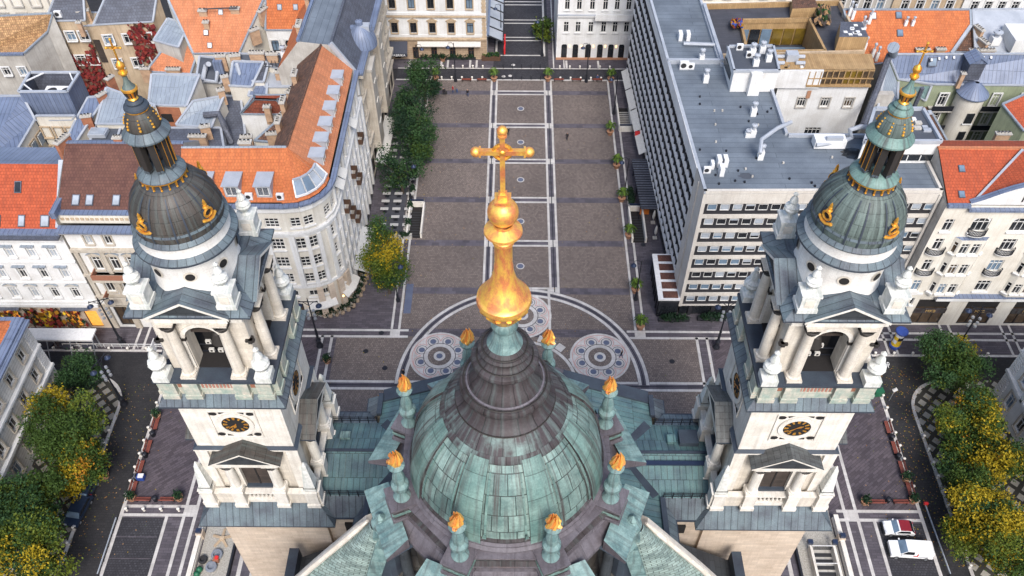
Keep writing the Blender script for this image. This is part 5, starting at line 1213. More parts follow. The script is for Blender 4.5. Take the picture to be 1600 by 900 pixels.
# ---- mansard house along the square behind the corner house
def mansard():
    H = House('mansard_house', 'old stone house with slate mansard roof and a domed bay beyond the orange roof', 'apartment house', (-27, 128, 0))
    a, b = V2(-25.0, 113.0), V2(-24.2, 142); ze = 21.5
    o = dict(nx=2, ny=2, sur='ornate_stone', gl=['glass_dark', 'glass_pale'])
    facade(H, a, b, -.1, ze, 'ornate_stone', [(z, 1.3, 2.4, dict(o, hood='ornate_stone' if z > 7 else None)) for z in (17.4, 13.2, 9.0)]+[(.3, 2.4, 4.4, dict(nx=2, ny=1, fr='frame_dark', sill=False, gl=['glass_dark', 'glass_warm']))], n=9, mg=.6)
    for z, hh, dp in ((21.2, .5, 1.0), (16.5, .4, .5), (12.3, .3, .4), (7.6, .6, .6), (5.2, .3, .4)): band(H.trim, a, b, z, hh, dp, 'ornate_stone')
    band(H.trim, a, b, 21.8, .4, 1.0, 'metal_blue')
    for y in (118.5, 128.5): H.wall.box((-24.2, y, 12.2), (1.6, 3.6, 15.5), 'ornate_stone', bottom=True); H.trim.box((-24.2, y, 20.2), (2.0, 4.0, .5), 'plaster_grey')
    for y in (118.5, 128.5):
        for z in (9.2, 13.4, 17.2): H.wins.append(((1.3, 2.2, 2, 2, 'frame_white', 'glass_pale', 'plaster_cream', None, True, False, 0), (-23.38-.18, y, z), pi/2))
    poly(H.roof, [(-25.0, 113, 22), (-24.2, 142, 22), (-27.4, 142, 27.2), (-28.2, 113, 27.2)], 'metal_slate'); poly(H.roof, [(-28.2, 113, 27.2), (-27.4, 142, 27.2), (-32.2, 142, 27.8), (-33, 113, 27.8)], 'roof_felt')
    poly(H.roof, [(-33, 113, 27.8), (-32.2, 142, 27.8), (-36.2, 142, 23), (-37, 113, 23)], 'tile_orange')
    H.roof.bar((-28.2, 113, 27.3), (-27.4, 142, 27.3), .4, .3, 'metal_slate'); H.roof.bar((-25.0, 113, 22.1), (-28.2, 113, 27.5), .5, .7, 'metal_light'); H.roof.bar((-33, 113, 27.9), (-32.2, 142, 27.9), .5, .4, 'metal_blue')
    H.wall.face([(-25, 113, 0), (-37, 113, 0), (-37, 113, 23), (-33, 113, 27.8), (-28.2, 113, 27.2), (-25, 113, 22)], 'plaster_grey'); H.wall.face([(-24.2, 142, 0), (-36.2, 142, 0), (-36.2, 142, 23), (-32.2, 142, 27.8), (-27.4, 142, 27.2), (-24.2, 142, 22)], 'plaster_grey'); H.wall.face([(-37, 113, 0), (-36.2, 142, 0), (-36.2, 142, 23), (-37, 113, 23)], 'plaster_grey')
    dm = H.part('bay_dome'); dm.lathe((-25.2, 121.5, 21.9), [(2.5, 0), (2.5, .4), (2.3, 1.6), (1.6, 2.8), (.7, 3.5), (.6, 3.6), (.6, 4.2), (.1, 4.5)], 'metal_blue', 20); dm.box((-24.3, 121.5, 24.3), (1.4, 1.3, 2.4), 'metal_light'); dm.box((-25, 121.5, 24.9), (3.4, .8, .6), 'metal_blue')
    for y in (132, 137): skylight(H.root, (Vector((-25.9, y, 23.8)), Vector((-25.9, y+1, 23.8)), Vector((-26.6, y, 24.9))), w=.9, l=1.3)
    for y in (117, 125, 130): chimney(H.root, -33.5, y, 27.2, 2.6, .8, 1.4, pi/2, pots=4)
    q = H.part('cafe_awning'); q.face([(-24.4, 114, 3.7), (-24.1, 127, 3.7), (-22.2, 127, 2.9), (-22.5, 114, 2.9)][::-1], 'cream_canvas')
    H.done()
mansard()
# ---- far side of the square
def hotel():
    H = House('pale_house', 'pale blue house with tan window frames and tan stone ground floor across the square', 'apartment house', (-20, 155, 0))
    x0, x1, Y = -52, -6.2, 150.3; us = [x1-x0-3.2-3.72*i for i in range(12)]
    o = dict(us=us, sur='plaster_beige', gl=['glass_dark', 'glass_dark', 'glass_blue'], fr='frame_dark')
    facade(H, (x0, Y), (x1, Y), 4.7, 24, 'plaster_white', [(6.0, 1.25, 2.3, dict(o, hood='plaster_beige')), (11.3, 1.25, 2.6, o), (16.3, 1.25, 2.6, dict(o, hood='plaster_beige'))])
    facade(H, (x0, Y), (x1, Y), -.1, 4.7, 'ashlar_brown', [(.1, 1.2, 2.7, dict(us=us, fr='frame_brown', gl=['glass_dark'], sill=False))])
    for z, hh, dp, m in ((4.6, .4, .4, 'plaster_beige'), (5.15, .5, .12, 'plaster_white'), (9.6, .3, .4, 'plaster_beige'), (10.0, .5, .2, 'plaster_white'), (23.6, .8, .9, 'plaster_white')): band(H.trim, (x0, Y), (x1, Y), z, hh, dp, m)
    for z in range(40): H.trim.box((x1-.45, Y-.06, 4.9+z*.45), (.9 if z % 2 else .7, .16, .42), 'plaster_beige') if 4.9+z*.45 < 23 else None
    H.wall.face([(x1, Y, 0), (x1, Y+16, 0), (x1, Y+16, 24), (x1, Y, 24)], 'plaster_white'); poly(H.roof, [(x0, Y, 24.4), (x1, Y, 24.4), (x1, Y+8, 29), (x0, Y+8, 29)], 'tile_red'); poly(H.roof, [(x0, Y+8, 29), (x1, Y+8, 29), (x1, Y+16, 24), (x0, Y+16, 24)], 'tile_red')
    H.wall.face([(x1, Y, 24), (x1, Y+16, 24), (x1, Y+8, 29)], 'plaster_white')
    q = H.part('awning'); q.face([(-20, Y-.1, 4.2), (-7.4, Y-.1, 4.2), (-7.4, Y-1.2, 3.8), (-20, Y-1.2, 3.8)][::-1], 'cream_canvas'); q.box((-13.7, Y-1.2, 3.72), (12.6, .1, .16), 'cream_canvas')
    q.face([(-25.6, Y-.1, 4.2), (-22, Y-.1, 4.2), (-22, Y-2.0, 2.6), (-25.6, Y-2.0, 2.6)][::-1], 'dark_canvas'); q.face([(-25.6, Y-2.0, 2.6), (-22, Y-2.0, 2.6), (-22, Y-2.0, 1.9), (-25.6, Y-2.0, 1.9)], 'dark_canvas'); q.box((-28.5, Y-.4, 5.6), (2.2, .4, .9), 'sign_red')
    lettering(H.root, 'FABRIKA', .72, 'lettering_white', (-23.8, Y-2.08, 2.0)); q.box((-28.0, Y-.2, 1.5), (1.0, .1, 2.2), 'lit_shop')
    H.done()
hotel()
def whitehall():
    H = House('white_palace', 'bright white house with arched doors and carved entrance beyond the square', 'apartment house', (18, 156, 0))
    x0, x1, Y = 7.7, 30, 150.6; sc = 1/9.475
    U = lambda p: AY(860+p*sc, 40, Y).x-x0
    us = [U(p) for p in (235, 410, 600, 790, 960, 1130, 1320)]; us[-1] = U(1325)
    facade(H, (x0, Y), (x1, Y), -.1, 22, 'plaster_white', [(6.1, 1.0, 2.3, dict(us=us, nx=2, gl=['glass_dark'])), (11.0, 1.0, 2.5, dict(us=us, nx=2, gl=['glass_dark'])), (16, 1.0, 2.5, dict(us=us, nx=2, gl=['glass_dark'])), (.2, 1.15, 3.2, dict(us=[U(p) for p in (222, 392, 585, 765, 930, 1090)], nx=1, ny=1, fr='frame_brown', gl=['glass_dark'], arch=True, sill=False)), (.1, 2.3, 3.6, dict(us=[U(1290)], nx=2, fr='frame_brown', gl=['glass_warm'], arch=True, sill=False))])
    band(H.trim, (x0, Y), (x1, Y), 9.6, .35, .4, 'plaster_white'); band(H.trim, (x0, Y), (x1, Y), 9.95, .12, .45, 'metal_light'); band(H.trim, (x0, Y), (x1, Y), 0, .35, .3, 'terracotta'); band(H.trim, (x0, Y), (x1, Y), 21.6, .6, .9, 'plaster_white')
    H.trim.box((x0+U(960), Y-.7, 9.7), (8.4, 1.4, .5), 'plaster_white', bottom=True); H.trim.box((x0+U(960), Y-1.3, 10.3), (8.2, .15, .9), 'plaster_white'); H.trim.box((x0+U(1290), Y-.6, 4.8), (3.4, 1.3, .9), 'plaster_white', bottom=True)
    for p in (720, 880, 1050, 1220): H.trim.box((x0+U(p), Y-.45, 9.2), (.5, .8, .6), 'plaster_white')
    for p in (300, 480, 660, 840, 1005): l = H.part('wall_lamp'); l.box((x0+U(p), Y-.12, 3.0), (.14, .18, .4), 'lit_warm')
    lettering(H.root, 'GEORG KONT', 1.0, 'lettering_gold', (x0+U(990), Y-.12, 14.1))
    H.wall.face([(x0, Y+16, 0), (x0, Y, 0), (x0, Y, 22), (x0, Y+16, 22)], 'plaster_white'); poly(H.roof, [(x0, Y, 22), (x1, Y, 22), (x1, Y+16, 25), (x0, Y+16, 25)], 'tile_red')
    H.done()
whitehall()
cv = thing('glass_canopy', 'long slanted grey glass canopy on dark frames above a terrace in the side street', 'canopy', (-4.6, 160, 0))
q = MB(); q.face([(-6.0, 151.5, 4.6), (-6.0, 181, 4.6), (-3.0, 181, 3.2), (-3.0, 151.5, 3.2)][::-1], 'metal_light'); q.build('canopy_panel', cv)
q = MB()
for i in range(9): y = 151.6+3.6*i; q.bar((-6.0, y, 4.7), (-3.0, y, 3.3), .2, .2, 'frame_dark'); q.bar((-3.0, y, 0), (-3.0, y, 3.2), .12, .12, 'frame_dark')
q.bar((-6.05, 151.5, 4.7), (-6.05, 181, 4.7), .6, .5, 'metal_blue'); q.bar((-3.0, 151.5, 3.2), (-3.0, 181, 3.2), .15, .3, 'frame_dark'); q.build('canopy_frame', cv)
q = MB(); q.box((-5.4, 150.2, .45), (3.8, .9, .9), 'frame_brown')
for i in range(70): q.ball((-7.2+rnd.random()*3.6, 149.9+rnd.random()*.7, .9+rnd.random()*.6), rnd.uniform(.1, .25), rnd.choice(['leaf_deep', 'leaf_green', 'leaf_dark']), 5)
q.build('planter_box', cv); 
for y, l in ((156, 2.2), (152.6, 1.6)): q = MB(); q.box((-2.7, y, .9), (.3, l, 1.4), 'sign_red'); q.build('red_screen', cv)
# ---- the two houses in the near corners
def near_house(k, label, name, wm):
    X = 63.4*k; H = House(name, label, 'apartment house', (72*k, 50, 0))
    y0, y1 = 20, 69.5; ze = 14.6 if k < 0 else 16.0
    if k < 0: a, b = V2(X, y1), V2(X, y0)
    else: a, b = V2(67.0, y0), V2(67.0, y1-.2)
    a, b = (V2(X, y0), V2(X, y1)) if k < 0 else (V2(66.8, y1), V2(66.8, y0))
    us = [49.5-3.3-3.75*i for i in range(13)] if k < 0 else [3.3+3.75*i for i in range(13)]
    o = dict(us=us, sur='ornate_stone', gl=['glass_dark', 'glass_blue', 'glass_dark'])
    facade(H, a, b, -.1, ze, wm, [(10.7, 1.35, 2.0, o), (6.4, 1.4, 2.2, dict(o, hood='plaster_grey')), (1.4, 1.4, 2.6, dict(o, arch=True))])
    for z, hh, dp, m in ((ze-.6, .6, .8, 'plaster_white'), (9.5, .35, .45, 'plaster_white'), (5.2, .45, .5, 'plaster_white'), (ze, .25, 1.1, 'metal_blue')): band(H.trim, a, b, z, hh, dp, m)
    for i in range(int(ze/.5)): H.trim.box((X if k < 0 else 66.8, y1-.7, .3+i*.5), (.3, 1.5, .38), 'plaster_white')
    if k > 0:
        for u in us: 
            for z in (12.9, 8.9): H.trim.box((66.7, y1-u, z), (.5, 2.0, .5), 'carved_stone'); H.trim.ball((66.5, y1-u, z+.3), .4, 'carved_stone', 8)
            H.trim.box((66.6, y1-u, 10.0), (.6, 2.4, .35), 'carved_stone'); H.trim.box((66.55, y1-u-1.87, 7.2), (.5, .5, 4.2), 'carved_stone')
    xe = k*80
    c, d = (X, y1) if k < 0 else (66.8, y1), (xe, y1)
    facade(H, (d if k < 0 else c), (c if k < 0 else d), -.1, ze, wm, [(10.7, 1.35, 2.0, dict(o, us=[4, 8, 12])), (6.4, 1.4, 2.2, dict(o, us=[4, 8, 12]))]) if 0 else H.wall.face([(c[0], c[1], 0), (d[0], d[1], 0), (d[0], d[1], ze), (c[0], c[1], ze)], wm)
    xr = k*73; poly(H.roof, [(a.x, y0, ze+.25), (a.x, y1, ze+.25), (xr-k*1, y1-6, 19), (xr-k*1, y0, 19)], 'tile_orange'); poly(H.roof, [(a.x, y1, ze+.25), (xe, y1, ze+.25), (xe, y1-6, 19), (xr-k*1, y1-6, 19)], 'tile_orange')
    H.roof.bar((a.x+k*.3, y0, ze+.45), (a.x+k*.3, y1, ze+.45), 1.7, .3, 'metal_blue'); H.roof.bar((a.x, y1-.6, ze+.5), (xe, y1-.6, ze+.5), 1.3, .3, 'metal_blue')
    H.done()
near_house(-1, 'weathered grey white corner house with blue gutter and orange roof at the lower left', 'grey_house', 'rusticated')
near_house(1, 'ornate white corner house with carved window heads beside the yellow trees', 'carved_house', 'plaster_white')
# ================================================================ roofs behind the front rows
def mass(name, label, roofs, wallm, loc=None, cat='house', z0=-.1):
    "house given by its roof planes; every plane's outline drops to the ground as wall"
    P = [(m, [G(*p) for p in pts]) for m, pts in roofs]
    c = sum((sum(pts, Vector())/len(pts) for m, pts in P), Vector())/len(P)
    H = House(name, label, cat, (c.x, c.y, 0))
    for m, pts in P:
        for i in range(1, len(pts)-1): poly(H.roof, [pts[0], pts[i], pts[i+1]], m)
        skirt(H.wall, [p-Vector((0, 0, .03)) for p in pts], wallm, z0)
        n = len(pts)
        for i in range(n):
            a, b = pts[i], pts[(i+1) % n]
            if (b-a).length > .5: H.trim.bar(a+Vector((0, 0, .04)), b+Vector((0, 0, .04)), .34, .2, 'metal_light' if 'tile' not in m else 'metal_grey')
    return H, [p for m, p in P]
def wallrow(H, a, b, zs, n, w=1.2, hh=1.8, off=.06, **k):
    "windows set on a plain wall from a to b"
    a, b = Vector((a[0], a[1], 0)), Vector((b[0], b[1], 0)); d = (b-a).normalized(); nr = Vector((d.y, -d.x, 0)); L = (b-a).length
    for z in zs:
        for i in range(n):
            p = a+d*(L*(i+.5)/n)+nr*(off+.24); H.wins.append(((w, hh, k.get('nx', 2), k.get('ny', 2), k.get('fr', 'frame_white'), pick(k.get('gl', ['glass_dark', 'glass_dark', 'glass_blue'])), k.get('sur', 'plaster_white'), None, True, k.get('arch', False), 0), (p.x, p.y, z), atan2(d.y, d.x)))
CHM = lambda H, L, m='chimney_brick': [chimney(H.root, G(x, y, z).x, G(x, y, z).y, z-.4, w, .75, 1.3, rz, m, max(2, int(w*1.6))) for x, y, z, w, rz in L]
# left
H, P = mass('tan_roof_house', 'house with a weathered tan tile roof at the upper left edge', [('tile_tan', [(-40, 85, 17.5), (37, 84, 17.5), (74, 50, 18.6), (82, 21, 21.5), (-40, 27, 21.5)])], 'plaster_grey')
wallrow(H, P[0][0], P[0][1], [13.5], 3, 1.2, 1.6); H.roof.bar(P[0][0], P[0][1], .5, .35, 'metal_blue'); H.done()
H, P = mass('cream_house', 'cream house front with tall grey windows above the tan roof', [('metal_slate', [(-60, -25, 24), (88, -25, 24), (92, -50, 27), (-60, -50, 27)])], 'plaster_cream')
wallrow(H, P[0][0], P[0][1], [20.0, 15.8], 5, 1.6, 2.8, sur='plaster_grey'); H.done()
H, P = mass('courtyard_house', 'shabby beige courtyard house with slate roof and red ivy on its walls', [('metal_slate', [(71, 33, 19.5), (133, 32, 19.5), (130, -12, 23.5), (88, -12, 23.5)]), ('metal_slate', [(146, 39, 19.5), (239, 34, 19.5), (246, -12, 23.5), (168, -12, 23.5)]), ('plaster_beige', [(131, 40, 18.5), (172, 40, 18.5), (170, 20, 18.6), (133, 20, 18.6)])], 'plaster_beige')
for a, b, n in ((P[0][0], P[0][1], 3), (P[1][0], P[1][1], 3)): wallrow(H, a, b, [15.8, 11.0], n, 1.5, 1.8)
a, b = P[2][0], P[2][1]; H.trim.box(((a.x+b.x)/2, a.y-.1, 13.5), (3.4, .2, 4.5), 'shutter_wood')
iv = H.part('red_ivy')
for i in range(950):
    u = rnd.random(); k = rnd.random()
    if k < .75: p = P[0][0]+(P[0][1]-P[0][0])*(u*.95); z = rnd.uniform(3, 10+8*abs(u-.5)**.6)
    else: p = P[1][0]+(P[1][1]-P[1][0])*(.55+.45*u); z = rnd.uniform(12, 19.4)
    s = rnd.uniform(.15, .38); a = rnd.uniform(0, pi); t = Vector((cos(a), .25, sin(a)))*s; b_ = Vector((-sin(a), .3, cos(a)))*s; p = Vector((p.x, p.y-.15-rnd.random()*.5, z))
    iv.face([p-t-b_, p+t-b_, p+t+b_, p-t+b_], rnd.choice(['ivy_red', 'ivy_red', 'autumn_red', 'frame_brown']))
CHM(H, [(131, 22, 20, 2.6, .3), (125, 40, 20, 1, 0)]); aircon(H.root, G(93, 27, 20), 0, 1.2); H.done()
H, P = mass('ivy_wall_house', 'low house with a red ivy covered slope below the tan roof', [('ivy_red', [(50, 98, 9), (110, 108, 7), (128, 75, 11), (75, 55, 12)])], 'ivy_red')
iv = H.part('red_ivy')
for i in range(900):
    u, v = rnd.random(), rnd.random(); p = (P[0][0]*(1-u)+P[0][1]*u)*(1-v)+(P[0][3]*(1-u)+P[0][2]*u)*v; s = rnd.uniform(.2, .45); a = rnd.uniform(0, pi); t = Vector((cos(a), sin(a), rnd.uniform(-.5, .5)))*s; b_ = Vector((-sin(a), cos(a), rnd.uniform(-.5, .5)))*s; p = p+Vector((0, 0, .1+rnd.random()*.6))
    iv.face([p-t-b_, p+t-b_, p+t+b_, p-t+b_], rnd.choice(['ivy_red', 'ivy_red', 'autumn_red', 'leaf_deep']))
q = H.part('white_hatch'); c = G(106, 72, 11.5); q.box((c.x, c.y, c.z), (3, 1.6, .3), 'white_paint'); H.done()
H, P = mass('orange_roof_house', 'house under a wide plain orange tile roof with small white hatches, upper left', [('tile_pale', [(302, 84, 18.5), (374, 83, 18.5), (418, -15, 26), (256, -15, 26)])], 'plaster_cream')
CHM(H, [(318, 22, 23.2, 1.8, 0), (368, 19, 23.4, 2.0, 0), (323, 40, 22, 1.2, 0), (412, 20, 23, 3.0, 1.1), (398, 52, 21, 2.2, .7)])
for x, y, h in ((322, 51, 21.1), (328, 71, 19.5), (345, 19, 23.4)): skylight(H.root, (G(x, y, h), G(x+9, y, h), G(x, y-12, h+.95)), 'white_paint', .8, .9)
H.roof.tube([G(318, 14, 24.6), G(370, 12, 24.6)], .12, 'iron', 5); H.done()
H, P = mass('bright_orange_house', 'house with two bright orange tile roof slopes above a white wall with an arched window', [('tile_orange', [(415, 47, 20.5), (459, 47, 20.5), (498, -15, 26), (415, -15, 26)]), ('tile_orange', [(452, 68, 19.5), (501, 66, 20.0), (522, -15, 26), (499, -15, 26)])], 'plaster_white')
wallrow(H, P[0][0], P[0][1], [16.6], 2, 1.3, 2.2, arch=True, fr='frame_dark'); CHM(H, [(468, 38, 21.5, 1.0, 0), (464, 48, 21, 1.2, 0), (511, 15, 24, 3.2, 1.35), (502, 45, 22, 2.6, 1.35), (497, 62, 21.2, 2.0, 1.35)])
for x, y in ((437, 11), (462, 11)): skylight(H.root, (G(x, y, 23.7), G(x+9, y, 23.7), G(x, y-12, 24.8)), 'glass_pale', .8, 1)
for x, y in ((472, 60), (483, 60)): vent(H.root, G(x, y+4, 20.6), 2.4, .9)
H.done()
H, P = mass('lean_to_house', 'low house with faded orange tiles and a corrugated metal lean-to between courtyards', [('tile_pale', [(228, 112, 15.5), (298, 116, 15.5), (312, 72, 18.5), (264, 66, 18.5)]), ('metal_grey', [(240, 63, 19.6), (279, 74, 19.6), (294, 38, 21.2), (262, 29, 21.2)])], 'plaster_grey'); CHM(H, [(272, 113, 16, 3.2, 0), (228, 112, 16, 2.2, 0)]); H.done()
# equipment box
eq = thing('plant_enclosure', 'big blue metal plant enclosure with a white cooling unit inside, open at the top', 'rooftop plant', G(78, 170, 12))
P = [G(29, 143, 22), G(105, 143, 22), G(124, 113, 22), G(47, 113, 22)]
q = MB()
for i in range(4):
    a, b = P[i], P[(i+1) % 4]; q.face([(a.x, a.y, 0), (b.x, b.y, 0), b, a], 'metal_blue'); c = sum(P, Vector())/4; A, Bq = a+(c-a)*.03, b+(c-b)*.03; q.face([(Bq.x, Bq.y, 18), (A.x, A.y, 18), A, Bq], 'metal_slate'); q.bar(a, b, .4, .25, 'metal_light')
q.face([(p.x, p.y, 18.4) for p in P], 'roof_felt_dark'); q.build('enclosure_wall', eq)
q = MB(); c = (P[0]+P[1]+P[2]+P[3])/4; q.box((c.x+1.2, c.y-.4, 19.6), (4.6, 2.4, 2.2), 'white_paint')
for s in (-1.1, 1.1):
    q.face([(c.x+1.2+s+.75*cos(t*pi/8), c.y-.4+.75*sin(t*pi/8), 20.72) for t in range(16)], 'rubber')
q.build('cooling_unit', eq)
for a, b in ((P[3]+(P[2]-P[3])*.3, P[3]+(P[0]-P[3])*.5), (P[2]+(P[3]-P[2])*.2, P[2]+(P[1]-P[2])*.5), (P[0]+(P[1]-P[0])*.3, P[0]+(P[3]-P[0])*.4)): q = MB(); q.bar(a, b, .18, .18, 'white_paint'); q.build('brace', eq)
H, P = mass('blue_roof_house', 'house with blue standing seam roofs round a white courtyard at the left edge', [('metal_blue', [(-40, 265, 17.6), (18, 250, 17.6), (55, 187, 18.4), (35, 150, 20.5), (-40, 150, 20.5)]), ('metal_blue', [(-40, 283, 20.8), (92, 282, 20.8), (80, 251, 18), (-40, 251, 18)]), ('metal_blue', [(95, 238, 18.2), (112, 233, 18.2), (166, 150, 20.5), (138, 152, 20.5), (120, 185, 18.6)]), ('metal_grey', [(57, 188, 18.4), (113, 187, 18.6), (117, 181, 19.4), (56, 181, 19.4)])], 'plaster_cream')
a, b = G(57, 188, 18.4), G(113, 187, 18.6); wallrow(H, a, b, [15.4, 11.8], 3, 1.2, 1.9, sur='plaster_beige'); a, b = G(55, 187, 18.4), G(20, 248, 17.6); wallrow(H, (b.x+.1, b.y), (a.x+.1, a.y), [14.8, 11], 4, 1.2, 1.9, sur='plaster_beige') if 0 else wallrow(H, a, b, [14.6], 4, 1.2, 1.9, off=-.3, sur='plaster_beige')
CHM(H, [(136, 187, 20, 2.0, .2), (160, 153, 21, 2.0, 1.0), (173, 127, 21, 1.8, 1.1), (92, 238, 20, 4.0, 1.0)], 'red_brick'); H.done()
H, P = mass('grey_roof_house', 'house with wide pale grey metal roofs behind the left tower spire', [('metal_grey', [(150, 194, 19.4), (205, 194, 19.4), (243, 165, 20.6), (166, 137, 21.5)]), ('metal_grey', [(232, 164, 20), (292, 166, 20), (312, 117, 22), (237, 116, 22)]), ('metal_grey', [(275, 195, 18.6), (330, 200, 18.6), (350, 150, 20.5), (302, 158, 20.5)]), ('roof_felt_dark', [(140, 224, 18.5), (180, 226, 18.5), (190, 195, 18.6), (150, 194, 18.6)]), ('metal_slate', [(180, 228, 18.3), (350, 232, 18.3), (345, 200, 18.4), (185, 200, 18.4)])], 'plaster_cream')
a, b = G(240, 165.5, 19.8), G(286, 166, 19.8); H.wall.box(((a.x+b.x)/2, a.y-.15, 16.5), ((b-a).length, .2, 6.4), 'red_brick'); H.trim.box((a.x+1.6, a.y-.3, 17.8), (1.6, .2, 1.4), 'dark_inside')
c = G(155, 210, 18.7); q = H.part('roof_hatch'); q.box((c.x, c.y, c.z+.3), (2.6, 1.8, .6), 'metal_light'); q.box((c.x, c.y, c.z+.65), (2.2, 1.4, .1), 'glass_pale')
CHM(H, [(310, 218, 19.5, 3.4, 0), (322, 203, 20, 1.8, .3), (346, 146, 21, 1.4, .4), (318, 203, 19.5, 1, 0)])
pp = H.part('duct'); pp.tube([G(318, 180, 20), G(342, 178, 20), G(350, 195, 19), G(360, 222, 17), G(366, 232, 14)], .5, 'metal_slate', 8); pp.tube([G(370, 100, 22), G(375, 118, 21), G(383, 128, 20), G(388, 128, 19.5), G(387, 108, 20)], .35, 'metal_light', 6)
H.done()
H, P = mass('terrace_house', 'jumble of small roofs and terraces crowded with chimneys behind the orange roof', [('roof_felt_dark', [(372, 84, 21.8), (445, 86, 21.8), (462, 112, 21.2), (372, 94, 21.5)]), ('metal_blue', [(358, 134, 20.6), (393, 136, 20.6), (412, 97, 22), (364, 96, 22)]), ('metal_slate', [(394, 128, 20.8), (412, 128, 20.8), (420, 98, 21.6), (412, 97, 21.6)]), ('metal_light', [(414, 136, 20), (461, 136, 20), (460, 112, 20.2), (421, 112, 20.2)]), ('tile_old', [(398, 220, 19.5), (420, 222, 19.5), (448, 190, 21), (440, 183, 21)]), ('metal_blue', [(388, 150, 19.6), (416, 152, 19.6), (418, 130, 20.2), (394, 130, 20.2)])], 'plaster_cream')
CHM(H, [(345, 93, 22, 2.2, .1), (368, 92, 22, 2.2, .2), (402, 88, 22.3, 3.2, 0), (426, 90, 22.3, 2.4, .0), (448, 80, 22.6, 2.6, .1), (352, 125, 21.5, 1.4, .4), (438, 118, 20.8, 2.0, 0), (462, 122, 21, 2.0, 1.2), (454, 147, 21, 2.0, 1.2), (441, 185, 21.5, 2, 1.2), (430, 214, 21, 3.2, .1), (386, 219, 20.2, 2.2, .1), (418, 172, 21.4, 1.2, 0)]); 
for x, y in ((470, 66), (475, 74), (445, 92)): vent(H.root, G(x, y, 22), 2.2, .8)
q = H.part('roof_railing')
for i in range(9): a = G(415+i*5.5, 104, 21.5); q.bar(a, a+Vector((0, 0, 1.1)), .08, .08, 'iron')
q.bar(G(415, 104, 22.5), G(460, 106, 22.5), .08, .08, 'iron'); H.done()
H, P = mass('red_hip_house', 'small white rooftop house with a dark red hipped tile roof', [('tile_dark', [(376, 178, 19.2), (453, 179, 19.2), (432, 156, 21.4), (398, 155, 21.4)]), ('tile_dark', [(376, 178, 19.2), (398, 155, 21.4), (397, 149, 20.5)]), ('tile_dark', [(453, 179, 19.2), (450, 149, 20), (432, 156, 21.4)]), ('tile_red', [(397, 149, 20.5), (398, 155, 21.4), (432, 156, 21.4), (450, 149, 20)])], 'plaster_white'); CHM(H, [(419, 176, 20.4, 1.3, 0)]); H.done()
H, P = mass('pipe_terrace_house', 'sunken flat terrace with metal pipes between the orange roof and the chimneys', [('roof_felt_dark', [(306, 128, 19), (346, 130, 19), (352, 92, 20.4), (312, 88, 20.4)]), ('metal_slate', [(352, 232, 16.5), (386, 232, 16.5), (376, 150, 18), (350, 150, 18)])], 'plaster_grey')  # second plane is a dark sheet standing in for a shaded shaft
pp = H.part('duct'); pp.tube([G(316, 126, 19.4), G(322, 102, 20.6), G(326, 100, 22)], .4, 'metal_light', 8); pp.tube([G(320, 126, 19.5), G(338, 128, 19.5), G(340, 108, 20.5)], .35, 'metal_light', 8)
q = H.part('cooling_unit'); c = G(345, 112, 20); q.box((c.x, c.y, c.z+1), (1.4, 1.2, 2.4), 'metal_blue'); H.done()
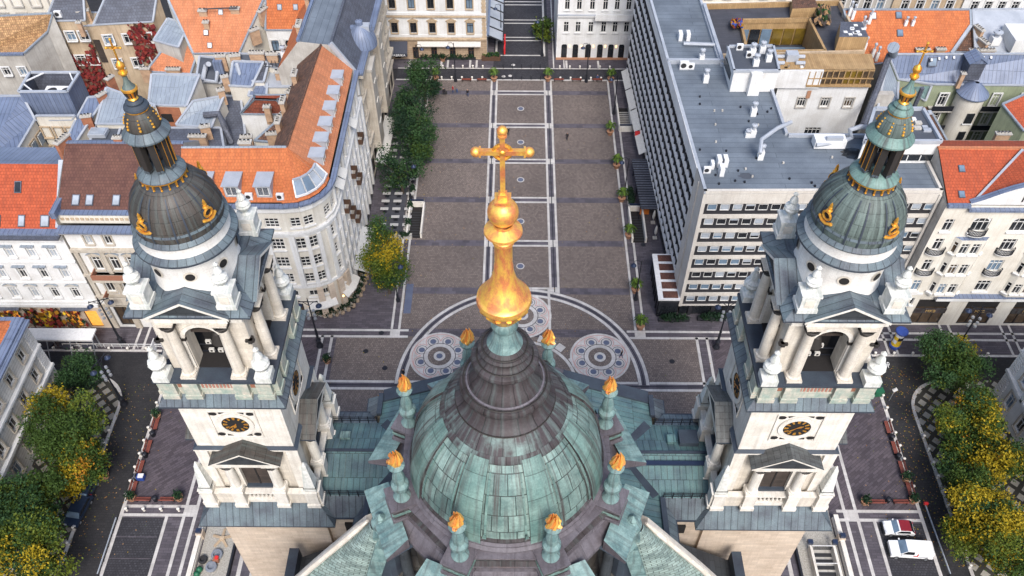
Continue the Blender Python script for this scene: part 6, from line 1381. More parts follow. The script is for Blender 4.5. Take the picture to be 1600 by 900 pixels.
# right
def deckhouse():
    H = House('deck_roof_house', 'house with dark roof decking round a timber clad atrium behind the office roof', 'house', (60, 140, 0)); z = 23.0
    o = [G(1128, 92, z), G(1098, 14, z), G(1310, 8, z), G(1348, 86, z)]; i_ = [G(1166, 85, z), G(1156, 36, z), G(1263, 34, z), G(1288, 84, z)]
    for k in range(4):
        a, b, c, d = o[k], o[(k+1) % 4], i_[(k+1) % 4], i_[k]; poly(H.roof, [a, b, c, d], 'deck'); H.wall.face([(a.x, a.y, 0), (b.x, b.y, 0), b, a], 'plaster_cream'); H.wall.face([(d.x, d.y, 18.6), (c.x, c.y, 18.6), c, d], 'plank')
        H.trim.bar(d+Vector((0, 0, .35)), c+Vector((0, 0, .35)), .4, .7, 'plank'); 
        if k != 0: H.trim.bar(a+Vector((0, 0, .4)), b+Vector((0, 0, .4)), .4, .9, 'plank' if k == 1 else 'plaster_beige')
    H.roof.face([(p.x, p.y, 18.7) for p in i_], 'deck')
    a, b = i_[1], i_[2]; d = (b-a); q = H.part('atrium_glazing')
    for j, m in enumerate(('glass_blue', 'glass_dark', 'glass_blue', 'bronze_glass', 'bronze_glass', 'bronze_glass')):
        p = a+d*((j+.5)/6); q.box((p.x, p.y-.2, 20.4), (d.length/6-.25, .15, 2.9), m)
    c = G(1180, 80, 19.4); q.box((c.x+4, c.y+.6, 19.2), (9, 1.6, .2), 'glass_blue')
    p = [G(1303, 84, 23), G(1348, 84, 23), G(1338, 60, 23), G(1305, 60, 23)]; hb = H.part('roof_cabin'); hb.prism([(v.x, v.y) for v in p], 23, 26, 'plank', 'metal_slate')
    for j in range(10): v = p[0]+(p[1]-p[0])*rnd.uniform(.15, .85)+(p[3]-p[0])*rnd.uniform(.15, .85); hb.box((v.x, v.y, 26.04), (.6, .5, .08), 'white_paint')
    p = [G(1234, 29, 23), G(1274, 27, 23), G(1268, 10, 23), G(1234, 12, 23)]; hb = H.part('roof_hut'); hb.prism([(v.x, v.y) for v in p], 23, 24.8, 'plank', 'tile_old')
    sh = H.part('roof_planting')
    for j in range(260):
        v = G(rnd.uniform(1275, 1296), rnd.uniform(10, 36), 23+rnd.uniform(.3, 1.6)); s = .35; aa = rnd.uniform(0, pi); t = Vector((cos(aa), 0, sin(aa)))*s; u = Vector((0, 1, .4))*s; sh.face([v-t-u, v+t-u, v+t+u, v-t+u], rnd.choice(['twig', 'leaf_dark', 'tile_tan']))
    for j in range(120):
        v = G(rnd.uniform(1143, 1160), rnd.uniform(30, 42), 23+rnd.uniform(.2, 1.4)); s = .22; aa = rnd.uniform(0, pi); t = Vector((cos(aa), 0, sin(aa)))*s; u = Vector((0, 1, .4))*s; sh.face([v-t-u, v+t-u, v+t+u, v-t+u], rnd.choice(['autumn_red', 'plastic_blue', 'leaf_orange']))
    # timber clad wing in front
    p = [G(1213, 109, 24.2), G(1368, 108, 24.2), G(1362, 84, 24.2), G(1208, 84, 24.2)]; poly(H.roof, p, 'plank'); w = H.part('timber_wing'); w.prism([(v.x, v.y) for v in p], 21.4, 24.15, 'plank', top=False)
    a, b = p[0]+(p[1]-p[0])*.34, p[1]; d = b-a; n = 11
    for j in range(n):
        v = a+d*((j+.5)/n); w.box((v.x, v.y-.12, 22.8), (d.length/n-.25, .14, 2.1), 'bronze_glass' if j in (6, 7, 8) else 'glass_warm'); v = a+d*(j/n); w.box((v.x, v.y-.25, 22.8), (.16, .2, 2.5), 'plank')
    w.box(((a.x+b.x)/2, a.y-.25, 22.8), (d.length, .2, .14), 'plank'); w.box(((a.x+b.x)/2, a.y-.2, 21.5), (d.length, .5, .3), 'plank')
    a0 = p[0]; w.box((a0.x+3.2, a0.y-.05, 22.6), (8.0, .3, 3.2), 'plaster_white')
    for x in (1218, 1250): 
        for y in (90, 100): v = G(x, y, 24.3); H.part('roof_duct').tube([v+Vector((-.7, 0, .2)), v+Vector((.7, 0, .2))], .3, 'metal_light', 8)
    v = G(1236, 92, 24.3); H.part('antenna_mast').box((v.x, v.y, 24.8), (1.8, 1.4, 1.2), 'metal_light')
    for x, hh in ((1222, 3.4), (1246, 3.8), (1208, 3.6)): v = G(x, 122, 22); H.part('antenna_mast').box((v.x, v.y-.4, 22.5), (.45, .4, hh), 'plaster_white'); H.part('antenna_mast').bar((v.x+.4, v.y-.3, 20), (v.x+.4, v.y-.3, 24.6), .12, .12, 'steel')
    Yw = p[0].y+.3; x0, x1 = G(1216, 150, 20).x, p[1].x; h0 = 21.4
    facade(H, (x0, Yw), (x1, Yw), -.1, h0, 'plaster_white', [(17.2, 1.3, 1.7, dict(us=[4.3, 8.0, 11.7], nx=3, ny=2, sur='plaster_grey')), (11.5, 2.6, 1.6, dict(us=[7.5], nx=4, ny=2))])
    H.wall.box((x0+16.3, Yw-.5, 10), (3.2, 1.0, 20.5), 'plaster_grey'); H.wall.box((x0+5, Yw-.15, 19.6), (.6, .08, 1.4), 'terracotta')
    for v, sx in ((x0+20, .5), (x0+22, .35)): H.part('drain_pipe').tube([(v, Yw-.5, 0), (v, Yw-.5, 21.2)], sx, 'metal_slate', 8)
    H.done()
deckhouse()
ho = lambda y: 19+(100-y)*.062
H, P = mass('vermilion_roof_house', 'house under a broad flat toned vermilion tile roof with vent pipes, upper right', [('tile_orange', [(x, y, ho(y)) for x, y in ((1345, 102), (1372, 100), (1487, 83), (1517, 40), (1516, 15), (1318, 15))])], 'plaster_grey')
for x, y in ((1364, 25), (1404, 24), (1406, 52)): skylight(H.root, (G(x, y, ho(y)), G(x+9, y, ho(y)), G(x, y-9, ho(y-9))), 'white_paint' if y == 25 else 'glass_blue', 1, 1.2)
for x, y in ((1357, 37), (1414, 40), (1425, 40), (1326, 25), (1331, 30), (1345, 48), (1347, 55), (1362, 90), (1368, 95), (1349, 80)): vent(H.root, G(x, y, ho(y)), 2.6 if x < 1370 else 1.6, .45)
CHM(H, [(1440, 83, 20, 3.0, 0), (1468, 82, 20.2, 2, 0)]); H.roof.bar(G(1487, 83, 20.2), G(1517, 40, 22.8), .5, .3, 'metal_light'); H.done()
H, P = mass('sky_blue_roof_house', 'house with a pale sky blue metal roof at the upper right edge', [('metal_light', [(1524, 82, 20), (1650, 82, 20), (1650, 14, 23), (1520, 15, 23)]), ('tile_old', [(1490, 82, 19.6), (1532, 82, 19.6), (1518, 42, 21.4)])], 'plaster_cream')
H.roof.box(tuple(G(1590, 60, 21.6)), (3.4, 5, 2.4), 'plaster_white'); vent(H.root, G(1552, 68, 20.6), 2.2, 1.4); CHM(H, [(1535, 70, 20.8, 2.6, 1.9), (1528, 50, 21.5, 2.6, 1.9), (1520, 84, 20.4, 2.0, 0), (1540, 84, 20.4, 3.4, 0)]); H.done()
def stairhouse():
    H, P = mass('violet_roof_house', 'house with violet blue seamed roof, green courtyard walls and a round stair tower', [('metal_blue', [(1404, 124, 18.8), (1460, 132, 18.8), (1650, 134, 18.8), (1650, 84, 22.5), (1388, 85, 22.5)]), ('copper_pale', [(1401, 123, 18.6), (1456, 133, 18.6), (1446, 158, 16), (1420, 140, 17)])], 'plaster_green')
    c = G(1518, 140, 18.2); tw = H.part('stair_tower'); tw.lathe((c.x, c.y-.6, 0), [(2.15, 0), (2.15, 18.0)], 'plaster_cream', 28); tw.lathe((c.x, c.y-.6, 0), [(2.5, 18.0), (2.5, 18.2), (1.2, 19.4), (.3, 20.0)], 'metal_blue', 28)
    for z, w in ((14.6, 1.2), (11.0, 1.1)): tw.box((c.x+.1, c.y-.6-2.12, z), (w, .3, 1.9), 'glass_dark'); tw.box((c.x+.1, c.y-.6-2.25, z-1.05), (w+.4, .3, .15), 'plaster_white')
    b = G(1516, 112, 20.4); q = H.part('roof_lantern'); q.box((b.x, b.y, 21.2), (2.4, 2.4, 3.2), 'metal_slate')
    for s in (-1, 1): q.face([(b.x+s*1.5, b.y-1.5, 22.7), (b.x, b.y-1.5, 23.7), (b.x, b.y+1.5, 23.7), (b.x+s*1.5, b.y+1.5, 22.7)][::s], 'metal_blue')
    q.face([(b.x-1.4, b.y-1.3, 22.7), (b.x+1.4, b.y-1.3, 22.7), (b.x, b.y-1.3, 23.7)], 'metal_blue'); CHM(H, [(1503, 120, 20.6, .8, 0)])
    yb = P[0][1].y; x0 = P[0][1].x
    for a, w in ((x0+.4, 7.0), (c.x+2.4, 9)):
        gl = H.part('gallery')
        for z in (14.6, 10.8, 7): gl.box((a+w/2, yb-.8, z), (w, 1.5, .2), 'plaster_grey', bottom=True); gl.box((a+w/2, yb-1.5, z+.6), (w, .06, .95), 'iron')
        wallrow(H, (a, yb), (a+w, yb), [14.9, 11.1, 7.3], 2, 1.2, 2.4)
    for x, y in ((1455, 94), (1467, 92), (1478, 90), (1490, 90), (1512, 90), (1524, 90), (1536, 90), (1548, 90)): skylight(H.root, (G(x, y, 22), G(x+9, y, 22), G(x, y-9, 22.6)), 'white_paint', .35, .5)
    skylight(H.root, (G(1457, 97, 21.5), G(1466, 97, 21.5), G(1457, 88, 22.2)), 'glass_blue', 1.4, 1.4)
    H.done()
stairhouse()
H, P = mass('cream_gable_house', 'narrow cream gable wall with a thick dark pipe beside the violet blue roof', [('tile_old', [(1425, 152, 15), (1442, 152, 15), (1482, 224, 12.5), (1468, 226, 12.5)]), ('metal_grey', [(1366, 196, 17), (1400, 190, 17), (1404, 124, 18.4), (1388, 88, 22)])], 'plaster_cream')
H.part('drain_pipe').tube([G(1349, 196, 18), G(1390, 85, 23), G(1394, 78, 25)], .5, 'metal_slate', 8); H.part('chimney_pipe').tube([G(1396, 86, 23), G(1396, 74, 25.5)], [.6, .9], 'metal_grey', 10); H.done()
H, P = mass('red_tile_house', 'small house with red tiles and olive wall at the right edge', [('tile_red', [(1566, 163, 19.5), (1600, 205, 17.5), (1660, 205, 17.5), (1660, 140, 20), (1600, 148, 20)])], 'plaster_green'); CHM(H, [(1565, 214, 17, 3, 0)]); H.done()
pb = thing('rooftop_block', 'white rooftop block with dark flat roof standing at the back of the office roof', 'rooftop block', G(1412, 250, 24.75))
P = [G(1350, 223, 28.2), G(1470, 223, 28.2), G(1441, 172, 28.2), G(1366, 172, 28.2)]
q = MB(); q.prism([(p.x, p.y) for p in P], 0, 28.2, 'plaster_white', 'roof_felt_dark'); q.build('block_wall', pb); q = MB()
for i in range(4): a, b = P[i], P[(i+1) % 4]; q.bar(a+Vector((0, 0, .2)), b+Vector((0, 0, .2)), .4, .5, 'metal_light')
q.build('parapet', pb); q = MB(); q.box(((P[0].x+P[1].x)/2+1.5, P[0].y-.05, 25.8), (8.5, .2, .9), 'glass_dark')
for i in range(6): q.box((P[0].x+3+i*1.7, P[0].y-.12, 25.8), (.12, .2, .9), 'frame_white')
q.build('window_strip', pb)
for i in range(11): v = P[0]+(P[1]-P[0])*rnd.uniform(.2, .9)+(P[3]-P[0])*rnd.uniform(.2, .9); q = MB(); q.box((v.x, v.y, 28.35), (rnd.uniform(.5, 1.3), .6, .3), pick(['white_paint', 'metal_light', 'plaster_grey'])); q.build('roof_clutter', pb)

# far fronts along the top of the view
for x0, x1, y, h, m, nm, lab in ((1100, 1330, 12, 24, 'plaster_cream', 'cream_house', 'far cream house front with white framed windows behind the roof decking'), (1330, 1435, -2, 25, 'plaster_grey', 'grey_house', 'far grey house front with stone balconies above the vermilion roof'), (1435, 1552, 0, 25, 'plaster_beige', 'beige_house', 'far beige house front with tall paired windows at the upper right'), (1552, 1660, 2, 25, 'plaster_white', 'white_house', 'far white house front with arched windows in the upper right corner')):
    a, b = G(x0, y, 20), G(x1, y, 20); H = House(nm, lab, 'house', ((a.x+b.x)/2, a.y, 0)); b.y = a.y = a.y+9
    facade(H, (a.x, a.y), (b.x, b.y), -.1, 32, m, [(z, 1.3, 2.3, dict(sur='plaster_white', arch=(m == 'plaster_white'))) for z in (12.5, 16.6, 20.7, 24.8)], n=max(4, int((b.x-a.x)/3.6)))
    for z in (15.6, 19.8, 24): band(H.trim, a, b, z, .3, .4, 'plaster_white')
    poly(H.roof, [(a.x, a.y, 32), (b.x, b.y, 32), (b.x, b.y+10, 35), (a.x, a.y+10, 35)], 'tile_red'); H.done()
# ================================================================ trees and people
def leafcloud(n_cl, lobes, mats, per=20, size=.3, spread=.75, seed=1):
    "leaf clumps through the volume of several lobes (centre, radii); returns MB"
    r = random.Random(seed); b = MB(); w = [(l[1][0]*l[1][1]*l[1][2])**.8 for l in lobes]; prim = [r.choices([q[0] for q in mats], [q[1] for q in mats])[0] for l in lobes]
    for i in range(n_cl):
        li = r.choices(range(len(lobes)), w)[0]; c, R = lobes[li]
        while True:
            v = Vector((r.uniform(-1, 1), r.uniform(-1, 1), r.uniform(-1, 1)))
            if .25 < v.length < 1: break
        v = v.normalized()*v.length**.55; p = Vector((c[0]+v.x*R[0], c[1]+v.y*R[1], c[2]+v.z*R[2]))
        m = r.choices([q[0] for q in mats], [q[1]*(q[2] if len(q) > 2 and p.z > q[3] else 1) for q in mats])[0]
        if r.random() < .72: m = prim[li]
        for j in range(per):
            q = p+Vector((r.gauss(0, spread*.5), r.gauss(0, spread*.5), r.gauss(0, spread*.38))); s = size*r.uniform(.6, 1.25)
            n = Vector((r.gauss(0, .7), r.gauss(0, .7), r.uniform(.2, 1.2))).normalized(); t = n.orthogonal().normalized(); t.rotate(Matrix.Rotation(r.uniform(0, 6.28), 3, n)); u = n.cross(t)
            b.face([q-t*s, q+u*s*.55, q+t*s, q-u*s*.55], m)
    return b
def tree(name, label, x, y, h, R, mats, n, lobes=None, size=.3, seed=1, group=None, per=20, spread=.9, trunk=.22):
    T = thing(name, label, 'tree', (x, y, 0), 0, group); r = random.Random(seed)
    L = lobes or [((r.uniform(-.68, .68)*R, r.uniform(-.68, .68)*R, h*.6+r.uniform(-.25, .32)*h), (R*r.uniform(.28, .55), R*r.uniform(.28, .55), h*r.uniform(.09, .2))) for i in range(13)]
    leafcloud(n, L, mats, per, size, spread, seed).build('crown', T, local=True)
    b = MB(); b.tube([(0, 0, -.05), (.05, .03, h*.2), (.1, -.05, h*.45), (.0, .0, h*.7)], [trunk*1.3, trunk, trunk*.8, trunk*.35], 'bark', 8)
    for c, rr in L:
        z0 = h*.28+r.random()*h*.15; e = Vector(c); b.tube([(.05, 0, z0), tuple(e*.5+Vector((0, 0, z0*.5))), tuple(e)], [trunk*.5, trunk*.32, trunk*.1], 'bark', 5)
        for k in range(3): f = e+Vector((r.uniform(-.7, .7)*rr[0], r.uniform(-.7, .7)*rr[1], r.uniform(0, .6)*rr[2])); b.tube([tuple(e*.75+Vector((0, 0, z0*.25))), tuple(f)], [trunk*.16, .02], 'bark', 4)
    b.build('trunk', T, local=True); return T
DARK = [('leaf_dark', 6), ('leaf_deep', 4), ('leaf_green', 1.2)]
MIX = [('leaf_green', 5), ('leaf_dark', 4), ('leaf_lime', 2.4), ('leaf_yellow', .5)]
YEL = [('leaf_yellow', 2.6), ('leaf_lime', 2.5), ('leaf_green', 5), ('leaf_dark', 3.5), ('leaf_orange', .2)]
sq = 'dark green trees along the left side of the square'
for i, (x, y, h, R, s, lab) in enumerate(((662, 128, 9, 2.7, 11, 'farthest dark green tree in the row beside the square, near the cross street'), (648, 170, 10.5, 3.6, 12, 'tall dark green tree in the row, next to the farthest one'), (643, 212, 10, 3.8, 13, 'broad dark green tree in the middle of the row beside the square'), (625, 268, 9, 3.8, 14, 'thin leaved dark green tree nearest to the yellow tree'), (655, 232, 7, 2.2, 15, 'small dark green tree at the kerb in front of the broad one'))):
    g_ = G(x, y, h*.55); tree('square_tree', lab, g_.x, g_.y, h, R, DARK, 190 if i < 3 else 130, size=.2, per=30, seed=s, group=sq)
g_ = G(609, 458, 0); tree('yellow_green_tree', 'olive yellow tree standing alone in front of the rounded corner house', g_.x, g_.y, 15, 3.4, [('leaf_green', 4), ('leaf_yellow', 2.0), ('leaf_lime', 2), ('leaf_dark', 3)], 470, lobes=[((0, 0, 4.5), (2.4, 2.2, 1.8)), ((.9, .3, 6.6), (2.3, 2.0, 1.9)), ((-1.0, 0, 8.0), (2.2, 2.0, 1.9)), ((.5, .3, 10), (2.1, 1.8, 1.8)), ((-.2, .3, 12.8), (1.6, 1.4, 1.9)), ((.2, .2, 15.0), (.8, .7, 1.5)), ((1.6, -.3, 5.0), (1.5, 1.4, 1.5)), ((-1.8, .2, 6.0), (1.2, 1.2, 1.3))], size=.18, per=30, seed=21)
g_ = G(847, 45, 3.0); tree('street_tree', 'small round tree in a planter in the far side street', g_.x, g_.y, 4.6, 1.7, [('leaf_green', 3), ('leaf_lime', 2)], 110, size=.28, seed=22, trunk=.12)
for i, (x, y, h, R, m, n, s, nm, lab) in enumerate(((122, 583, 5.4, 2.5, DARK, 200, 31, 'small_dark_tree', 'small dark tree at the rounded pavement corner by the grey house'), (108, 668, 10, 4.7, [('leaf_green', 4), ('leaf_dark', 3), ('leaf_lime', 1.5), ('leaf_yellow', .6)], 560, 32, 'leafy_tree', 'big green tree beside the grey house, yellowing on its lower side'), (128, 722, 8, 3.4, [('leaf_yellow', 3), ('leaf_lime', 3), ('leaf_green', 3), ('leaf_orange', .6)], 300, 33, 'leafy_tree', 'yellowing tree in front of the big green tree on the left pavement'), (28, 800, 11, 5.0, MIX, 560, 34, 'leafy_tree', 'large green and lime tree in the lower left corner'), (55, 862, 11, 4.6, MIX+[('leaf_yellow', .8)], 480, 35, 'leafy_tree', 'green and yellow tree at the bottom left, nearest to the road'), (1494, 566, 8.0, 4.3, [('leaf_green', 6), ('leaf_dark', 4), ('leaf_yellow', .9), ('leaf_lime', 1.6)], 460, 41, 'autumn_tree', 'green and yellow tree farthest up the right pavement, by the shop street'), (1505, 640, 8.5, 4.0, YEL, 440, 42, 'autumn_tree', 'half yellow tree second from the shop street on the right pavement'), (1545, 705, 9, 4.2, [('leaf_green', 3), ('leaf_yellow', 2.6), ('leaf_lime', 2), ('leaf_dark', 2.4), ('leaf_orange', .4)], 460, 43, 'autumn_tree', 'broad yellow green tree beside the carved house'), (1530, 800, 9, 4.0, [('leaf_yellow', 5), ('leaf_lime', 2), ('leaf_green', 2), ('leaf_dark', 1.6)], 460, 44, 'autumn_tree', 'brightest yellow tree on the right pavement, level with the van'), (1590, 850, 10, 4.2, YEL, 420, 45, 'autumn_tree', 'yellow green tree in the lower right corner'), (1500, 745, 7, 2.4, [('leaf_lime', 3), ('leaf_green', 4), ('leaf_dark', 2)], 200, 46, 'autumn_tree', 'lime green tree leaning over the road above the parked car'))):
    g_ = G(x, y, h*.62); tree(nm, lab, g_.x, g_.y, h, R, m, n, size=.17, per=38, spread=.85, seed=s, group='trees on the pavements either side of the church')
for x, y, lab in ((160, 95, 'bare grey tree in the ivy courtyard, left one'), (185, 70, 'bare grey tree in the ivy courtyard, right one')):
    g_ = G(x, y, 8); T = thing('bare_tree', lab, 'tree', (g_.x, g_.y, 0)); b = MB(); b.tube([(0, 0, 0), (0, 0, 8)], [.3, .15], 'twig', 6); r = random.Random(int(x))
    for i in range(140):
        z = r.uniform(3, 9); a = r.uniform(0, 6.28); l = r.uniform(1.5, 4.2); p = Vector((cos(a)*l*.2, sin(a)*l*.2, z)); q = Vector((cos(a)*l, sin(a)*l, z+r.uniform(.4, 3))); b.tube([p, q], [.07, .025], 'twig', 3)
    b.build('trunk', T, local=True)
    leafcloud(50, [((0, 0, 8), (3.6, 3.6, 3))], [('twig', 3), ('leaf_yellow', .3), ('ivy_red', .5)], 10, .25, 1.0, int(x)).build('crown', T, local=True)
g_ = G(55, 102, 4); tree('yellow_bush', 'bright yellow bush below the red ivy wall', g_.x, g_.y, 5, 2.6, [('leaf_yellow', 5), ('leaf_orange', 1)], 130, size=.33, seed=55)
# people
def person(label, x, y, rz, coat, legs, stride=.0, bag=None):
    g_ = G(x, y); T = thing('person', label, 'person', (g_.x, g_.y, .02), rz)
    V = [(0, 0, .95), (0, .01, 1.15), (0, 0, 1.38), (0, -.01, 1.50), (0, -.02, 1.60), (0, -.02, 1.72)]; Rr = [.155, .145, .165, .065, .095, .085]; E = [(0, 1), (1, 2), (2, 3), (3, 4), (4, 5)]
    def chain(root, pts):
        k = root
        for p, q in pts: V.append(p); Rr.append(q); E.append((k, len(V)-1)); k = len(V)-1
    s = stride
    chain(0, [((.1, 0, .88), .105), ((.11, -s*.5, .5), .075), ((.11, s*.2-s, .09), .05), ((.11, s*.2-s-.16, .045), .04)]); chain(0, [((-.1, 0, .88), .105), ((-.11, s*.4, .5), .075), ((-.11, s, .09), .05), ((-.11, s-.16, .045), .04)])
    for k in (-1, 1): chain(2, [((k*.19, 0, 1.40), .07), ((k*.25, .04*k*s*4, 1.13), .05), ((k*.25, -.08+k*s*.4, .90), .04), ((k*.25, -.10+k*s*.4, .80), .035)])
    me = bpy.data.meshes.new('person'); me.from_pydata(V, E, []); o = link('tmp', me); md = o.modifiers.new('s', 'SKIN')
    for i, q in enumerate(me.skin_vertices[0].data): q.radius = (Rr[i], Rr[i]*.85); q.use_root = i == 0
    sb = o.modifiers.new('u', 'SUBSURF'); sb.levels = 1; sb.render_levels = 1
    dg = bpy.context.evaluated_depsgraph_get(); nm = bpy.data.meshes.new_from_object(o.evaluated_get(dg)); bpy.data.objects.remove(o); nm.name = 'person'
    nm.materials.clear()
    for m in (coat, legs, 'skin', 'hair', 'cloth_black'): nm.materials.append(MAT[m])
    for p in nm.polygons:
        c = p.center; p.use_smooth = True
        p.material_index = 3 if c.z > 1.68 or (c.z > 1.56 and c.y > .02) else 2 if c.z > 1.49 or (abs(c.x) > .2 and c.z < .88) else 0 if c.z > .86 else 4 if c.z < .09 else 1
    link('body', nm, T, (0, 0, 0))
    if bag: b = MB(); b.box((bag[0], bag[1], .36), (.42, .26, .62), bag[2]); b.bar((bag[0], bag[1], .6), (bag[0]*.8, bag[1]*.6, .95), .03, .03, 'iron'); b.build('suitcase', T, local=True)
    return T
person('person in dark clothes with a wheeled case, leftmost of three near the far road', 694, 149, .3, 'cloth_black', 'cloth_black', .12, (.45, .25, 'rubber'))
person('person in a red jacket pulling a dark case near the far road', 708, 145, -1.2, 'cloth_red', 'cloth_blue', .14, (.1, .75, 'cloth_blue'))
person('person in dark jacket and blue trousers, rightmost of the three near the far road', 731, 151, .1, 'cloth_black', 'cloth_blue', .05)
person('person in black standing just right of the top of the golden cross', 794, 211, .2, 'cloth_black', 'cloth_black', .1)
person('person in black walking alone on the right half of the square', 886, 219, -.4, 'cloth_black', 'cloth_black', .08)
person('person in dark coat walking on the right round mosaic', 970, 559, .9, 'cloth_black', 'cloth_blue', .22)
person('person in dark clothes at the edge of the left round mosaic', 631, 588, -.5, 'cloth_black', 'cloth_black', .2)
person('person in blue sitting area by the benches on the far right of the square', 933, 128, .0, 'cloth_blue', 'cloth_black', .0)

# leaves lying on the ground under the trees
b = MB(); r = random.Random(3)
for i in range(2600):
    k = r.random()
    if k < .30: x, y = r.gauss(-57, 4.0), r.uniform(44, 70)
    elif k < .68: x, y = r.gauss(54.5, 3.2), r.uniform(44, 74)
    elif k < .8: x, y = r.gauss(-19, 2.2), r.uniform(86, 135)
    else: x, y = r.uniform(-48, 50), r.uniform(58, 130)
    if k >= .8 and abs(x) > 17 and y > 79: continue
    z = -.10 if 50.9 < abs(x) < 54.6 else .03
    s = r.uniform(.05, .12); a = r.uniform(0, 3); t = Vector((cos(a), sin(a), 0))*s; u = Vector((-sin(a), cos(a), 0))*s*.7; p = Vector((x, y, z))
    b.face([p-t, p-u, p+t, p+u], r.choice(['leaf_yellow', 'leaf_orange', 'tile_tan', 'leaf_lime']))
tag(b.build('fallen_leaves'), 'scattered yellow leaves lying on the roads and paving', 'leaves', kind='stuff')
# ================================================================ street furniture
ORD = ['first', 'second', 'third', 'fourth', 'fifth', 'sixth', 'seventh', 'eighth', 'ninth', 'tenth', 'eleventh', 'twelfth']
def proto(name, parts):
    "thing at the origin from {part: MB}"
    T = thing(name, name, name)
    for n, b in parts: b.build(n, T, local=True)
    return T
def scatter(P, cat, group, spots):
    "first spot takes the prototype itself, later ones are copies with their parts"
    for i, (p, rz, lab) in enumerate(spots):
        p = Vector((*p, 0)) if len(p) == 2 else Vector(p)
        if i == 0: o = P
        else: o = dup(P, p, rz)
        if i: o['label'] = lab
        o['category'] = cat; o['group'] = group
    p, rz, lab = spots[0]; P.location = Vector((*p, 0)) if len(p) == 2 else Vector(p); P.rotation_euler = (0, 0, rz); P['label'] = lab
def lab(n, f): return [f % ORD[i] for i in range(n)]
# big lamps with two hanging blue lanterns and a cluster of floodlights
b = MB(); b.lathe((0, 0, 0), [(.5, 0), (.5, .3), (.36, .5), (.3, 1.3), (.4, 1.5), (.2, 1.8), (.16, 3.5), (.2, 3.7), (.12, 4), (.09, 10.2), (.05, 10.8)], 'iron', 12)
b.bar((-1.3, 0, 10.0), (1.3, 0, 10.0), .1, .1, 'iron')
for s in (-1, 1): b.tube([(s*.1, 0, 9.3), (s*.7, 0, 9.9), (s*1.3, 0, 10.2), (s*1.35, 0, 9.6)], .05, 'iron', 5)
l = MB(); l.lathe((0, 0, 0), [(.05, .5), (.12, .35), (.42, .12), (.45, 0), (.3, -.05), (.01, -.12)], 'lamp_blue', 12)
f = MB(); f.lathe((0, 0, 0), [(.02, .2), (.2, .15), (.24, -.12), (.01, -.14)], 'steel', 10)
T = thing('lamp_post', 'x', 'lamp'); b.build('post', T, local=True); lm, fm = l.mesh('lantern'), f.mesh('floodlight')
for s in (-1, 1):
    link('lantern', lm, T, (s*1.35, 0, 9.1))
    for z in (8.2, 7.3, 6.5): link('floodlight', fm, T, (s*.45, -.1, z))
scatter(T, 'lamp', 'tall lamp posts around the church front', [(tuple(G(500, 541)[:2]), 0, 'tall black lamp post with floodlights in front of the rounded corner house'), (tuple(G(1119, 543)[:2]), 0, 'tall black lamp post with floodlights in front of the office block'), (tuple(G(192, 539)[:2]), .3, 'tall black lamp post on the pavement by the flowered shop'), (tuple(G(194, 632)[:2]), 1.2, 'tall black lamp post at the rounded pavement corner on the left'), (tuple(G(1490, 552)[:2]), -.3, 'tall black lamp post rising above the farthest yellow green tree')])
b = MB(); b.lathe((0, 0, 0), [(.34, 0), (.34, .4), (.2, .7), (.16, 1.6), (.1, 1.8), (.07, 8.6)], 'iron', 10); b.tube([(0, 0, 8.2), (-.4, 0, 8.7), (-1.0, 0, 8.6), (-1.1, 0, 8.1)], .05, 'iron', 5)
T = thing('street_lamp', 'x', 'lamp'); b.build('post', T, local=True); link('lantern', lm, T, (-1.1, 0, 7.6))
scatter(T, 'lamp', 'single lamp posts along the square', [(tuple(G(993, 468)[:2]), 0, 'single armed lamp post on the right of the square, nearest to the church'), (tuple(G(975, 308)[:2]), 0, 'single armed lamp post beside the dark metal canopy'), (tuple(G(959, 178)[:2]), 0, 'single armed lamp post beside the far stair to the underground'), (tuple(G(622, 470)[:2]), pi, 'single armed lamp post below the yellow green tree'), (tuple(G(642, 314)[:2]), pi, 'single armed lamp post above the left underground stair'), (tuple(G(655, 130)[:2]), pi, 'single armed lamp post at the far end of the tree row'), (tuple(G(712, 127)[:2]), 0, 'single armed lamp post by the far road, left of the benches'), (tuple(G(916, 128)[:2]), 0, 'single armed lamp post by the far road, right of the square axis'), (tuple(G(847, 87)[:2]), 0, 'lamp post with blue sign in the far side street'), (tuple(G(783, 66)[:2]), 0, 'lamp post beside the glass canopy')])
# benches
s_ = MB(); 
for i in range(4): s_.box((0, -.2+i*.13, .45), (1.9, .1, .05), 'bench_red')
k_ = MB()
for i in range(3): k_.box((0, .33+i*.03, .62+i*.14), (1.9, .04, .11), 'bench_red')
g1 = MB(); g1.box((0, 0, .21), (.08, .5, .42), 'iron'); g1.bar((0, .25, .4), (0, .42, .98), .07, .05, 'iron'); gm = g1.mesh('leg')
T = thing('park_bench', 'x', 'bench'); s_.build('seat', T, local=True); k_.build('backrest', T, local=True)
for s in (-1, 1): link('leg', gm, T, (s*.8, 0, 0))
sp = []
for i, (x, y) in enumerate(((246, 664), (234, 700), (222, 732), (211, 765))): sp.append((tuple(G(x, y)[:2]), pi/2+.03, f'red bench along the left road, {ORD[i]} from the far end'))
for i, (x, y) in enumerate(((225, 782), (263, 782))): sp.append((tuple(G(x, y)[:2]), pi, 'red bench beside the planter on the left white band, ' + ('left one' if i == 0 else 'right one')))
for i, (x, y) in enumerate(((1385, 670), (1396, 702), (1407, 733), (1419, 767))): sp.append((tuple(G(x, y)[:2]), -pi/2-.03, f'red bench along the right road, {ORD[i]} from the far end'))
for i, (x, y) in enumerate(((1369, 786), (1406, 786))): sp.append((tuple(G(x, y)[:2]), pi, 'red bench above the white band near the parked cars, ' + ('left one' if i == 0 else 'right one')))
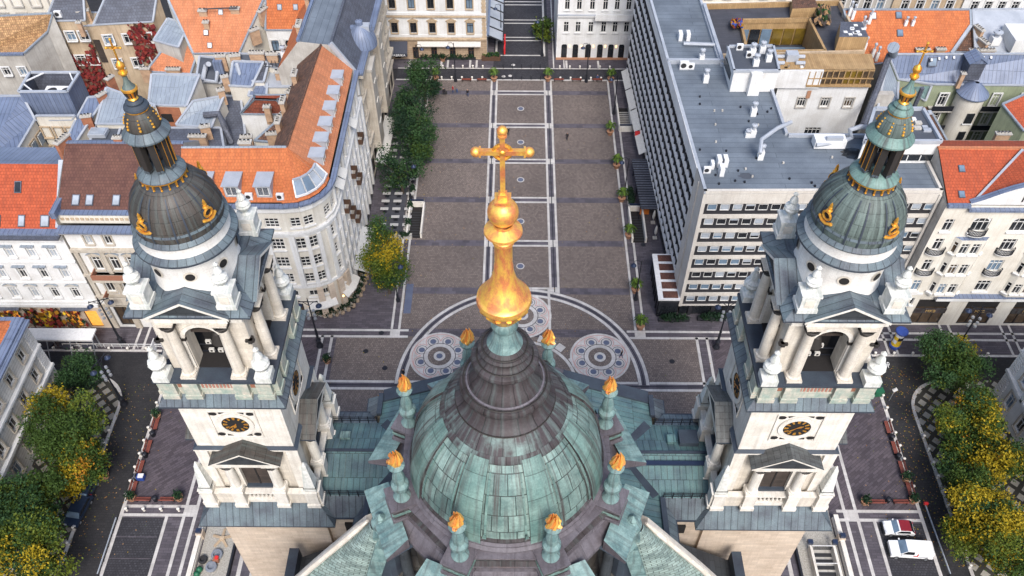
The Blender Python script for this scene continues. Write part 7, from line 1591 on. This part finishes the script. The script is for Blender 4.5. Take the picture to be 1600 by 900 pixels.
for i, x in enumerate((729, 753, 873, 901, 933)): sp.append((tuple(G(x, 127)[:2]), pi, f'red bench by the far road, {ORD[i]} from the left'))
scatter(T, 'bench', 'red benches', sp)
# bins
b = MB(); b.lathe((0, 0, 0), [(.26, 0), (.3, .1), (.3, .8), (.34, .85), (.2, 1.0), (.05, 1.02)], 'iron', 12)
T = proto('litter_bin', [('bin_body', b)])
scatter(T, 'litter bin', 'black litter bins', [(tuple(G(x, y)[:2]), 0, l_) for x, y, l_ in ((240, 681, 'black litter bin between the first and second benches on the left'), (228, 714, 'black litter bin between the second and third benches on the left'), (213, 748, 'black litter bin beside the blue cart'), (244, 782, 'black litter bin between the two benches on the left band'), (1392, 686, 'black litter bin between the first and second benches on the right'), (1402, 716, 'black litter bin between the second and third benches on the right'), (1386, 784, 'black litter bin between the two benches near the parked cars'))])
# planters
def plant_mb(seed, R=.55, z=.75, n=26, mats=(('leaf_deep', 2), ('leaf_dark', 2))): return leafcloud(n, [((0, 0, z+R*.6), (R*.8, R*.8, R*.8))], list(mats), 9, .16, .35, seed)
b = MB(); b.lathe((0, 0, 0), [(.4, 0), (.55, .7), (.6, .75), (.5, .75), (.45, .68), (.02, .68)], 'terracotta', 14)
T = proto('planter', [('tub', b), ('shrub', plant_mb(3))])
scatter(T, 'planter', 'shrubs in tubs', [(tuple(G(x, y)[:2]), i, l_) for i, (x, y, l_) in enumerate(((247, 652, 'dark shrub in a tub at the head of the left bench row'), (281, 780, 'shrub in a tub right of the benches on the left band'), (207, 780, 'shrub in a tub at the near end of the left bench row'), (1350, 786, 'shrub in a tub left of the benches near the parked cars'), (1425, 784, 'shrub in a tub right of the benches near the parked cars'), (1414, 750, 'shrub in a tub between the third and fourth right benches'), (512, 566, 'pair of dark shrubs in tubs on the left white band'), (166, 745, 'shrub in a tub under the yellowing tree'), (692, 95, 'shrub in a tub by the far house')))])
b = MB(); b.lathe((0, 0, 0), [(.42, 0), (.62, .75), (.68, .8), (.55, .8), (.5, .7), (.02, .7)], 'terracotta', 14)
pm = MB(); pm.tube([(0, 0, .7), (.03, 0, 1.9)], [.12, .09], 'bark', 6)
fr = MB(); r = random.Random(5)
for i in range(34):
    a = i*2.4; l_ = r.uniform(.8, 1.25); up = r.uniform(.1, .9); p0 = Vector((0, 0, 1.9)); d = Vector((cos(a), sin(a), 0)); s_ = Vector((-sin(a), cos(a), 0))*.13
    p1 = p0+d*l_*.55+Vector((0, 0, up)); p2 = p0+d*l_+Vector((0, 0, up*.35-.1)); fr.face([p0-s_*.3, p0+s_*.3, p1+s_, p1-s_], 'leaf_palm'); fr.face([p1-s_, p1+s_, p2+s_*.4, p2-s_*.4], 'leaf_green' if i % 3 else 'leaf_palm')
T = proto('potted_palm', [('tub', b), ('trunk', pm), ('fronds', fr)])
sp = [(tuple(G(x, y)[:2]), i*.7, f'potted palm on the right edge of the square, {ORD[i]} from the church') for i, (x, y) in enumerate(((1000, 513), (992, 456), (982, 371), (971, 314), (963, 262), (953, 210), (954, 127)))]
sp += [(tuple(G(772, 126)[:2]), .4, 'potted palm at the far left end of the central lane'), (tuple(G(856, 126)[:2]), 1.4, 'potted palm at the far right end of the central lane'), (tuple(G(681, 126)[:2]), 2.4, 'potted palm at the far left corner of the square')]
scatter(T, 'potted palm', 'potted palms round the square', sp)
# bollards
b = MB(); b.lathe((0, 0, 0), [(.16, 0), (.16, .5), (.2, .55), (.2, .62), (.1, .72), (.02, .75)], 'limestone_white', 10); bm = b.mesh('bollard')
b = MB(); b.lathe((0, 0, 0), [(.07, 0), (.06, .9), (.08, .92), (.02, 1.0)], 'iron', 8); bm2 = b.mesh('bollard')
def boll(m, pts, label, group):
    for x, y in pts: tag(link('bollard', m, None, (x, y, .01)), label, 'bollard', group)
boll(bm, [(-49.6, 52.5+2.0*i) for i in range(12)], 'small white stone bollard on the kerb by the left benches', 'white bollards by the left benches')
boll(bm, [(-49+2.2*i, 50.6) for i in range(4)], 'small white stone bollard on the left white band', 'white bollards on the left band')
boll(bm, [(-54.75, 42+2.0*i) for i in range(11)], 'small white stone bollard on the checkered left pavement edge', 'white bollards on the left checkered pavement')
boll(bm, [(51.05, 52.5+2.0*i) for i in range(12)], 'small white stone bollard on the kerb by the right benches', 'white bollards by the right benches')
boll(bm, [(54.75, 42+2.0*i) for i in range(11)], 'small white stone bollard on the checkered right pavement edge', 'white bollards on the right checkered pavement')
boll(bm, [(-70+2.7*i, 75.9) for i in range(8)], 'small white stone bollard on the kerb opposite the flowered shop', 'white bollards by the left shop street')
boll(bm, [(52+2.7*i, 75.9) for i in range(7)], 'small white stone bollard on the kerb opposite the gold lettered shops', 'white bollards by the right shop street')
boll(bm, [(-17+2.0*i, 143.35) for i in range(6)]+[(8.4+2.0*i, 143.35) for i in range(6)], 'small white bollard on the near kerb of the far road', 'white bollards along the near side of the far road')
boll(bm, [(-17+2.0*i, 147.2) for i in range(6)]+[(8.4+2.0*i, 147.2) for i in range(6)], 'small white bollard on the far kerb of the far road', 'white bollards along the far side of the far road')
boll(bm2, [(-2.9+1.85*i, 143.35) for i in range(5)]+[(-2.9+1.85*i, 147.2) for i in range(5)], 'thin black bollard where the central lane meets the far road', 'black bollards at the end of the central lane')
# underground stairs
def stairs(name, label, c, L, w, sx, sm='rubber'):
    T = thing(name, label, 'stair', (c[0], c[1], 0)); b = MB()
    b.sheet([(-w/2, -L/2), (w/2, -L/2), (w/2, L/2), (-w/2, L/2)], .03, 'dark_inside')  # flat dark sheet in place of the shade down the stairwell
    for i in range(10): b.box((0, -L/2+.5+i*L*.08, .06+.006*i), (w-.3, L*.035, .04), sm)  # default step colour is darkened to pass for that shade
    b.build('steps', T, local=True); b = MB()
    for s in (-1, 1): b.box((s*w/2, 0, .55), (.28, L, 1.1), 'limestone_white')
    b.box((0, sx*L/2, .55), (w, .28, 1.1), 'limestone_white'); b.build('parapet', T, local=True); b = MB()
    b.bar((-w/2, sx*L/2, 1.5), (w/2, sx*L/2, 1.5), .1, .3, 'lamp_blue'); b.bar((-w/2, sx*L/2, 0), (-w/2, sx*L/2, 1.6), .08, .08, 'steel'); b.bar((w/2, sx*L/2, 0), (w/2, sx*L/2, 1.6), .08, .08, 'steel'); b.build('sign_frame', T, local=True)
stairs('underground_stair', 'stair down to the underground with white walls, left side of the square', G(650, 347), 7.5, 2.3, 1)
stairs('underground_stair', 'stair down to the underground among cafe things by the office block', G(995, 354), 7.5, 2.2, 1)
stairs('underground_stair', 'far stair down to the underground between palms and awning', G(975, 187), 7.0, 2.3, -1, 'plaster_grey')
# cafe terrace under the trees
b = MB(); b.box((0, 0, .74), (1.35, .6, .06), 'table_top'); b.box((0, 0, .37), (.12, .12, .72), 'iron'); b.box((0, 0, .02), (.7, .5, .04), 'iron'); tm = b.mesh('terrace_table')
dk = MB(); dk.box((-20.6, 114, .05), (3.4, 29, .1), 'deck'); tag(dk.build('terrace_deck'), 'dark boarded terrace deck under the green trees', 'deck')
n = 0
for j in range(15):
    for i in range(3):
        if rnd.random() < .1: continue
        o = link('terrace_table', tm, None, (-22.2+1.55*i*1.3, 101.5+1.9*j, .1), 0); tag(o, 'white rectangular table on the dark terrace deck under the trees', 'table', 'white tables on the terrace deck')
b = MB(); b.box((0, 0, .4), (2.2, .7, .8), 'plaster_grey'); T = proto('terrace_planter', [('trough', b), ('hedge', leafcloud(40, [((0, 0, 1.0), (1.0, .3, .35))], [('leaf_deep', 2), ('leaf_dark', 2)], 9, .16, .3, 8))])
sp = [((-23+2.4*i, 99.2), 0, f'grey plant trough closing the near end of the terrace, {ORD[i]} from the left') for i in range(3)]+[((-18.0, 102+4.2*i), pi/2, f'grey plant trough along the open side of the terrace, {ORD[i]} from the church') for i in range(6)]
scatter(T, 'plant trough', 'plant troughs round the terrace', sp)
def parasol(x, y, lab_, m='cream_canvas', ang=0):
    b = MB(); b.bar((0, 0, 0), (0, 0, 2.9), .07, .07, 'steel'); b.box((0, 0, .06), (.7, .7, .12), 'plaster_grey'); c = MB(); c.lathe((0, 0, 0), [(.16, 1.0), (.26, 1.4), (.2, 2.2), (.1, 2.7), (.02, 2.85)], m, 9)
    T = proto('closed_parasol', [('pole', b), ('canvas', c)]); g_ = G(x, y); T.location = (g_.x, g_.y, 0); tag(T, lab_, 'parasol', 'closed white parasols')
parasol(1020, 348, 'closed white parasol by the office block, far one'); parasol(1023, 372, 'closed white parasol by the office block, near one'); parasol(672, 240, 'closed white parasol at the edge of the tree terrace')
c_ = G(1006, 332); b = MB(); b.box((0, 0, .55), (1.5, 1.1, .9), 'plastic_orange'); b.box((0, 0, 1.05), (1.3, .9, .1), 'plastic_orange'); w_ = MB(); w_.box((0, 0, .08), (1.3, .9, .16), 'rubber'); T = proto('orange_cart', [('box', b), ('base', w_)]); T.location = c_; tag(T, 'orange cart beside the underground stair near the office block', 'cart')
c_ = G(222, 749); b = MB(); b.box((0, 0, .55), (.9, .7, .7), 'plastic_blue'); w_ = MB(); w_.box((.1, 0, .95), (.7, .6, .12), 'white_paint'); h_ = MB(); h_.bar((-.5, 0, .3), (-.7, 0, 1.1), .06, .5, 'steel'); T = proto('blue_cart', [('bin', b), ('lid', w_), ('handle', h_)]); T.location = c_; tag(T, 'blue and white cleaning cart among the left benches', 'cart')
b = MB(); b.sheet([(-17.1, 83.2), (-16.0, 83.2), (-16.0, 89.2), (-17.1, 89.2)], .03, 'paving_blue'); tag(b.build('blue_carpet'), 'long dark blue carpet lying beside the lamp post on the square', 'carpet')
# plants round the cafe at the rounded corner
cp = [(x, y) for x, y in ((492, 490), (502, 493), (512, 494), (522, 492), (531, 489), (540, 484), (548, 478), (554, 470), (559, 461), (563, 452), (566, 442), (569, 432), (572, 422), (516, 484), (527, 481), (537, 475), (545, 467), (551, 458), (556, 448))]
b = MB(); b.lathe((0, 0, 0), [(.25, 0), (.32, .45), (.35, .5), (.2, .5), (.02, .45)], 'plaster_grey', 10); b2 = plant_mb(9, .55, .5, 14)
T = proto('cafe_plant', [('pot', b), ('foliage', b2)])
scatter(T, 'potted plant', 'potted plants round the corner cafe', [(tuple(G(x, y)[:2]), i*.9, 'dark green potted plant around the cafe at the rounded corner') for i, (x, y) in enumerate(cp[:13])])
b = MB(); b.lathe((0, 0, 0), [(.05, .02), (.3, .04), (.34, .42), (.3, .46), (.02, .46)], 'rattan', 10); b2 = MB(); b2.lathe((0, 0, 0), [(.3, .46), (.34, .85), (.3, .85), (.26, .46)], 'rattan', 10, a0=0, a1=pi)
T = proto('rattan_chair', [('seat', b), ('backrest', b2)]); sp = []
for i, (x, y) in enumerate(cp): 
    for dx, dy in ((-4, -2), (5, 1)): sp.append((tuple(G(x+dx, y+dy)[:2]), i*.7+dx, 'round rattan chair at the cafe on the rounded corner'))
scatter(T, 'chair', 'rattan chairs at the corner cafe', sp)
# cars
def car(name, label, p, rz, L, W, Hh, body, roofm, van=False, group=None):
    T = thing(name, label, 'van' if van else 'car', (p.x, p.y, 0 if p.z > -.05 else -.11), rz, group)
    if van: side = [(-L/2, .42), (-L/2, 1.0), (-L/2+.35, 1.12), (-L/2+1.0, 1.28), (-L/2+1.75, Hh-.06), (-L/2+2.1, Hh), (L/2-.3, Hh), (L/2-.05, Hh-.2), (L/2, .9), (L/2, .42)]; gl = (3, 4)
    else: side = [(-L/2, .35), (-L/2+.02, .68), (-L/2+.25, .82), (-L/2+.95, .95), (-L/2+1.5, Hh-.05), (-L/2+1.65, Hh), (L/2-.55, Hh-.05), (L/2-.12, 1.02), (L/2, .85), (L/2-.02, .35)]; gl = (3, 4)
    b = MB(); n = len(side); tw = lambda z: W/2-(max(0, z-.9)*.20)
    for i in range(n-1):
        (xa, za), (xb, zb) = side[i], side[i+1]; m = body
        if i == gl[0]: m = 'glass_blue'
        elif 5 <= i <= 5 and not van: m = roofm
        elif i == 6 and not van: m = 'glass_dark'
        a, c = tw(za), tw(zb); e = .06 if m == body and za < 1 else 0
        b.face([(xa, -a, za), (xb, -c, zb), (xb, c, zb), (xa, a, za)], m, None, False)
    for s in (-1, 1):
        low = [q for q in side if q[1] <= 1.3 or not van]
        P = [(x, s*tw(z), z) for x, z in side]; b.face(P if s < 0 else P[::-1], body)
    b.build('body', T, local=True)
    tr = MB()
    for s in (-1, 1): tr.box((0, s*(W/2+.005), .38), (L-.9, .03, .16), 'rubber')
    tr.build('side_trim', T, local=True); lt = MB(); lt.box((0, 0, 0), (.08, .26, .3), 'car_red'); lm_ = lt.mesh('tail_light')
    for s in (-1, 1): link('tail_light', lm_, T, (L/2-.02, s*(W/2-.18), .85))
    w = MB(); zt, zb_ = Hh-.12, (1.2 if van else .95)
    for s in (-1, 1):
        x0 = -L/2+1.0; x1 = (-L/2+2.6) if van else L/2-.55; f = lambda x, z: (x, s*(tw(z)+.012), z)
        P = [f(x0+.1, zb_), f(x1, zb_), f(x1-.15 if not van else x1, zt), f(x0+.75, zt)]; w.face(P if s < 0 else P[::-1], 'glass_dark')
    w.build('side_window', T, local=True)
    wm = MB(); wm.lathe((0, 0, 0), [(.02, -.1), (.2, -.11), (.31, -.1), (.32, .1), (.2, .11), (.02, .1)], 'rubber', 14); wm.lathe((0, 0, 0), [(.01, .12), (.19, .125)], 'steel', 10); wm.lathe((0, 0, 0), [(.19, -.125), (.01, -.12)], 'steel', 10)
    me = wm.mesh('wheel')
    for x in (-L/2+.75, L/2-.75):
        for s in (-1, 1): o = link('wheel', me, T, (x, s*(W/2-.08), .32)); o.rotation_euler = (pi/2, 0, 0)
    hl = MB(); hl.box((0, 0, 0), (.16, .34, .16), 'headlight'); me = hl.mesh('headlight')
    for s in (-1, 1): link('headlight', me, T, (-L/2+.06, s*(W/2-.3), .72 if not van else .9))
    mr = MB(); mr.box((0, 0, 0), (.16, .22, .14), body); me = mr.mesh('mirror')
    for s in (-1, 1): link('mirror', me, T, (-L/2+1.2, s*(W/2+.1), 1.0 if not van else 1.25))
    
    for x in (-L/2-.02, L/2): bp = MB(); bp.box((x, 0, .45), (.14, W-.15, .22), 'rubber'); bp.build('bumper', T, local=True)
    if van: d = MB(); d.box((.35, -W/2-.005, .95), (.5, .02, .12), 'sign_red'); d.box((.55, -W/2+.02, 1.2), (.08, .05, .5), 'sign_red'); d.box((1.3, -W/2-.005, .82), (1.3, .02, .08), 'steel'); d.build('side_stripe', T, local=True)
    return T
c1, c2 = G(1401, 829), G(1419, 863)
car('hatchback', 'small white hatchback with a dark red roof parked above the van', c1, -.03, 3.55, 1.68, 1.45, 'car_white', 'car_red')
car('delivery_van', 'white delivery van with windscreen to the left, parked below the red roofed car', c2, -.06, 5.0, 1.9, 1.85, 'car_white', 'car_white', True)
car('parked_car', 'dark blue car under the left trees, farther one', G(136, 772), 1.42, 4.3, 1.8, 1.45, 'car_blue', 'car_blue', group='dark cars under the left trees'); car('parked_car', 'dark blue car under the left trees, nearer one', G(125, 801), 1.42, 4.3, 1.8, 1.45, 'car_blue', 'car_blue', group='dark cars under the left trees')
# advertising column
c_ = G(1397, 541); b = MB(); b.lathe((0, 0, 0), [(.75, 0), (.8, .5), (.65, .6)], 'plastic_blue', 20); b.lathe((0, 0, 0), [(.66, .6), (.66, 1.2)], 'sign_yellow', 20); p_ = MB()
for i, (m, z0, z1) in enumerate((('white_paint', 1.2, 1.9), ('cloth_black', 1.9, 2.6), ('white_paint', 2.6, 3.2))):
    for k in range(6): p_.lathe((0, 0, 0), [(.66, z0), (.66, z1)], ('sign_yellow' if (k+i) % 4 == 0 else 'cloth_blue' if (k+i) % 5 == 2 else m), 4, a0=k*pi/3, a1=(k+1)*pi/3)
t_ = MB(); t_.lathe((0, 0, 0), [(.66, 3.2), (.85, 3.3), (.9, 3.55), (.82, 3.65), (.02, 3.75)], 'plastic_blue', 20)
T = proto('advertising_column', [('base', b), ('poster', p_), ('cap', t_)]); T.location = c_; tag(T, 'round advertising column with blue cap and posters by the white mansion', 'advertising column')
# bins, barriers, yard things
b = MB(); b.box((0, 0, .6), (1.2, .8, 1.0), 'plastic_green'); l_ = MB(); l_.box((0, 0, 1.16), (1.25, .88, .12), 'plastic_green'); T = proto('wheeled_bin', [('bin_body', b), ('lid', l_)])
scatter(T, 'waste bin', 'green wheeled bins by the right road', [(tuple(G(x, y)[:2]), .1, f'green wheeled bin beside the right road, {ORD[i]} from the far end') for i, (x, y) in enumerate(((1359, 592), (1366, 606), (1370, 617)))])
for k, x0, y0, x1, y1, l_ in ((1, 1443, 792, 1482, 900, 'thin white and blue barrier rail between the right road and the parking'), (-1, 184, 812, 155, 900, 'thin white and blue barrier rail between the left road and the parking')):
    a, c = G(x0, y0), G(x1, y1); T = thing('barrier_rail', l_, 'barrier', (a.x, a.y, 0)); b = MB(); b.bar(a+Vector((0, 0, .6)), c+Vector((0, 0, .6)), .12, .16, 'glass_pale'); b.build('rail', T); p_ = MB(); p_.box((0, 0, .3), (.1, .1, .6), 'iron'); pm_ = p_.mesh('rail_post')
    for i in range(5): link('rail_post', pm_, T, (c-a)*(i/4))
    if k > 0: p_ = MB(); p_.box((a.x, a.y, .9), (.5, .3, .3), 'sign_red'); p_.bar((a.x, a.y, 0), (a.x, a.y, 1), .1, .1, 'iron'); p_.build('barrier_head', T)
for k, l_ in ((-1, 'white stone balustrade along the left gravel yard with dark lamps'), (1, 'white stone balustrade along the right gravel yard')):
    X = -38.7 if k < 0 else 39.9; T = thing('yard_balustrade', l_, 'balustrade', (X, 46, 0)); b = MB(); b.box((X, 41.2, .2), (.5, 18, .4), 'limestone_white'); b.box((X, 41.2, 1.0), (.55, 18, .16), 'limestone_white'); b.build('coping', T); p_ = MB(); p_.lathe((0, 0, .4), [(.08, 0), (.14, .18), (.07, .36), (.12, .54)], 'limestone_white', 8); pm_ = p_.mesh('baluster')
    for i in range(36): link('baluster', pm_, T, (0, -13.6+i*.5, 0))
    q = MB(); q.box((X, 47.2, .6), (.8, .8, 1.2), 'limestone_beige'); q.build('pier', T); q = MB(); q.box((X, 47.2, 1.5), (.6, .5, .5), 'lamp_blue'); q.build('yard_lamp', T)
c_ = G(1290, 868); T = thing('railed_stair', 'railed stone stair well in the right gravel yard', 'stair', (37.2, 43, 0)); b = MB(); b.box((37.3, 40, .05), (2.5, 12, .1), 'plaster_grey')
for i in range(14): b.box((37.3, 45.3-.8*i, .14), (2.3, .45, .08), 'rubber')
b.build('steps', T); b = MB()
for s in (-1, 1): b.box((37.3+s*1.4, 40, .55), (.3, 12.2, 1.1), 'limestone_white')
b.build('side_wall', T); b = MB()
for i in range(22): b.bar((36.0+i*.125, 46.0, .1), (36.0+i*.125, 46.0, 1.2), .04, .04, 'iron')
for i in range(4): b.bar((36.0, 46.0-2.2*i, 1.2), (38.6, 46.0-2.2*i, 1.2), .07, .07, 'white_paint')
[q_.build('gate', T) for q_ in pieces(b)]; b = MB()
for s in (-1, 1): b.box((37.3+s*1.5, 46.4, 1.4), (.6, .5, .5), 'lamp_blue')
b.build('yard_lamp', T)
b = MB(); b.lathe((0, 0, 0), [(.45, .02), (.75, .05), (.85, .35), (.75, .6), (.5, .62), (.42, .3), (.02, .25)], 'tub_grey', 20)
for i, (x, y, m, l_) in enumerate(((340, 868, 'tub_grey', 'grey round tub in the left gravel yard, upper one'), (331, 887, 'tub_grey', 'grey round tub in the left gravel yard, lower one'), (318, 876, 'rubber', 'black tyre lying in the left gravel yard'))):
    b = MB(); b.lathe((0, 0, 0), [(.45, .02), (.75, .05), (.85, .35), (.75, .6), (.5, .62), (.42, .3), (.02, .25)], m, 20); o = b.build('round_tub' if i < 2 else 'tyre'); o.location = G(x, y); o.scale = (.85 if i < 2 else .65,)*2+(.8,); tag(o, l_, 'tub' if i < 2 else 'tyre')
for x, y, l_ in ((313, 892, 'green round bush ball in the left gravel yard, upper one'), (309, 899, 'green round bush ball in the left gravel yard, lower one')):
    b = MB(); b.ball((0, 0, .4), .4, 'plastic_green', 12); o = b.build('green_tub'); o.location = G(x, y); tag(o, l_, 'tub', 'green tubs in the left gravel yard')
b = MB()
for i in range(5): a = i*2*pi/5+.3; b.bar((0, 0, .25), (1.3*cos(a), 1.3*sin(a), .08), .3, .12, 'plaster_beige')
b.lathe((0, 0, 0), [(.35, 0), (.3, .35), (.02, .4)], 'plaster_beige', 8); o = b.build('wooden_star'); o.location = G(348, 842); tag(o, 'pale wooden star shaped frame lying on the left gravel', 'frame')
c_ = G(339, 876); b = MB(); b.box((0, 0, .3), (.7, .6, .5), 'rust_wood'); b.box((.1, .1, .65), (.4, .4, .25), 'sign_red'); o = b.build('red_machine'); o.location = c_; tag(o, 'small red machine between the grey tubs', 'machine')
# shop street left: long awning over a terrace
a, c = G(40, 522, 3), G(148, 522, 3); T = thing('terrace_awning', 'long white awning over a dark cafe terrace opposite the flowered shop', 'awning', ((a.x+c.x)/2, a.y-1.5, 0)); b = MB()
b.box(((a.x+c.x)/2, a.y, 3.1), (c.x-a.x, 1.9, .22), 'white_paint'); b.box(((a.x+c.x)/2, a.y-1.0, 2.95), (c.x-a.x, .2, .35), 'white_paint'); b.build('awning_roof', T); b = MB()
for i in range(4): x = a.x+(c.x-a.x)*(i/3); b.bar((x, a.y, 0), (x, a.y, 3), .14, .14, 'steel'); b.bar((x, a.y-.9, 3), (x, a.y-2.6, 0), .1, .1, 'steel')
[q_.build('awning_frame', T) for q_ in pieces(b)]
b = MB(); b.lathe((0, 0, 0), [(.9, .02), (1.0, .35), (.95, .62), (.4, .66), (.02, .62)], 'dark_canvas', 14); sm_ = b.mesh('lounge_sofa')
for i, x in enumerate((72, 108, 142)): p = G(x, 540); o = link('lounge_sofa', sm_, None, (p.x, p.y, 0)); o.scale = (1.3, .9, 1); tag(o, f'dark grey rounded sofa under the white awning, {ORD[i]} from the left', 'sofa', 'sofas under the white awning')
b = MB()
for i in range(13): b.bar((-66+i*1.2, 76.3, 0), (-66+i*1.2, 76.3, 1.0), .06, .06, 'white_paint')
b.bar((-66, 76.3, .95), (-51.4, 76.3, .95), .08, .08, 'white_paint'); b.bar((-66, 76.3, .5), (-51.4, 76.3, .5), .06, .06, 'white_paint'); tag(b.build('terrace_fence'), 'low white fence along the kerb in front of the cafe terrace', 'fence')
c_ = G(262, 520); 
b = MB(); b.box((0, 0, .9), (.12, 1.6, 1.5), 'white_paint'); l2 = MB(); l2.box((0, 0, .1), (.4, 1.2, .2), 'steel'); T = proto('notice_board', [('panel', b), ('foot', l2)]); p = G(243, 546); T.location = (p.x, p.y, 0); tag(T, 'white notice board standing on the pavement behind the left tower', 'notice board')
b = MB(); b.sheet([(52.0, 74.9), (52.35, 74.9), (52.35, 72.6), (52.0, 72.6)], -.10, 'white_paint'); struct('road_marking', b)
o = link('road_marking', text('STOP', 1.0, 'lettering_white', .002), None, (G(1382, 574).x, G(1382, 574).y, -.10)); o.scale = (.8, 1.5, 1); tag(o, kind='structure')
b = MB()
for y in (47.0, 44.2): b.sheet([(-49.4, y), (-44.2, y), (-44.2, y+.14), (-49.4, y+.14)], .012, 'paving_slab')
struct('parking_marking', b)
p = G(1389, 626); T = thing('road_sign', 'small white diamond road sign at the kerb of the right road', 'sign', (p.x, p.y, 0)); b = MB(); b.bar((0, 0, 0), (0, 0, 2.6), .07, .07, 'steel'); b.build('pole', T, local=True); b = MB(); b.face([(0, -.06, 2.1), (.4, -.06, 2.6), (0, -.06, 3.1), (-.4, -.06, 2.6)], 'white_paint'); b.face([(0, .06, 2.1), (-.4, .06, 2.6), (0, .06, 3.1), (.4, .06, 2.6)], 'white_paint'); b.build('sign_plate', T, local=True)
# hedge in front of the porch and planters by the far house
b = leafcloud(90, [((0, 0, .7), (2.2, .35, .5))], [('leaf_deep', 3), ('leaf_dark', 2)], 10, .18, .4, 61); t_ = MB(); t_.box((0, 0, .25), (4.6, .7, .5), 'frame_dark'); T = proto('box_hedge', [('foliage', b), ('trough', t_)])
scatter(T, 'hedge', 'low dark hedges in troughs', [((23.6, 82.2), 0, 'low hedge in a dark trough before the glass porch'), ((29.5, 82.4), 0, 'low hedge in a dark trough under the office windows'), ((19.4, 109), pi/2, 'low hedge beside the dark metal canopy'), (tuple(G(672, 92)[:2]), 0, 'dark plants in a trough by the far tan doors, left one'), (tuple(G(699, 92)[:2]), 0, 'dark plants in a trough by the far tan doors, middle one'), (tuple(G(726, 92)[:2]), 0, 'dark plants in a trough by the far tan doors, right one')])
# ================================================================ daylight under a bright veil of cloud
W = bpy.data.worlds.new('World'); SC.world = W; W.use_nodes = True
nt = W.node_tree; bg = nt.nodes['Background']; sky = nt.nodes.new('ShaderNodeTexSky'); sky.sky_type = 'NISHITA'; sky.sun_disc = False
EL, AZ = radians(48), radians(169)          # sun behind the viewer's right shoulder
sky.sun_elevation = EL; sky.sun_rotation = AZ; sky.altitude = 100; sky.dust_density = 3.0; sky.air_density = 1.0; sky.ozone_density = 1.0
nt.links.new(sky.outputs[0], bg.inputs[0]); bg.inputs[1].default_value = .115
ld = bpy.data.lights.new('sun', 'SUN'); ld.energy = 1.5; ld.angle = radians(22); ld.color = (1, .975, .945)
lo = bpy.data.objects.new('sun', ld); COL.objects.link(lo)
dv = Vector((sin(AZ)*cos(EL), cos(AZ)*cos(EL), sin(EL)))     # towards the sun
lo.rotation_euler = dv.to_track_quat('Z', 'Y').to_euler(); lo.location = (0, 0, 150)
vs = SC.view_settings; vs.view_transform = 'Standard'; vs.look = 'None'; vs.exposure = 1.08; vs.gamma = 1; vs.use_curve_mapping = False
SC.cycles.max_bounces = 5; SC.cycles.diffuse_bounces = 3; SC.cycles.glossy_bounces = 2; SC.cycles.use_denoising = True
